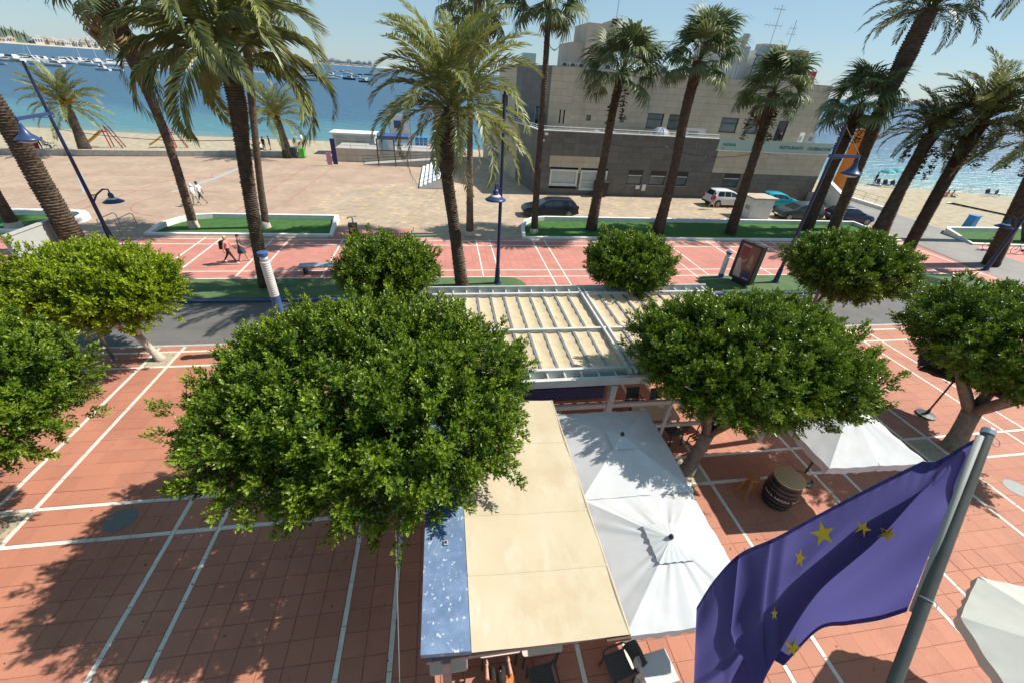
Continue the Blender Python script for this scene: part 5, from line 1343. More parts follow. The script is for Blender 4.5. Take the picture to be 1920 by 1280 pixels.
t = thing('street_post', 'slim grey steel post beside the yellow green tree at the road edge', 'post', (-12.75, 14.62, 0))
mb = MB(); mb.tube([(0, 0, 0), (0, 0, 2.5)], .055, 10); build(mb, 'shaft', M_STEEL, t, smooth=True)
mb = MB(); mb.lathe([(.11, 0), (.11, .02), (.06, .03)], 10); build(mb, 'base', M_STEEL, t)
mb = MB(); mb.box((0, .05, 2.3), (.42, .02, .42)); build(mb, 'sign_plate', M_STEEL, t)
# ================================================================== BAR TERRACE IN THE FOREGROUND
M_CREAM = pmat('cream_canvas', (.50, .415, .275), col2=(.57, .48, .335), rough=.85, scale=1.3, trans=.14, detail=7, bump=.12, bscale=150)
add_stains(M_CREAM, .9, (.44, .33, .20), .52, .80)
add_stains(M_CREAM, 2.6, (.60, .53, .41), .55, .75, (1, .35, 1))
M_BOARD = pmat('weathered_blue_paint', (.085, .138, .235), col2=(.11, .17, .27), rough=.6, scale=4)
add_stains(M_BOARD, 2.2, (.17, .24, .36), .45, .7)
add_stains(M_BOARD, 13, (.50, .53, .56), .60, .63, (1, .8, 1))
add_stains(M_BOARD, 30, (.48, .51, .54), .665, .69)
M_SLATF = pmat('beige_roof_fabric', (.50, .40, .25), col2=(.62, .51, .34), rough=.85, scale=6, trans=.12, detail=7)
add_stains(M_SLATF, 7, (.34, .25, .15), .60, .72, (1, .25, 1))
M_FRAME = pmat('aged_white_paint', (.44, .44, .41), col2=(.57, .57, .54), rough=.55, scale=3, detail=7)
add_stains(M_FRAME, 9, (.36, .34, .29), .64, .7, (.4, 1, 1))
M_RAFT = pmat('grey_aluminium_rafter', (.24, .25, .26), rough=.45, metal=.4, scale=5)
M_PARA = pmat('white_parasol_cloth', (.55, .56, .555), col2=(.63, .64, .635), rough=.8, trans=.16, scale=3)
M_PARAG = pmat('aged_parasol_cloth', (.47, .48, .43), col2=(.55, .56, .50), rough=.8, trans=.16, scale=2)
M_PARAB = pmat('dark_brown_parasol_cloth', (.045, .025, .018), rough=.8, scale=3)
M_POSTM = pmat('mauve_grey_post', (.22, .175, .17), rough=.6, scale=5, var=.2)
M_TABLE = pmat('cream_table_top', (.52, .44, .34), col2=(.58, .50, .40), rough=.5, scale=3)
M_WICK = pmat('dark_green_grey_rattan', (.055, .065, .06), rough=.6, scale=30, var=.4)
M_TIMB = pmat('varnished_timber', (.30, .12, .03), col2=(.42, .19, .05), rough=.4, scale=14, detail=6)
M_TIMR = pmat('red_brown_timber', (.16, .045, .02), col2=(.24, .08, .035), rough=.45, scale=12)

# ---- pavilion with the slatted retractable roof
PV = thing('pavilion', 'white framed bar pavilion with a slatted beige fabric roof', 'pavilion', (4.6, 11, 0))
Z0 = 3.15; XA, XB = -1.05, 10.4; YA, YB = 8.38, 13.45; XM = 5.15; YM = 10.9
def bx(nm, mat, *b, parent=PV):
    mb = MB(); mb.box2(*b); return build(mb, nm, mat, parent, world=True)
bx('fascia', M_FRAME, XA - .1, XB + .1, YB + .36, YB + .42, Z0 - .28, Z0 + .16)
bx('gutter', M_FRAME, XA - .1, XB + .1, YB + .06, YB + .359, Z0 - .28, Z0 - .22)
bx('beam', M_FRAME, XA - .1, XB + .1, YB - .05, YB + .059, Z0 - .25, Z0 + .06)
bx('beam', M_FRAME, XA, XB, YM - .05, YM + .05, Z0 - .2, Z0 + .05)
bx('beam', M_FRAME, XA - .1, XB + .1, YA + .32, YA + .42, Z0 - .25, Z0 + .05)
bx('fascia', M_FRAME, XA - .1, XB + .1, YA - .06, YA + .06, Z0 - .26, Z0 - .02)
bx('gutter', M_FRAME, XA - .1, XB + .1, YA + .061, YA + .319, Z0 - .3, Z0 - .24)
for x in (XA, XM, XB):
    for dx in (-.09, .09): bx('main_rafter', M_FRAME, x + dx - .035, x + dx + .035, YA + .1, YB + .35, Z0 - .12, Z0 + .085)
for i in range(23):
    x = XA + .26 + i * .495
    bx('gutter_divider', M_FRAME, x - .02, x + .02, YB + .07, YB + .355, Z0 - .2, Z0 + .02)
    if i % 1 == 0: bx('gutter_divider', M_FRAME, x - .02, x + .02, YA + .065, YA + .315, Z0 - .2, Z0 - .04)
for (xa, xb, n) in ((XA + .13, XM - .13, 12), (XM + .13, XB - .13, 10)):
    pw = (xb - xa) / n
    for i in range(n + 1):
        x = xa + pw * i
        if 0 < i < n:
            for (ya, yb) in ((YA + .43, YM - .06), (YM + .06, YB - .06)):
                bx('rafter', M_RAFT, x - .04, x + .04, ya, yb, Z0 - .14, Z0 - .03)
    for i in range(n):
        for (ya, yb) in ((YA + .43, YM - .06), (YM + .06, YB - .06)):
            mb = MB(); P = []
            x0, x1 = xa + pw * i + .045, xa + pw * (i + 1) - .045
            sag = random.uniform(.02, .05); k0 = random.uniform(0, .05)
            for a in range(6):
                f_ = a / 5; P.append([(x0 + (x1 - x0) * f_, ya + .02 + (yb - ya - .04) * b / 14, Z0 - .05 - sag * 4 * f_ * (1 - f_) + .012 * math.sin(b * 2.1 + i * 1.7) - k0 * .3 * (b / 14)) for b in range(15)])
            mb.grid(P); build(mb, 'fabric_slat', M_SLATF, PV, smooth=True, world=True)
for x in (XA, XM - .55, XB):
    for y in (YA + .02, YB + .1): bx('post', M_FRAME, x - .09, x + .09, y - .09, y + .09, 0, Z0 - .3)
bx('blind', M_NAVY, XA + .1, XM - .75, YA + .1, YA + .16, 2.25, Z0 - .45)
bx('rail', M_FRAME, XA + .1, XB - .1, YA - .02, YA + .06, 1.98, 2.12)
bx('rail', M_FRAME, XM - .4, XB - .1, YA - .02, YA + .06, 1.0, 1.12)
for x in (XA + .9, 2.6, 6.6, 8.3): bx('post', M_FRAME, x - .05, x + .05, YA - .03, YA + .05, 0, 1.97)

# ---- beige awning with the blue painted edge board
AW = thing('awning', 'long beige canvas awning with a flaking blue painted edge board', 'awning', (1, 4.7, 0))
zL, zR = 3.6, 3.36
def aw(x, y):   # canvas height: slope to the right, slight sag between the seams
    f_ = (x + .5) / 2.95; return zL + (zR - zL) * f_ - .02 * math.sin(PI * min(1, max(0, (x - .16) / 2.28))) + .008 * math.sin(y * 3.83 + .5) + .004 * math.sin(x * 7 + y * 2)
y0, y1 = 2.24, 7.3
seams = [y0, 3.25, 4.28, 5.95, y1]
for a, b in zip(seams, seams[1:]):
    mb = MB(); P = []
    for i in range(19):
        x = .165 + 2.28 * i / 18
        P.append([(x, ya_, aw(x, ya_)) for ya_ in [a + (b - a) * j / 14 for j in range(15)]])
    mb.grid(P); build(mb, 'canvas', M_CREAM, AW, smooth=True, world=True)
for s in seams[1:-1]:
    mb = MB(); mb.grid([[(.17 + 2.27 * i / 18, s - .02, aw(.17 + 2.27 * i / 18, s) + .005), (.17 + 2.27 * i / 18, s, aw(.17 + 2.27 * i / 18, s) + .011), (.17 + 2.27 * i / 18, s + .02, aw(.17 + 2.27 * i / 18, s) + .004)] for i in range(19)]); build(mb, 'seam', M_CREAM, AW, smooth=True, world=True)
mb = MB(); mb.hexa([(-.5, y0 + .03, 3.52), (.155, y0, 3.49), (.155, y1, 3.49), (-.5, y1, 3.52), (-.5, y0 + .03, 3.62), (.155, y0, 3.60), (.155, y1, 3.60), (-.5, y1, 3.62)])
build(mb, 'edge_board', M_BOARD, AW, world=True)
mb = MB(); mb.box2(-.19, -.12, 3.72, 3.80, 3.612, 3.64); build(mb, 'lamp_fitting', M_CONC, AW, world=True)
mb = MB(); mb.box2(-.17, -.14, 3.74, 3.78, 3.641, 3.655); build(mb, 'bolt', M_BLACK, AW, world=True)
mb = MB(); mb.tube([(2.45, y0, zR - .01), (2.455, y1, zR - .01)], .022, 6); build(mb, 'edge_tube', M_CREAM, AW, world=True)
mb = MB(); mb.box2(2.1, 2.47, y0 - .03, y0 + .03, zR - .11, zR - .035); build(mb, 'end_bar', M_BROWNWOOD, AW, world=True)
for x in (-.4, .15, 2.2):
    bx('rail', M_POSTM, x - .03, x + .03, y0 + .05, y1, 3.2, 3.3, parent=AW)
for x, y in ((-.18, 2.3), (-.38, 7.2), (2.3, 7.2)):
    bx('post', M_POSTM, x - .06, x + .06, y - .06, y + .06, 0, 3.3, parent=AW)
bx('cross_rail', M_POSTM, -.45, 2.4, y0 + .06, y0 + .12, 3.18, 3.26, parent=AW)
mb = MB(); mb.tube([gp(750, 1300), gp(742, 985, 3.2)], .009, 5); build(mb, 'guy_wire', M_WHITE, AW, world=True)

# ---- parasols
def parasol(label, c, sx, sy, z_e, z_t, rz=0, mat=M_PARA, n=None, val=.2, crease=.02, seed=0, cap=.3, finial=M_BLACK):
    """Square (or n-sided) parasol: creased panels between ribs, hanging valance, vent cap, pole."""
    t = thing('parasol', label, 'parasol', (c[0], c[1], 0), rz, 'terrace parasols')
    g = random.Random(seed)
    if n: cor = [(sx * math.cos(2 * PI * (i + .5) / n), sy * math.sin(2 * PI * (i + .5) / n)) for i in range(n)]
    else: cor = [(-sx, -sy), (0, -sy), (sx, -sy), (sx, 0), (sx, sy), (0, sy), (-sx, sy), (-sx, 0)]
    K = len(cor)
    for k in range(K):
        a, b = Vector(cor[k]), Vector(cor[(k + 1) % K]); P = []; U, R_ = 14, 12
        ph = [g.uniform(0, 6.28) for _ in range(4)]
        for i in range(R_ + 1):
            f_ = (i / R_) * .86 + .14; row = []
            for j in range(U + 1):
                u_ = j / U; p = a.lerp(b, u_) * f_
                sagm = math.sin(PI * u_)
                z = z_t + (z_e - z_t) * (f_ ** .93) - .045 * sagm * f_ * (1 - .4 * f_)
                z += crease * sagm * (math.sin(u_ * 23 + ph[0]) * .35 + math.sin(u_ * 11 + f_ * 3 + ph[1]) * .5) * (1 - .45 * f_)
                if i == R_: z -= .012 * math.sin(u_ * 17 + ph[2])
                row.append((p.x, p.y, z))
            P.append(row)
        mb = MB(); mb.grid(P); pn = build(mb, 'canopy_panel', mat, t, smooth=True)
        V_ = []
        last = P[-1]
        nrm = Vector(((a + b) / 2).normalized())
        for dz in (0, .33, .66, 1):
            V_.append([(q[0] + nrm.x * .018 * dz * math.sin(j * 1.9 + ph[3]), q[1] + nrm.y * .018 * dz * math.sin(j * 1.9 + ph[3]), q[2] - val * dz * g.uniform(.96, 1.02)) for j, q in enumerate(last)])
        mb = MB(); mb.grid(V_); build(mb, 'valance', mat, pn, smooth=True)
        mb = MB(); mb.bar((a.x * .1, a.y * .1, z_t - .13), (a.x * .99, a.y * .99, z_e - .07), .022, .035); build(mb, 'rib', M_STEEL, t)
    # vent cap
    mb = MB(); m_ = 8 * 6
    rows = []
    for f_ in (.02, .35, .7, 1.0):
        row = []
        for j in range(m_ + 1):
            q = j / m_ * K; k = int(q) % K; p = Vector(cor[k]).lerp(Vector(cor[(k + 1) % K]), q - int(q)) * (cap / max(sx, sy)) * f_
            row.append((p.x, p.y, z_t + .04 + (z_e - z_t) * (cap / max(sx, sy) * f_) ** .93 + crease * .9 * math.sin(j * 2.6 + seed) * f_))
        rows.append(row)
    mb.grid(rows); build(mb, 'vent_cap', mat, t, smooth=True)
    mb = MB(); mb.lathe([(.045, z_t + .03), (.05, z_t + .06), (.035, z_t + .10), (.01, z_t + .115)], 12); build(mb, 'finial', finial, t, smooth=True)
    mb = MB(); mb.tube([(0, 0, 0), (0, 0, z_t)], .03, 10); build(mb, 'pole', M_DARK, t)
    mb = MB(); mb.lathe([(.32, 0), (.32, .06), (.06, .1), (.05, .3)], 12); build(mb, 'base', M_DARK, t)
    return t
parasol('white square parasol in tree shade, next to the far end of the awning', (4.08, 6.45), 1.32, 1.34, 2.4, 2.86, -.02, crease=.005, seed=1, val=.05, cap=.33)
parasol('sunlit creased white square parasol beside the near end of the awning', (4.02, 3.82), 1.27, 1.29, 2.38, 2.88, -.02, crease=.03, seed=2, val=.2, cap=.38)
parasol('white square parasol by itself, behind the barrel table', (10.75, 6.75), 1.42, 1.38, 2.3, 3.0, -.04, crease=.008, seed=3, val=.22, cap=.3)
parasol('pale grey parasol cut off by the right bottom corner', (10.2, .97), 1.7, 1.7, 2.36, 2.95, rad(-19), M_PARAG, n=8, crease=.008, seed=4, val=.2, cap=.35)
parasol('dark brown parasol tucked under the forked tree at the right', (18.1, 9.0), 1.25, 1.25, 2.3, 2.85, rad(40), M_PARAB, crease=.006, seed=5, val=.12, cap=.3)

# ---- barrel table and stools
M_STAVE = pmat('black_barrel_paint', (.012, .011, .010), rough=.45, var=.35, scale=9)
M_HOOP = pmat('barrel_hoop', (.10, .095, .088), rough=.5, metal=.5, var=.3, scale=8)
M_TOP = pmat('pale_pine', (.42, .30, .165), col2=(.56, .42, .25), rough=.6, scale=2.0, detail=3)
n_, L_, b_ = nodes_of(M_TOP)
wv = n_.new('ShaderNodeTexWave'); wv.inputs['Scale'].default_value = 5.5; wv.inputs['Distortion'].default_value = 6; wv.inputs['Detail'].default_value = 2; wv.inputs['Detail Scale'].default_value = .6; wv.bands_direction = 'DIAGONAL'
ge_ = n_.new('ShaderNodeNewGeometry'); L_.new(ge_.outputs['Position'], wv.inputs[0]); mx_ = n_.new('ShaderNodeMix'); mx_.data_type = 'RGBA'; mx_.inputs[6].default_value = (.34, .23, .12, 1); mx_.inputs[7].default_value = (.56, .42, .25, 1); L_.new(wv.outputs[0], mx_.inputs[0]); L_.new(mx_.outputs[2], b_.inputs['Base Color'])
BQ = Vector((9.33, 6.12, 0))
t = thing('barrel_table', 'black wine barrel used as a table, with a pale wooden top', 'barrel', BQ, .3)
prof = [(.355, 0), (.39, .15), (.43, .36), (.445, .52), (.43, .68), (.39, .9), (.355, 1.02)]
def brad(z):
    for (ra, za), (rb, zb) in zip(prof, prof[1:]):
        if za <= z <= zb: return ra + (rb - ra) * (z - za) / (zb - za)
    return prof[-1][0]
NS = 22
for k in range(NS):
    a0, a1 = 2 * PI * (k + .03) / NS, 2 * PI * (k + .97) / NS; mb = MB()
    P = [[(r_ * math.cos(a), r_ * math.sin(a), z) for a in (a0, (a0 + a1) / 2, a1)] for r_, z in prof]; mb.grid(P); build(mb, 'stave', M_STAVE, t)
mb = MB(); mb.lathe([(r_ - .012, z) for r_, z in prof], 24); build(mb, 'core', M_STAVE, t)
for z, h in ((.02, .05), (.17, .04), (.33, .045), (.66, .045), (.80, .04), (.95, .05)):
    mb = MB(); mb.lathe([(brad(z) + .001, z), (brad(z) + .008, z + .003), (brad(z + h) + .008, z + h - .003), (brad(z + h) + .001, z + h)], 32, cap=False); build(mb, 'hoop', M_HOOP, t, smooth=True)
mb = MB(); mb.lathe([(.39, 1.02), (.40, 1.03), (.40, 1.075), (.385, 1.085), (.01, 1.086)], 32); o = build(mb, 'top', M_TOP, t); sharp(o.data, 40)
M_CHALK = pmat('chalk_lettering', (.62, .60, .56), rough=.8)
def barrel_text(txt, size, zc, ang0, parent):
    me = text_mesh(txt, size, .001)
    w_ = max(v.co.x for v in me.vertices)
    for v in me.vertices:
        z = zc + v.co.y; a = ang0 + (v.co.x - w_ / 2) / .445; r_ = brad(z) + .004 + v.co.z
        v.co = (r_ * math.cos(a), r_ * math.sin(a), z)
    me.materials.clear(); me.materials.append(M_CHALK); o = bpy.data.objects.new('lettering', me); link(o, parent)
barrel_text('PATA NEGRA', .125, .465, rad(-150) - .3, t); barrel_text('PATA NEGRA', .125, .465, rad(-45) - .3, t)
def stool(label, x, y, rz):
    t = thing('bar_stool', label, 'stool', (x, y, 0), rz, 'wooden stools at the barrel')
    mb = MB(); mb.lathe([(.165, .77), (.175, .78), (.175, .805), (.16, .815), (.01, .812)], 20); o = build(mb, 'seat', M_TIMB, t); sharp(o.data, 40)
    q = []
    for i in range(4):
        a = PI / 4 + i * PI / 2; top = Vector((.10 * math.cos(a), .10 * math.sin(a), .77)); bt = Vector((.24 * math.cos(a), .24 * math.sin(a), 0)); q.append((top, bt))
        mb = MB(); mb.bar(bt, top, .042); build(mb, 'leg', M_TIMB, t)
    for i in range(4):
        z = .25 if i % 2 else .42; f_ = 1 - z / .77
        mb = MB(); mb.bar(q[i][0].lerp(q[i][1], f_), q[(i + 1) % 4][0].lerp(q[(i + 1) % 4][1], f_), .024, .034); build(mb, 'stretcher', M_TIMB, t)
stool('round wooden bar stool, left of the barrel table', 8.52, 6.42, .3); stool('round wooden bar stool, right of the barrel table', 10.05, 6.28, .7)

# ---- tables and chairs under the roofs
def table(label, x, y, w_, d_, rz=0, cloth=False, plates=0, mat=M_TABLE):
    t = thing('terrace_table', label, 'table', (x, y, 0), rz, 'terrace tables')
    mb = MB(); r_ = .05
    pl_ = [(sx * (w_ / 2 - r_) + r_ * math.cos(a), sy * (d_ / 2 - r_) + r_ * math.sin(a)) for sx, sy, a0 in ((1, 1, 0), (-1, 1, PI / 2), (-1, -1, PI), (1, -1, PI * 1.5)) for a in (a0, a0 + PI / 4, a0 + PI / 2)]
    mb.prism(pl_, .72, .75); build(mb, 'table_top', mat, t)
    for a in (-1, 1):
        for b in (-1, 1): mb = MB(); mb.bar((a * (w_ / 2 - .06), b * (d_ / 2 - .06), 0), (a * (w_ / 2 - .06), b * (d_ / 2 - .06), .72), .035); build(mb, 'leg', M_DARK, t)
    if cloth:
        c = bpy.data.objects.new('tablecloth', None); bpy.data.objects.remove(c)
        mb = MB(); P = []
        per = []
        for (sx, sy), (ex, ey) in (((-1, -1), (1, -1)), ((1, -1), (1, 1)), ((1, 1), (-1, 1)), ((-1, 1), (-1, -1))):
            for k in range(12): f_ = k / 12; per.append(((sx + (ex - sx) * f_) * (w_ / 2 + .012), (sy + (ey - sy) * f_) * (d_ / 2 + .012)))
        per.append(per[0])
        for lv in range(5):
            f_ = lv / 4; P.append([(p[0] * (1 + .05 * f_ * math.sin(j * 1.9)), p[1] * (1 + .05 * f_ * math.sin(j * 1.9 + 1)), .757 - .3 * f_ * (1 + .15 * math.sin(j * .8))) for j, p in enumerate(per)])
        mb.grid(P); mb.poly([(p[0], p[1], .757) for p in per[:-1]])
        co = build(mb, 'tablecloth', M_PARA, None); co.location = (x, y, 0); co.rotation_euler = (0, 0, rz); tag(co, 'white cloth draped over the small table by the creased parasol', 'tablecloth')
    return t
def plate(label, x, y, z=.752):
    t = thing('plate', label, 'plate', (x, y, z), 0, 'plates on the pavilion table')
    mb = MB(); mb.lathe([(.06, 0), (.12, .012), (.125, .016), (.08, .008), (.01, .006)], 18); build(mb, 'dish', M_CH, t, smooth=True)
    mb = MB(); mb.bar((.14, -.08, .004), (.14, .1, .004), .015, .004); build(mb, 'cutlery', M_STEEL, t)
def chair(label, x, y, rz, mat=M_WICK, leg=M_DARK, slat=False):
    t = thing('terrace_chair', label, 'chair', (x, y, 0), rz, 'terrace chairs')
    if slat:
        for i in range(5): mb = MB(); mb.box((0, -.18 + .09 * i, .45), (.44, .07, .02)); build(mb, 'seat_slat', mat, t)
        for i in range(4): mb = MB(); mb.box((0, .24 + .03 * i, .58 + .095 * i), (.44, .018, .075)); build(mb, 'back_slat', mat, t)
    else:
        mb = MB(); P = [[(x_, y_, .45 - .02 * math.cos(x_ * 3) + (.01 if abs(y_) > .2 else 0)) for x_ in (-.23, -.1, 0, .1, .23)] for y_ in (-.23, -.1, .05, .22)]; mb.grid(P); mb.box2(-.23, .23, -.23, .22, .40, .425); build(mb, 'seat', mat, t)
        mb = MB(); P = [[(x_, .23 + .12 * f_ + .04 * (1 - (x_ / .23) ** 2), .47 + .42 * f_) for x_ in (-.23, -.12, 0, .12, .23)] for f_ in (0, .33, .66, 1)]; mb.grid(P); mb.bar((-.24, .35, .9), (.24, .35, .9), .035); build(mb, 'backrest', mat, t)
        for s in (-1, 1): mb = MB(); mb.tube([(s * .25, -.2, .4), (s * .26, -.2, .64), (s * .26, .2, .66), (s * .25, .26, .6)], .02, 6); build(mb, 'armrest', leg, t)
    for a in (-1, 1):
        mb = MB(); mb.bar((a * .22, -.22, 0), (a * .21, -.2, .42), .032); build(mb, 'leg', leg, t)
        mb = MB(); mb.bar((a * .22, .3, 0), (a * .22, .23, .45), .032); mb.bar((a * .225, .23, .45), (a * .225, .36, .92), .03); build(mb, 'leg', leg, t)
    return t
table('cream table under the near end of the awning, left of the pair', .78, 3.5, .8, .8); table('cream table under the near end of the awning, right of the pair', 1.6, 3.42, .8, .8)
table('small table under the white cloth by the creased parasol', 3.72, 2.52, .62, .5, rz=.1, cloth=True)
table('cream table under the blue edge board', -.2, 3.3, .7, .7)
chair('dark grey armchair tucked under the right cream table', 1.55, 2.72, PI + .1); chair('dark grey chair beside the cloth covered table', 3.1, 2.75, -1.4)
table('cream table at the right front of the pavilion, with plates', 6.85, 9.35, 1.5, .85, rz=-.06); table('cream table inside the pavilion behind the awning', 3.0, 9.4, 1.2, .8)
for i, (x, y) in enumerate(((6.45, 9.5), (7.2, 9.55), (7.25, 9.15), (6.4, 9.12))): plate(('white plate at the far left of the pavilion table', 'white plate at the far right of the pavilion table', 'white plate at the near right of the pavilion table', 'white plate at the near left of the pavilion table')[i], x, y)
for i, (x, y, a) in enumerate(((6.3, 8.75, PI), (7.3, 8.72, PI + .1), (6.5, 10.1, 0), (7.4, 10.0, .1), (5.6, 9.4, 1.6), (3.1, 8.8, PI), (3.2, 10.1, 0), (5.2, 11.5, .4), (8.6, 9.2, -1.4))):
    chair(('dark chair at the near left of the plate table', 'dark chair at the near right of the plate table', 'dark chair at the far left of the plate table', 'dark chair at the far right of the plate table', 'dark chair at the left head of the plate table', 'dark chair in front of the inner pavilion table', 'dark chair behind the inner pavilion table', 'dark chair in the middle of the pavilion', 'dark chair at the right head of the plate table')[i], x, y, a)
chair('red brown slatted wooden chair leaning behind the tree trunk', 8.0, 8.3, rad(-160), M_TIMR, M_TIMR, slat=True)
# ================================================================== FLAG ON ITS POLE (close to the camera)
def at_depth(px, py, d): return CAM_LOC + ray(px, py) * d       # ray() has unit forward component
M_POLE = pmat('pole_galvanised', (.055, .058, .05), col2=(.09, .092, .082), rough=.5, metal=.2, scale=14)
M_FLAG = pmat('blue_flag_cloth', (.016, .016, .10), col2=(.02, .02, .115), rough=.7, scale=9, trans=.5, bump=.08, bscale=900)
for n_ in [M_FLAG.node_tree.nodes]:
    tr_ = [k for k in n_ if k.type == 'BSDF_TRANSLUCENT'][0]
    for l_ in list(tr_.inputs[0].links): M_FLAG.node_tree.links.remove(l_)
    tr_.inputs[0].default_value = (.112, .108, .32, 1)          # thin polyester: light that comes through is far paler than the printed face
M_STAR = pmat('yellow_star_print', (.62, .50, .03), rough=.7, trans=.35)
p_top, p_bot = at_depth(1852, 812, 1.22), at_depth(1612, 1452, 1.02)
t = thing('flagpole', 'slanted grey metal flagpole close to the camera', 'flagpole', p_bot)
mb = MB(); mb.tube([p_bot, p_top], .0147, 20); build(mb, 'pole', M_POLE, t, smooth=False, world=True); sharp(t.children[0].data, 40)
dirp = (p_top - p_bot).normalized()
mb = MB(); mb.tube([p_top - dirp * .004, p_top + dirp * .012, p_top + dirp * .016], [.0165, .0165, .014], 20); build(mb, 'cap', M_STEEL, t, world=True)
hv = dirp.cross(CAM_FWD).normalized()
def ring(p, nm, q=1.0):
    mb = MB(); mb.tube([p + (dirp * math.cos(a) * .010 + (-hv) * (.026 + .012 * math.sin(a))) * q for a in np.linspace(0, 2 * PI, 13)], .0013, 5); return build(mb, nm, M_STEEL, t, world=True)
ring(p_top - dirp * .01 , 'ring', 1.25)
pl = p_bot.lerp(p_top, .47)
mb = MB(); mb.tube([pl - dirp * .002, pl + dirp * .002], .0165, 16, cap=False); build(mb, 'band', M_STEEL, t, world=True); ring(pl, 'ring')
FT = [(1829, 822), (1738, 860), (1640, 908), (1540, 960), (1455, 1006), (1388, 1036), (1340, 1085), (1306, 1138)]
FB = [(1700, 1146), (1648, 1162), (1590, 1171), (1536, 1180), (1478, 1238), (1420, 1300), (1360, 1345), (1298, 1365)]
def crv(C, s):
    x = s * (len(C) - 1); i = min(int(x), len(C) - 2); f_ = x - i
    p0, p1, p2, p3 = (Vector(C[max(0, min(len(C) - 1, k))]) for k in (i - 1, i, i + 1, i + 2))
    return .5 * ((2 * p1) + (p2 - p0) * f_ + (2 * p0 - 5 * p1 + 4 * p2 - p3) * f_ ** 2 + (-p0 + 3 * p1 - 3 * p2 + p3) * f_ ** 3)
def sst(a, b, x): x = min(1, max(0, (x - a) / (b - a))); return x * x * (3 - 2 * x)
def flag_pt(s, t_):
    # long S-fold (three layers) along the diagonal from the upper hoist to the lower fly
    q = t_ - (.06 + 1.18 * s); wq = .24; Aw = sst(.01, .27, s) * (1 - .6 * sst(.78, 1, s))
    tt = t_ - (.205 * Aw * math.sin(PI * q / wq) if abs(q) < wq else 0)
    dd = .016 * Aw * math.tanh(q / .07) * math.exp(-(q / .34) ** 2)
    # fly corner folded over itself
    e = s - (.70 + .17 * t_ - .28 * max(0, t_ - .45)); F_ = 1 - sst(.60, .80, t_); we = .10
    ss = s - (.062 * F_ * math.sin(PI * e / we) if abs(e) < we else 0)
    dd -= .018 * F_ * math.tanh(e / .03) * math.exp(-(e / .16) ** 2)
    e2 = s - .585 - .12 * t_; w2 = .05
    ss -= (.022 * F_ * math.sin(PI * e2 / w2) if abs(e2) < w2 else 0)
    dd -= .009 * F_ * math.tanh(e2 / .02) * math.exp(-(e2 / .08) ** 2)
    ss = min(1, max(0, ss)); tt = min(1.02, max(-.0, tt))
    p = crv(FT, ss).lerp(crv(FB, ss), tt)
    d = 1.185 + .72 * s + .0 * t_ + .30 * t_ * s + dd * (1 + .5 * s)
    d += .012 * math.sin(11 * (s - .35 * t_)) * sst(.3, .6, s); d += .010 * math.sin(t_ * 15 + 1) * math.exp(-s * 7) + .009 * math.sin(9 * s + 4 * t_) + .006 * math.sin(15 * t_ - 9 * s)
    d += .0022 * math.sin(s * 160) * math.exp(-t_ * 30)
    d += .05 * sst(.74, .80, s - .05 * t_) * sst(.60, .68, t_) - .035 * math.sin((s - .8) * 26) * sst(.66, .8, t_) * sst(.75, .85, s)
    return p, d
NU, NV = 170, 150
GP = [[flag_pt(i / NU, j / NV) for j in range(NV + 1)] for i in range(NU + 1)]
fl = thing('flag', 'dark blue flag with yellow stars blowing from the slanted pole', 'flag', at_depth(1700, 1000, 1.15))
mb = MB(); mb.grid([[at_depth(p.x, p.y, d) for p, d in row] for row in GP]); build(mb, 'cloth', M_FLAG, fl, smooth=True, world=True)
M_HEM = pmat('blue_hem', (.035, .035, .16), rough=.75, trans=.2, scale=60, var=.4)
for t0, t1 in ((0.0, .032), (.968, 1.0)):
    rows = []
    for j in range(4):
        tt = t0 + (t1 - t0) * j / 3; rows.append([])
        for i in range(NU + 1):
            p, d = flag_pt(i / NU, tt); rows[-1].append(at_depth(p.x, p.y, d - .0022 - .0008 * (i % 2)))
    mb = MB(); mb.grid(rows); build(mb, 'hem', M_HEM, fl, world=True)
rows = []
for s in (0, .008, .016):
    rows.append([at_depth(p.x, p.y, d - .002) for p, d in (flag_pt(s, j / 60) for j in range(61))])
M_SLEEVE = pmat('pale_hoist_band', (.33, .34, .31), rough=.6, trans=.2)
mb = MB(); a_, b_ = at_depth(1838, 816, 1.19), at_depth(1708, 1146, 1.125); mb.tube([a_, a_.lerp(b_, .5), b_], [.0085, .0075, .005], 10); build(mb, 'hoist_sleeve', M_SLEEVE, fl, smooth=True, world=True)
PXA = np.array([[(p.x, p.y) for p, d in row] for row in GP]).reshape(-1, 2); DA = np.array([[d for p, d in row] for row in GP]).reshape(-1)
def depth_at(px, py):
    k = np.argsort(((PXA - np.array([px, py])) ** 2).sum(1))[:4]; return float(DA[k].min())
for (cx, cy, rx, ry, a0) in ((1543, 1000, 25, 25, -.2), (1618, 990, 17, 17, .5), (1664, 1000, 21, 16, -.7), (1500, 1046, 11, 20, .2), (1486, 1213, 19, 21, .35), (1452, 1150, 7, 13, .0)):
    pts = []
    for k in range(10):
        a = a0 - PI / 2 + k * PI / 5; r_ = 1 if k % 2 == 0 else .385
        pts.append((cx + rx * r_ * math.cos(a), cy + ry * r_ * math.sin(a)))
    c3 = at_depth(cx, cy, depth_at(cx, cy) - .0035); mb = MB()
    W3 = [at_depth(px, py, depth_at(px, py) - .0035) for px, py in pts]
    n = len(mb.v); mb.v += [tuple(c3)] + [tuple(q) for q in W3]
    for k in range(10): mb.face((n, n + 1 + k, n + 1 + (k + 1) % 10))
    build(mb, 'star', M_STAR, fl, world=True)

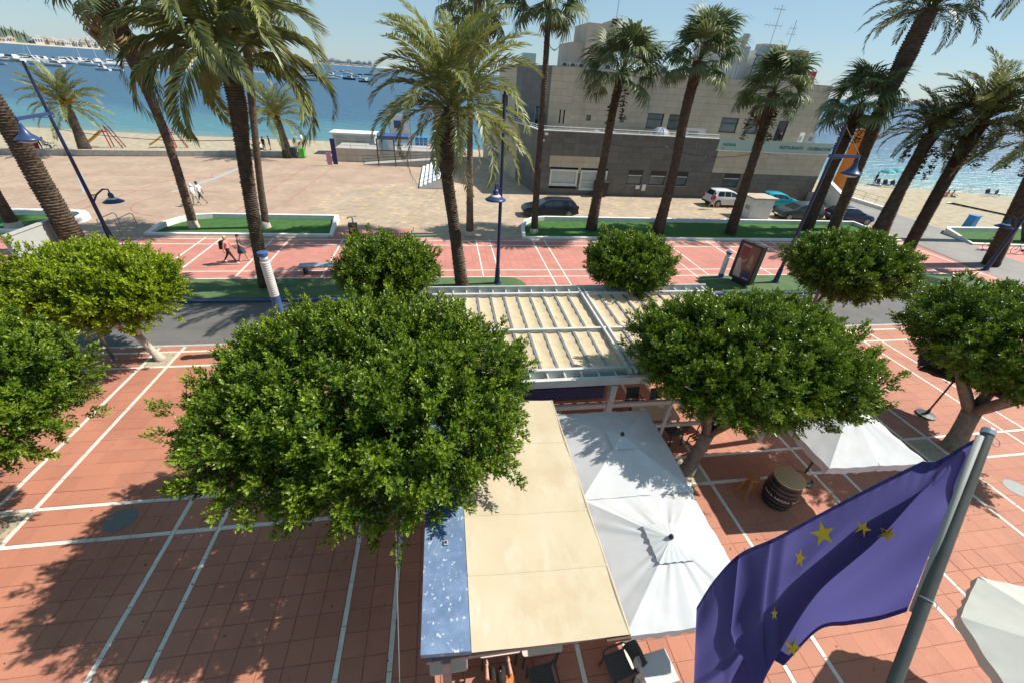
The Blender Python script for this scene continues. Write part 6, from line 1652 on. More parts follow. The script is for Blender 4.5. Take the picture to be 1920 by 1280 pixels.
# ================================================================== CARS
M_TAIL = pmat('tail_light', (.35, .01, .01), rough=.2, spec=.6); M_HEAD = pmat('head_light', (.6, .62, .62), rough=.1, spec=.7)
M_ALLOY = pmat('alloy_rim', (.45, .45, .46), rough=.35, metal=.7); M_PLATE = pmat('number_plate', (.7, .7, .68), rough=.5)
def paint(name, col): return pmat(name, col, rough=.28, var=.03, spec=.45, coat=.15, scale=1)
def car(label, loc, rz, col, L=4.5, W=1.8, H=1.47, style='hatch', group='cars parked by the restaurant'):
    t = thing('parked_car', label, 'car', loc, rz, group)
    # stations from the tail (x=0) to the nose (x=1): belt height, roof height, belt half width, roof half width
    if style == 'estate': RP = [(0, .55, .55), (.015, .80, .80), (.03, .98, 1.02), (.10, 1.0, H - .10), (.14, 1.0, H - .03), (.36, .98, H), (.50, .97, H - .02), (.58, .96, H - .12), (.735, .95, .97), (.80, .90, .91), (.93, .80, .81), (.975, .68, .69), (1, .52, .53)]
    elif style == 'mpv': RP = [(0, .55, .55), (.012, .85, .85), (.03, 1.0, 1.05), (.085, 1.03, H - .08), (.13, 1.03, H - .01), (.34, 1.02, H), (.50, 1.0, H - .04), (.60, .98, H - .18), (.76, .97, .99), (.83, .92, .93), (.94, .82, .83), (.98, .68, .69), (1, .52, .53)]
    else: RP = [(0, .55, .55), (.015, .80, .80), (.035, .98, 1.03), (.12, 1.0, H - .15), (.18, 1.0, H - .03), (.36, .98, H), (.48, .97, H - .02), (.56, .96, H - .12), (.72, .95, .97), (.79, .90, .91), (.93, .80, .81), (.975, .68, .69), (1, .52, .53)]
    def st(x):
        for (xa, ba, ra), (xb, bb, rb) in zip(RP, RP[1:]):
            if xa <= x <= xb: f_ = (x - xa) / (xb - xa); return ba + (bb - ba) * f_, ra + (rb - ra) * f_
        return RP[-1][1:]
    def hw(x): e = abs(x - .48) / .52; return W / 2 * (1 - .17 * e ** 4 - .03 * e ** 2)
    def sec(x):
        b, r_ = st(x); w_ = hw(x); X = (x - .5) * L; g = max(0, r_ - b)
        wr = w_ * (.97 - .27 * min(1, g / .5)); zb = .24 + .10 * max(0, abs(x - .5) * 2 - .85) / .15
        zt = r_
        return [(X, -w_ * .94, zb), (X, -w_, min(.45, b - .03)), (X, -w_ * .985, b - .05 if b > .55 else b - .01), (X, -w_ * .955, b), (X, -wr, zt - .05 * min(1, g / .2 + .2)), (X, -wr * .86, zt), (X, 0, zt + .02), (X, wr * .86, zt), (X, wr, zt - .05 * min(1, g / .2 + .2)), (X, w_ * .955, b), (X, w_ * .985, b - .05 if b > .55 else b - .01), (X, w_, min(.45, b - .03)), (X, w_ * .94, zb)]
    xs = sorted(set([p[0] for p in RP] + [.06, .22, .29, .43, .65, .69, .86]))
    mb = MB(); S = [sec(x) for x in xs]; mb.grid(S)
    mb.poly(S[0]); mb.poly(S[-1][::-1]); mb.poly([s[0] for s in S] + [s[-1] for s in S][::-1])
    o = build(mb, 'body', col, t); sharp(o.data, 32)
    def side_pt(x, f_, s, off=.012):
        q = sec(x); a, b = Vector(q[3]), Vector(q[4]); p = a.lerp(b, f_); p.y -= off; p.y *= (1 if s < 0 else -1); return p
    ends = [(.145, .30), (.315, .47), (.485, .645)] if style != 'hatch' else [(.20, .31), (.325, .47), (.485, .63)]
    for s in (-1, 1):
        for k, (xa, xb) in enumerate(ends):
            mb = MB(); n = 6; lo = []; hi = []
            for i in range(n + 1):
                x = xa + (xb - xa) * i / n; g = st(x)[1] - st(x)[0]
                top = max(.25, 1 - .07 / max(g, .08)) if g > .1 else .2
                if k == 2 and i == n: top = .12
                if k == 0 and i == 0: top = min(top, .55)
                lo.append(side_pt(x, .08, s)); hi.append(side_pt(x, top, s))
            mb.grid([lo, hi]); build(mb, 'side_window', M_GLASS, t)
        mb = MB(); X = (.655 - .5) * L; mb.box((X, s * (hw(.65) + .08), 1.02), (.12, .2, .13)); build(mb, 'mirror', col, t)
    def screen(xa, xb, name):
        mb = MB(); P = []
        for i in range(5):
            x = xa + (xb - xa) * i / 4; q = sec(x); P.append([Vector(q[5]).lerp(Vector(q[7]), f_) + Vector((.012 if xa > .5 else -.012, 0, .014)) for f_ in (.02, .25, .5, .75, .98)])
        mb.grid(P); build(mb, name, M_GLASS, t)
    screen(.575, .725, 'windscreen') if style != 'mpv' else screen(.605, .75, 'windscreen')
    screen(.036, .095 if style != 'hatch' else .125, 'rear_window')
    for s in (-1, 1):
        for xw in (.185, .815):
            X = (xw - .5) * L; y = s * (hw(xw) - .02)
            mb = MB(); mb.tube([(X, y - s * .05, .34), (X, y + s * .028, .34)], .39, 20); build(mb, 'wheel_arch', M_BLACK, t)
            mb = MB(); mb.tube([(X, y - s * .18, .32), (X, y - s * .0, .32), (X, y + s * .035, .32)], [.32, .32, .30], 22); wo_ = build(mb, 'wheel', M_RUBBER, t)
            mb = MB(); yy = y + s * .04; mb.tube([(X, y, .32), (X, yy, .32)], .06, 8)
            for k in range(5): a = k * 2 * PI / 5 + .3; mb.bar((X + .04 * math.cos(a), yy, .32 + .04 * math.sin(a)), (X + .22 * math.cos(a), yy, .32 + .22 * math.sin(a)), .075, .02, (0, 1, 0))
            mb.tube([(X + .225 * math.cos(a), yy, .32 + .225 * math.sin(a)) for a in np.linspace(0, 2 * PI, 21)], .018, 5); build(mb, 'rim', M_ALLOY, wo_)
        mb = MB(); P = []
        for x in (.945, .965, .985):
            w_ = hw(x); b = st(x)[0]; P.append([((x - .5) * L + .012, s * w_ * .97, b - .08), ((x - .5) * L + .02, s * w_ * .62, b - .03), ((x - .5) * L + .03, s * w_ * .6, b - .14), ((x - .5) * L + .03, s * w_ * .96, b - .17)])
        mb.grid(P); build(mb, 'headlight', M_HEAD, t)
        mb = MB(); mb.box((-.5 * L + .06, s * hw(.02) * .86, .86), (.1, .2, .26)); build(mb, 'tail_light', M_TAIL, t)
    mb = MB(); mb.box((.5 * L - .01, 0, .55), (.04, .9, .14)); build(mb, 'grille', M_BLACK, t)
    for X in (.5 * L + .015, -.5 * L - .005): mb = MB(); mb.box((X, 0, .46 if X > 0 else .7), (.02, .5, .11)); build(mb, 'number_plate', M_PLATE, t)
    mb = MB(); mb.box((-.5 * L + .02, 0, .42), (.1, W * .85, .16)); build(mb, 'bumper', M_BLACK, t)
    for s in (-1, 1):
        for xh in (.33, .49): mb = MB(); mb.box(((xh - .5) * L, s * (hw(xh) + .005), .84), (.2, .03, .03)); build(mb, 'door_handle', col, t)
        if style == 'estate': mb = MB(); mb.tube([(-.38 * L, s * .58, H - .02), (-.36 * L, s * .6, H + .03), (.0 * L, s * .6, H + .05), (.04 * L, s * .58, H)], .018, 5); build(mb, 'roof_rail', M_DARK, t)
    return t
car('dark navy estate car parked behind the slim palm, nose to the left', (8.95, 34.75, 0), PI, paint('navy_car_paint', (.006, .010, .022)), 4.8, 1.84, 1.47, 'estate')
car('white car against the restaurant wall, tail to the left', (28.75, 39.35, 0), .03, paint('white_car_paint', (.62, .63, .64)), 4.4, 1.82, 1.62, 'mpv')
car('turquoise hatchback behind the white utility box', (34.9, 39.3, 0), -.12, paint('turquoise_car_paint', (.01, .33, .44)), 4.1, 1.76, 1.46)
car('dark grey green car in the nearer row, nose to the left', (33.7, 35.05, 0), PI - .05, paint('grey_green_car_paint', (.045, .06, .065)), 4.4, 1.8, 1.55, 'mpv')
car('navy blue hatchback at the right end of the nearer row', (38.65, 34.2, 0), -.16, paint('dark_blue_car_paint', (.012, .02, .08)), 4.1, 1.76, 1.46)

# ================================================================== PEOPLE
SK = [pmat('light_skin', (.50, .28, .20), rough=.6, var=.05), pmat('tanned_skin', (.33, .17, .10), rough=.6, var=.05)]
def cl(name, col): return pmat('cloth_' + name, col, rough=.85, var=.12, scale=12)
C_ = dict(pink=cl('salmon_pink', (.60, .25, .22)), black=cl('black', (.015, .015, .017)), grey=cl('charcoal', (.05, .06, .065)), white=cl('white', (.72, .73, .72)), sage=cl('sage', (.30, .33, .27)), red=cl('raspberry', (.45, .06, .10)), green=cl('green', (.10, .20, .14)), blue=cl('blue', (.06, .10, .22)), beige=cl('beige', (.45, .38, .30)), orange=cl('orange', (.55, .14, .02)))
H_ = dict(blond=cl('blond_hair', (.55, .40, .17)), dark=cl('dark_hair', (.02, .014, .01)), brown=cl('brown_hair', (.08, .045, .025)), white=cl('white_cap', (.75, .75, .74)), black=cl('dark_cap', (.03, .035, .045)))
def person(label, loc, rz, pose, top, bottom, hair, skin=0, h=1.7, shoes='black', sleeve=.5, leg_cover=1., bulk=1., bag=None, group=None, skirt=None):
    k = h / 1.7
    J = dict(pelvis=(0, 0, .93), spine=(0, .0, 1.10), chest=(.01, 0, 1.28), neck=(.01, 0, 1.44), head=(.03, 0, 1.545), crown=(.03, 0, 1.63))
    def leg(s, th, kn):   # thigh swing and knee bend (radians, forward +)
        hip = Vector((0, s * .095, .90)); kne = hip + Vector((math.sin(th), 0, -math.cos(th))) * .43
        a = th - kn; ank = kne + Vector((math.sin(a), 0, -math.cos(a))) * .41; toe = ank + Vector((.15, s * .01, -.045)) ; 
        J.update({f'hip{s}': hip, f'knee{s}': kne, f'ankle{s}': ank, f'toe{s}': toe})
    def arm(s, sw, el, out=.09):
        sh = Vector((.0, s * .185, 1.385)); e = sh + Vector((math.sin(sw), s * out * 1.6, -math.cos(sw))).normalized() * .29
        a = sw + el; w_ = e + Vector((math.sin(a), -s * .05, -math.cos(a))).normalized() * .25
        J.update({f'sho{s}': sh, f'elb{s}': e, f'wri{s}': w_})
    if pose == 'walk': leg(-1, .42, .05); leg(1, -.38, .25); arm(-1, -.35, .25); arm(1, .35, .45)
    elif pose == 'stroll': leg(-1, -.25, .15); leg(1, .28, .08); arm(-1, .25, .7); arm(1, -.15, .3)
    elif pose == 'sit': leg(-1, 1.45, 1.5); leg(1, 1.4, 1.45); arm(-1, .6, .7); arm(1, .5, .9)
    elif pose == 'floor': leg(-1, 1.9, 2.1); leg(1, 1.6, 1.3); arm(-1, -.3, .1); arm(1, .7, .6)
    elif pose == 'ride': leg(-1, 1.2, 1.3); leg(1, .75, .75); arm(-1, 1.0, .25, .05); arm(1, 1.0, .25, .05)
    elif pose == 'bend': leg(-1, .1, .15); leg(1, -.05, .1); arm(-1, .7, .3); arm(1, .9, .2)
    else: leg(-1, .06, .04); leg(1, -.06, .06); arm(-1, .12, .25); arm(1, -.05, .3)
    if pose in ('ride', 'bend'):
        tilt = .5 if pose == 'ride' else .8
        for n in ('spine', 'chest', 'neck', 'head', 'crown', 'sho-1', 'sho1', 'elb-1', 'elb1', 'wri-1', 'wri1'):
            v = Vector(J[n]) - Vector((0, 0, .93)); v = Matrix.Rotation(tilt, 3, 'Y') @ v; J[n] = v + Vector((0, 0, .93))
    drop = {'sit': -.45, 'floor': -.83}.get(pose, 0)
    E = [('pelvis', 'spine'), ('spine', 'chest'), ('chest', 'neck'), ('neck', 'head'), ('head', 'crown')]
    for s in (-1, 1): E += [('pelvis', f'hip{s}'), (f'hip{s}', f'knee{s}'), (f'knee{s}', f'ankle{s}'), (f'ankle{s}', f'toe{s}'), ('chest', f'sho{s}'), (f'sho{s}', f'elb{s}'), (f'elb{s}', f'wri{s}')]
    Rr = dict(pelvis=.135 * bulk, spine=.12 * bulk, chest=.14 * bulk, neck=.056, head=.094, crown=.082)
    for s in (-1, 1): Rr.update({f'hip{s}': .092 * bulk, f'knee{s}': .058, f'ankle{s}': .042, f'toe{s}': .038, f'sho{s}': .062, f'elb{s}': .042, f'wri{s}': .03})
    names = list(J); me = bpy.data.meshes.new('skeleton')
    me.from_pydata([tuple(Vector(J[n]) * k) for n in names], [(names.index(a), names.index(b)) for a, b in E], []); me.update()
    o = bpy.data.objects.new('skeleton', me); COL.objects.link(o)
    md = o.modifiers.new('s', 'SKIN'); md.use_smooth_shade = True
    sv = me.skin_vertices[0].data
    for i, n in enumerate(names): r_ = Rr[n] * k; sv[i].radius = (r_ * (1.0), r_ * (.82 if n in ('pelvis', 'spine', 'chest') else 1.0)); sv[i].use_root = n == 'pelvis'
    ss = o.modifiers.new('ss', 'SUBSURF'); ss.levels = 1; ss.render_levels = 1
    dg = bpy.context.evaluated_depsgraph_get(); bm_ = bpy.data.meshes.new_from_object(o.evaluated_get(dg)); bpy.data.objects.remove(o); bpy.data.meshes.remove(me)
    bm_.name = 'body'; bm_.materials.clear()
    for m in (SK[skin], C_[top], C_[bottom], C_[shoes]): bm_.materials.append(m)
    seg = [(Vector(J[a]) * k, Vector(J[b]) * k, a, b) for a, b in E]
    mi = []
    for p in bm_.polygons:
        best = None
        for a, b, na, nb in seg:
            ab = b - a; f_ = max(0, min(1, (p.center - a).dot(ab) / ab.length_squared)); d = (p.center - a - ab * f_).length - .02 * 0
            d -= (Rr[na] * (1 - f_) + Rr[nb] * f_) * k
            if best is None or d < best[0]: best = (d, f_, na, nb)
        _, f_, na, nb = best; m_ = 0
        if nb in ('spine', 'chest') or (na == 'chest' and nb.startswith('sho')): m_ = 1
        elif na == 'chest' and nb == 'neck': m_ = 1 if f_ < .55 else 0
        elif na.startswith('sho'): m_ = 1 if sleeve >= .5 or f_ < sleeve * 2 else 0
        elif na.startswith('elb'): m_ = 1 if sleeve > .75 else 0
        elif nb.startswith('hip') or na.startswith('hip'): m_ = 2 if (nb.startswith('hip') or f_ < leg_cover * 2) else 0
        elif na.startswith('knee'): m_ = 2 if leg_cover >= .75 and f_ < .94 else 0
        elif na.startswith('ankle'): m_ = 3
        mi.append(m_)
    bm_.polygons.foreach_set('material_index', mi)
    t = thing('person', label, 'person', (loc[0], loc[1], loc[2] + drop * k if len(loc) > 2 else drop * k), rz, group)
    bo = bpy.data.objects.new('body', bm_); link(bo, t)
    hd = (Vector(J['head']) + Vector(J['crown'])) * .5 * k; ax = (Vector(J['crown']) - Vector(J['neck'])).normalized()
    M = ax.to_track_quat('Z', 'Y').to_matrix()
    mb = MB()
    for i in range(6):
        f_ = i / 5 * PI * .55; r_ = .105 * k * math.sin(f_) + .002; z = .108 * k * math.cos(f_) + .012
        for j in range(12):
            a = 2 * PI * j / 12; q = Vector((r_ * math.cos(a) * (.97 if math.cos(a) < 0 else .84) - .012, r_ * math.sin(a) * .92, z - (.05 * k if math.cos(a) < -.2 and i > 3 else 0))); mb.v.append(tuple(hd + q))
    for i in range(5):
        for j in range(12): mb.face((i * 12 + j, (i + 1) * 12 + j, (i + 1) * 12 + (j + 1) % 12, i * 12 + (j + 1) % 12))
    build(mb, 'hair', H_[hair], t, smooth=True)
    mb = MB(); fx = hd + Vector((.088 * k, 0, -.005)); mb.tube([fx + Vector((-.01, 0, .02)), fx + Vector((.018, 0, -.02))], [.008, .014], 6)
    for s in (-1, 1): mb.tube([hd + Vector((0, s * .088 * k, .015)), hd + Vector((-.005, s * .1 * k, -.03))], .016, 6)
    build(mb, 'face', SK[skin], t, smooth=True)
    mb = MB()
    for s in (-1, 1): mb.box(tuple(fx + Vector((-.006, s * .03, .022))), (.012, .018, .01))
    mb.box(tuple(fx + Vector((-.008, 0, -.05))), (.012, .04, .01)); build(mb, 'eyes_and_mouth', M_BLACK, t)
    for s in (-1, 1):
        w_ = Vector(J[f'wri{s}']) * k; d = (w_ - Vector(J[f'elb{s}']) * k).normalized(); sd_ = d.cross(Vector((0, 1, 0))).normalized(); n2 = sd_.cross(d)
        mb = MB(); mb.tube([w_ - d * .01, w_ + d * .04, w_ + d * .085], [.026 * k, .036 * k, .03 * k], 8)
        for q, l in ((-.026, .065), (-.009, .078), (.009, .073), (.026, .056)): b_ = w_ + d * .08 + sd_ * q; mb.tube([b_, b_ + d * l * .55, b_ + d * l * .9 - n2 * s * .02], [.0095, .009, .007], 5)
        b_ = w_ + d * .03 + sd_ * .03; mb.tube([b_, b_ + d * .03 + sd_ * .022, b_ + d * .062 + sd_ * .026], [.012, .011, .008], 5)
        build(mb, 'hand', SK[skin], t, smooth=True)
    if skirt:
        mb = MB(); mb.lathe([(.13 * k * bulk, 1.0 * k), (.19 * k * bulk, .8 * k), (.24 * k * bulk, .55 * k)], 14, cap=False); build(mb, 'skirt', C_[skirt], t, smooth=True)
    if bag:
        mb = MB(); mb.hexa([(-.36, -.15, .95), (-.16, -.16, .95), (-.16, .16, .95), (-.36, .15, .95), (-.30, -.12, 1.38), (-.13, -.14, 1.4), (-.13, .14, 1.4), (-.30, .12, 1.38)]); mb.v = [tuple(Vector(v) * k) for v in mb.v]; build(mb, 'backpack', C_[bag], t)
    return t
q = gp(441, 495); person('person in a salmon pink top and black trousers with a backpack, walking on the promenade', (q.x - .15, q.y, 0), .05, 'walk', 'pink', 'black', 'blond', h=1.66, shoes='white', sleeve=1, bulk=1.18, bag='black')
q = gp(459, 490); person('person in a charcoal dress with dark hair, beside the one in pink', (q.x, q.y, 0), .05, 'stroll', 'grey', 'grey', 'dark', h=1.62, shoes='beige', sleeve=.3, leg_cover=.4, skirt='grey')
q = gp(371, 387); person('person in a white cap and sage trousers on the tan square', (q.x, q.y, 0), PI * .98, 'stroll', 'white', 'sage', 'white', h=1.68, shoes='white', sleeve=.5)
q = gp(379, 384); person('person in a white shirt and dark cap striding on the tan square', (q.x + .1, q.y, 0), PI, 'walk', 'white', 'grey', 'black', skin=1, h=1.78, leg_cover=.5)
q = gp(1332, 393); person('person in a raspberry pink top walking past the white car', (q.x, q.y, 0), .4, 'walk', 'red', 'beige', 'brown', h=1.62, shoes='beige', leg_cover=.5)
person('seated person with dark hair at the cream table under the awning', (.72, 2.62, 0), PI / 2, 'sit', 'orange', 'black', 'dark', skin=0, h=1.68, sleeve=.4)
chair('dark grey chair under the seated person', .72, 2.58, PI)
person('waiter in black standing on the restaurant terrace behind the glass balustrade', (36.3, 44.3, 4.97), -PI / 2, 'stand', 'black', 'black', 'dark', h=1.72, sleeve=1)
for i, (px, py, ps, tp_, bt, hr, lab) in enumerate((
    (497, 283, 'stand', 'black', 'black', 'dark', 'person in black standing by the short palm behind the sea wall, left one'), (508, 281, 'stand', 'black', 'grey', 'dark', 'person in black standing behind the sea wall, right one with a raised arm'),
    (489, 280, 'floor', 'white', 'blue', 'dark', 'person in a white shirt sitting on the sea wall'), (476, 284, 'floor', 'white', 'black', 'dark', 'person in white sitting low behind the sea wall, leftmost of the group'), (484, 285, 'floor', 'red', 'black', 'brown', 'person in dark red sitting behind the sea wall'),
    (555, 280, 'bend', 'green', 'beige', 'dark', 'person in green bending over behind the sea wall'), (568, 274, 'stand', 'white', 'beige', 'brown', 'person in white standing behind the green bin'), (545, 284, 'floor', 'red', 'grey', 'brown', 'person lying low beside the short palm trunk'),
    (359, 254, 'walk', 'black', 'beige', 'dark', 'person in black wading at the waterline'), (1637, 347, 'stand', 'black', 'grey', 'dark', 'person standing by the turquoise beach umbrella'), (1774, 369, 'floor', 'pink', 'beige', 'brown', 'sunbather sitting on the right beach, left of a pair'), (1783, 369, 'floor', 'beige', 'blue', 'brown', 'sunbather sitting on the right beach, right of a pair'))):
    q = gp(px, py, -.05); person(lab, (q.x, q.y, -.08), random.uniform(0, 6.28), ps, tp_, bt, hr, skin=1, h=1.7, leg_cover=.5, group='people on the beach')

# ---- bicycles
def bicycle(label, loc, rz, frame, s=1.):
    t = thing('bicycle', label, 'bicycle', loc, rz)
    for x in (-.52, .52):
        mb = MB(); mb.tube([(x + .34 * math.cos(a), 0, .345 + .34 * math.sin(a)) for a in np.linspace(0, 2 * PI, 29)], .018, 6); wo_ = build(mb, 'wheel', M_RUBBER, t)
        mb = MB(); mb.tube([(x, -.04, .345), (x, .04, .345)], .03, 8)
        for i in range(10): a = i * PI / 5; mb.bar((x, .02 * (-1) ** i, .345), (x + .33 * math.cos(a), 0, .345 + .33 * math.sin(a)), .004)
        build(mb, 'spokes', M_STEEL, wo_)
    mb = MB(); bb, st_, hd_ = Vector((-.08, 0, .3)), Vector((-.2, 0, .82)), Vector((.36, 0, .85))
    for a, b in ((bb, st_), (bb, Vector((.40, 0, .70))), (st_, hd_), (Vector((-.52, 0, .345)), bb), (Vector((-.52, 0, .345)), st_), (hd_ + Vector((-.02, 0, .08)), Vector((.52, 0, .345)))): mb.tube([a, b], .018, 6)
    build(mb, 'frame', frame, t)
    mb = MB(); mb.tube([(.33, -.28, 1.02), (.36, 0, .98), (.33, .28, 1.02)], .014, 6); mb.tube([(.36, 0, .9), (.36, 0, .99)], .014, 6); build(mb, 'handlebar', M_BLACK, t)
    mb = MB(); mb.hexa([(-.34, -.07, .90), (-.08, -.025, .91), (-.08, .025, .91), (-.34, .07, .90), (-.34, -.08, .95), (-.07, -.03, .95), (-.07, .03, .95), (-.34, .08, .95)]); mb.tube([st_, (-.22, 0, .9)], .014, 6); build(mb, 'saddle', M_BLACK, t)
    mb = MB(); mb.tube([(-.08, -.06, .3), (-.08, .06, .3)], .09, 12); mb.bar((-.08, -.09, .3), (.02, -.09, .18), .025); mb.bar((-.08, .09, .3), (-.18, .09, .42), .025); build(mb, 'crank', M_DARK, t)
    return t
q = (gp(1834, 465) + gp(1893, 474)) / 2
bicycle('bicycle under the rider behind the leaning palm trunk', (q.x - .25, q.y, 0), PI - .3, M_DARK)
person('cyclist in a black shirt riding past the palm trunk at the right edge', (q.x - .1, q.y, .0), PI - .3, 'ride', 'black', 'grey', 'dark', h=1.75, leg_cover=.5)
bicycle('second bicycle at the right edge beyond the palm trunk', (q.x + 1.35, q.y - .9, 0), PI - .2, M_DARK)
q = gp(88, 284); bicycle('bicycle leaning at the sea wall on the left', (q.x + .8, q.y - .2, 0), .2, M_DARK)
q = gp(78, 284); person('person in black beside the bicycle at the left sea wall', (q.x, q.y + .1, 0), 2.0, 'bend', 'black', 'black', 'dark', h=1.7); q = gp(88, 280); person('person in white behind the bicycle at the left sea wall', (q.x, q.y, 0), 1.0, 'sit', 'white', 'blue', 'dark', h=1.7)
t = thing('red_cool_box', 'red fabric windbreak by the sea wall, left edge', 'windbreak', tuple(gp(55, 282, -.05)), .1)
mb = MB(); mb.box((0, 0, .55), (2.0, .05, 1.0)); build(mb, 'cloth', M_REDPL, t)
for s in (-1, 1): mb = MB(); mb.bar((s, 0, 0), (s, 0, 1.2), .05); build(mb, 'stake', M_WHITE, t)

# ================================================================== BOATS AND FAR SHORE
M_HULL = pmat('white_hull', (.50, .51, .52), rough=.35, var=.05); M_HULLB = pmat('navy_hull', (.02, .04, .10), rough=.35); M_HULLR = pmat('red_hull', (.30, .03, .025), rough=.45)
M_COVER = pmat('boat_cover', (.10, .14, .20), rough=.8)
def hull(mb, L, W, H):
    n = 9; P = []
    for i in range(n + 1):
        f_ = i / n; x = (f_ - .5) * L; w_ = W / 2 * (1 - max(0, (f_ - .55) / .45) ** 2.2) * (.88 + .12 * min(1, f_ / .2)) + .02; sh = H * (1 + .28 * f_ ** 2)
        P.append([(x, -w_, sh), (x, -w_ * .92, H * .45), (x, -w_ * .5, -.15), (x, w_ * .5, -.15), (x, w_ * .92, H * .45), (x, w_, sh)])
    mb.grid(P); mb.poly(P[0]); mb.poly([p[0] for p in P] + [p[-1] for p in P][::-1])
def boat(kind, label, loc, rz, s=1., hm=None, group='moored boats in the bay'):
    t = thing({'motor': 'motor_boat', 'sail': 'sailing_boat', 'dinghy': 'rowing_boat'}[kind], label, 'boat', loc, rz, group)
    L, W, H = {'motor': (7.5, 2.6, .95), 'sail': (9, 2.9, 1.0), 'dinghy': (4.6, 1.7, .6)}[kind]
    mb = MB(); hull(mb, L * s, W * s, H * s); build(mb, 'hull', hm or M_HULL, t)
    if kind == 'motor':
        mb = MB(); mb.hexa([(-.25 * L * s, -.38 * W * s, H * s), (.22 * L * s, -.32 * W * s, H * s), (.22 * L * s, .32 * W * s, H * s), (-.25 * L * s, .38 * W * s, H * s), (-.2 * L * s, -.33 * W * s, H * s + 1.1 * s), (.06 * L * s, -.3 * W * s, H * s + 1.1 * s), (.06 * L * s, .3 * W * s, H * s + 1.1 * s), (-.2 * L * s, .33 * W * s, H * s + 1.1 * s)]); build(mb, 'cabin', M_HULL, t)
        mb = MB(); mb.box((-.05 * L * s, 0, H * s + .72 * s), (.30 * L * s, .72 * W * s, .38 * s)); build(mb, 'cabin_window', M_GLASS, t)
    elif kind == 'sail':
        mb = MB(); mb.box((-.02 * L * s, 0, H * s + .28 * s), (.36 * L * s, .55 * W * s, .55 * s)); build(mb, 'cabin', M_HULL, t)
        mb = MB(); mb.tube([(.08 * L * s, 0, H * s), (.08 * L * s, 0, 12.5 * s)], [.10, .07], 6); mb.tube([(.08 * L * s, 0, 2.1 * s), (-.36 * L * s, 0, 2.2 * s)], .11, 6); mb.bar((.5 * L * s, 0, 1.2 * s), (.08 * L * s, 0, 12.3 * s), .03); build(mb, 'mast', M_WHITE, t)
        mb = MB(); mb.tube([(.04 * L * s, 0, 2.3 * s), (-.34 * L * s, 0, 2.4 * s)], [.22 * s, .14 * s], 6); build(mb, 'furled_sail', M_COVER, t)
    else:
        mb = MB(); mb.box((0, 0, H * s * .85), (.5, W * s * .9, .08)); build(mb, 'thwart', M_BROWNWOOD, t)
zb = -.3
def pier_y(px): return 112.0 + px * .0425
t = thing('mooring_pier', 'long low grey pier with moored boats in the bay', 'pier', tuple(gp(100, pier_y(100), zb)))
pa, pb_ = gp(-120, pier_y(-120), zb), gp(600, pier_y(600) + 5, zb)
for i in range(40):
    a, b = pa.lerp(pb_, i / 40), pa.lerp(pb_, (i + .97) / 40); mb = MB(); mb.bar(a + Vector((0, 0, .5)), b + Vector((0, 0, .5)), 3.2, .9); build(mb, 'deck_section', M_CONC, t, world=True)
g = random.Random(5)
near_lab = 'small white motor boat moored along the far pier'
for i in range(40):
    px = -15 + i * 9.5 + g.uniform(-3, 3); q = gp(px, pier_y(px) + g.choice((-2.2, -1.6, 1.9, 2.6)), zb)
    boat('motor', near_lab, q, g.choice((.2, 3.3, 1.2, -.5)) + g.uniform(-.4, .4), g.uniform(1.1, 1.8), group='motor boats along the pier')
for px, dy in ((66, -1), (157, -1), (183, -1.5), (222, -1), (300, -1), (349, -2), (408, -1)):
    q = gp(px, pier_y(px) + dy, zb); boat('sail', 'white sailing boat with a bare mast along the far pier', q, g.uniform(0, 6.28), g.uniform(1.0, 1.25), group='sailing boats along the pier')
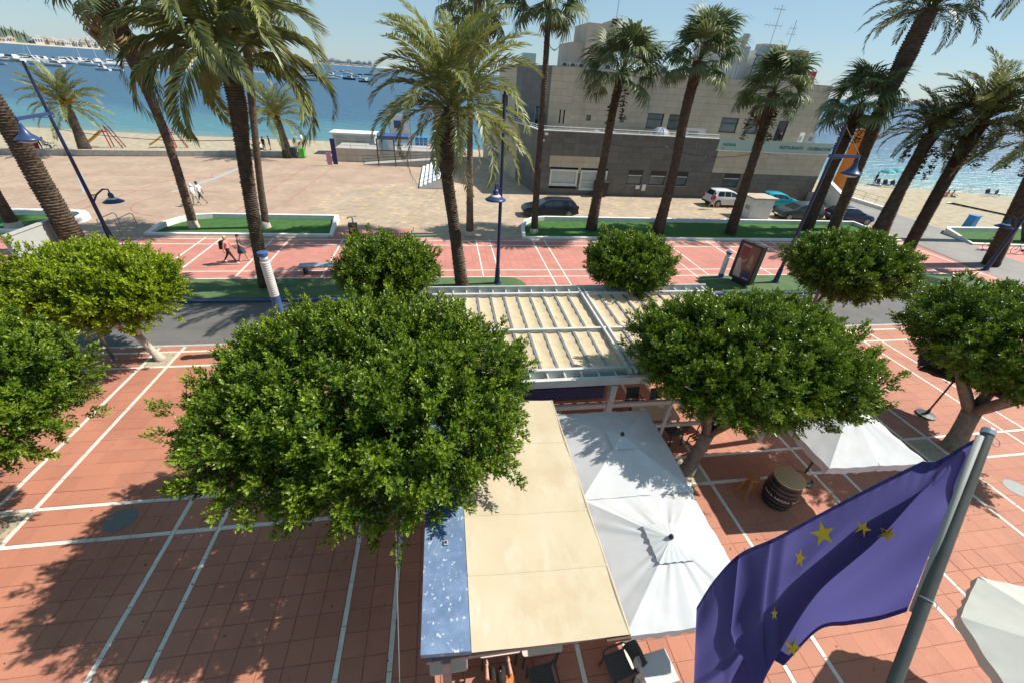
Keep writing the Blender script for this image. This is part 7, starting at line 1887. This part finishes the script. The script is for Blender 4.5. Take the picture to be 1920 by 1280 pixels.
for kind, px, py, s, hm, lab in (('motor', 110, 122.5, 1.0, M_HULLR, 'red hulled boat in front of the pier'), ('dinghy', 102, 125, 2.0, None, 'long low white boat in front of the red hulled boat'), ('motor', 167, 123.5, 1.35, None, 'large white motor boat in front of the pier'), ('motor', 193, 132.5, 1.0, M_HULL, 'white motor boat with a dark top by itself, nearest on the left'),
    ('dinghy', 217, 132.5, 1.6, None, 'pale dinghy right of the lone white motor boat'), ('motor', 236, 124, 1.8, None, 'big white cruiser beside the leaning palm trunk'), ('dinghy', 70, 122, 1.7, None, 'white dinghy just right of the street lamp top'), ('dinghy', 4, 122, 1.5, None, 'dinghy at the left edge of the bay'), ('motor', 140, 120, 1.2, None, 'white motor boat right of the red hulled boat'), ('dinghy', 290, 134, 1.4, None, 'dinghy seen behind the hanging palm fronds'),
    ('motor', 565, 130, 1.0, None, 'white boat in the cluster right of the hanging palm, back'), ('motor', 575, 139, 1.3, None, 'white cruiser in the cluster right of the hanging palm'), ('motor', 585, 147, 1.2, None, 'white boat in the cluster right of the hanging palm, front'), ('motor', 588, 152, 1.2, None, 'nearest white boat in the cluster right of the hanging palm'), ('sail', 576, 133, .8, None, 'sailing boat with its mast above the boat cluster'), ('sail', 556, 131, .75, None, 'left sailing boat of the cluster'),
    ('sail', 619, 137, .7, None, 'sailing boat between the two date palms, left mast'), ('sail', 627, 135, .7, None, 'sailing boat between the two date palms, right mast'), ('sail', 655, 134, .8, M_HULL, 'sailing boat left of the centre date palm'), ('motor', 621, 148.5, 1.0, M_HULL, 'white motor boat between the two date palms'), ('motor', 655, 150, 1.0, M_HULLB, 'navy hulled boat between the two date palms'), ('dinghy', 672, 141.5, 1.5, M_HULLB, 'dark dinghy behind the centre date palm, left'), ('dinghy', 690, 141.5, 1.5, M_HULLB, 'dark dinghy behind the centre date palm, right'), ('dinghy', 680, 149, 1.4, None, 'pale dinghy behind the centre date palm'), ('motor', 684, 155, .8, M_HULLB, 'small blue boat behind the centre date palm'), ('motor', 525, 133, 1.2, None, 'motor boat between the hanging fronds'), ('sail', 545, 128, .8, None, 'sailing boat half hidden by the hanging fronds')):
    boat(kind, lab, gp(px, py, zb), g.uniform(-.4, .4) + (PI if g.random() < .5 else 0), s * (1.35 if px > 400 else 1), hm)
for i in range(16):
    px = g.uniform(430, 715); py = 119 + (px - 430) * .075 + g.uniform(-1, 11)
    boat(g.choice(('motor', 'motor', 'sail')), 'small white boat in the scattered moorings between the two date palms', gp(px, py, zb), g.uniform(-.5, .5), g.uniform(.9, 1.3), group='scattered moored boats')
# far shore: no haze volume, so haze is put into paler base colours
M_HILL = pmat('distant_pines', (.075, .105, .075), col2=(.12, .15, .10), rough=.95, scale=.03)
M_FARS = pmat('distant_shore', (.42, .37, .30), rough=.95, scale=.02)
def far(px, R, z=0):
    d = ray(px, 75.3 + (142.6 - 75.3) * px / 960); d = Vector((d.x, d.y, 0)).normalized(); return Vector((d.x * R, d.y * R, z))
mb = MB(); P = []
def hill_h(px):
    if px < 78: return 26 + 30 * math.exp(-((px - 5) / 34) ** 2) + 20 * math.exp(-((px - 42) / 22) ** 2) + 5 * math.sin(px * 1.3) + 4 * math.sin(px * .61)
    return max(4, 12 - (px - 78) * .1) + 2 * math.sin(px * .9)
for i in range(170):
    px = -160 + i * 2.4; h_ = hill_h(px) * (1 - sst(55, 78, px) * .65)
    P.append([far(px, 3000, -2), far(px, 3040, 5 + .0 * px), far(px, 3120, h_ * (.8 + .3 * g.random())), far(px, 3300, h_ * (.75 + .2 * g.random())), far(px, 3600, -2)])
mb.grid(P); structure(mb, 'headland', M_HILL)
mb = MB(); mb.grid([[far(px, 2960, -1), far(px, 2985, 4), far(px, 3030, 5)] for px in range(-160, 260, 8)]); structure(mb, 'far_shore', M_FARS)
mb = MB(); mb.grid([[far(px, 4300, -1), far(px, 4340, 8 + 3 * math.sin(px * .3)), far(px, 4500, 8), far(px, 4700, -2)] for px in range(480, 760, 6)]); structure(mb, 'far_coast', M_FARS)
FH = [pmat('distant_white_house', (.62, .60, .56), rough=.9, var=.05), pmat('distant_cream_house', (.58, .48, .36), rough=.9, var=.05), pmat('distant_pink_house', (.50, .36, .29), rough=.9, var=.05)]
M_FROOF = pmat('distant_roof', (.36, .2, .14), rough=.9)
M_FWIN = pmat('distant_window', (.10, .11, .12), rough=.5)
def house(label, p, w_, d_, h_, m, grp):
    t = thing('shore_house', label, 'house', p, math.atan2(p.y, p.x) - PI / 2, grp)
    mb = MB(); mb.box2(-w_ / 2, w_ / 2, -d_ / 2, d_ / 2, 0, h_); mb.box2(-w_ * .25, w_ * .3, -d_ / 2 + 1, d_ / 2, h_, h_ * 1.25); build(mb, 'wall', m, t)
    mb = MB(); mb.box2(-w_ * .52, w_ * .52, -d_ * .52, d_ * .52, h_ + .01, h_ + .9); build(mb, 'roof', M_FROOF if g.random() < .3 else m, t)
    for k in range(3): mb = MB(); mb.box2(-w_ * .4 + k * w_ * .3, -w_ * .4 + k * w_ * .3 + w_ * .16, -d_ / 2 - .3, -d_ / 2 + .2, h_ * .35, h_ * .75); build(mb, 'window', M_FWIN, t)
for i in range(34):
    px = 66 + i * 4.7 + g.uniform(-1.5, 1.5); hh = g.uniform(14, 26) * (1.5 if i in (22, 23) else 1)
    k_ = g.choice((0, 0, 1, 2)); house(('white house in the row on the low far shore, upper left', 'cream house in the row on the low far shore, upper left', 'pinkish house in the row on the low far shore, upper left')[k_], far(px, 3010 + g.uniform(0, 60), 4), g.uniform(16, 34), 16, hh, FH[k_], 'houses on the far shore')
for i, px in enumerate((-30, -16, 2, 14, 22)): house('pale house beneath the pines of the headland', far(px, 2995, 4), 26, 14, g.uniform(12, 20), FH[i % 3], 'houses below the headland')
for i in range(22):
    px = 604 + i * 4.3 + g.uniform(-1, 1); house('white building on the distant coast between the palms', far(px, 4330, 8), g.uniform(22, 48), 24, g.uniform(14, 34), FH[0], 'buildings on the distant coast')
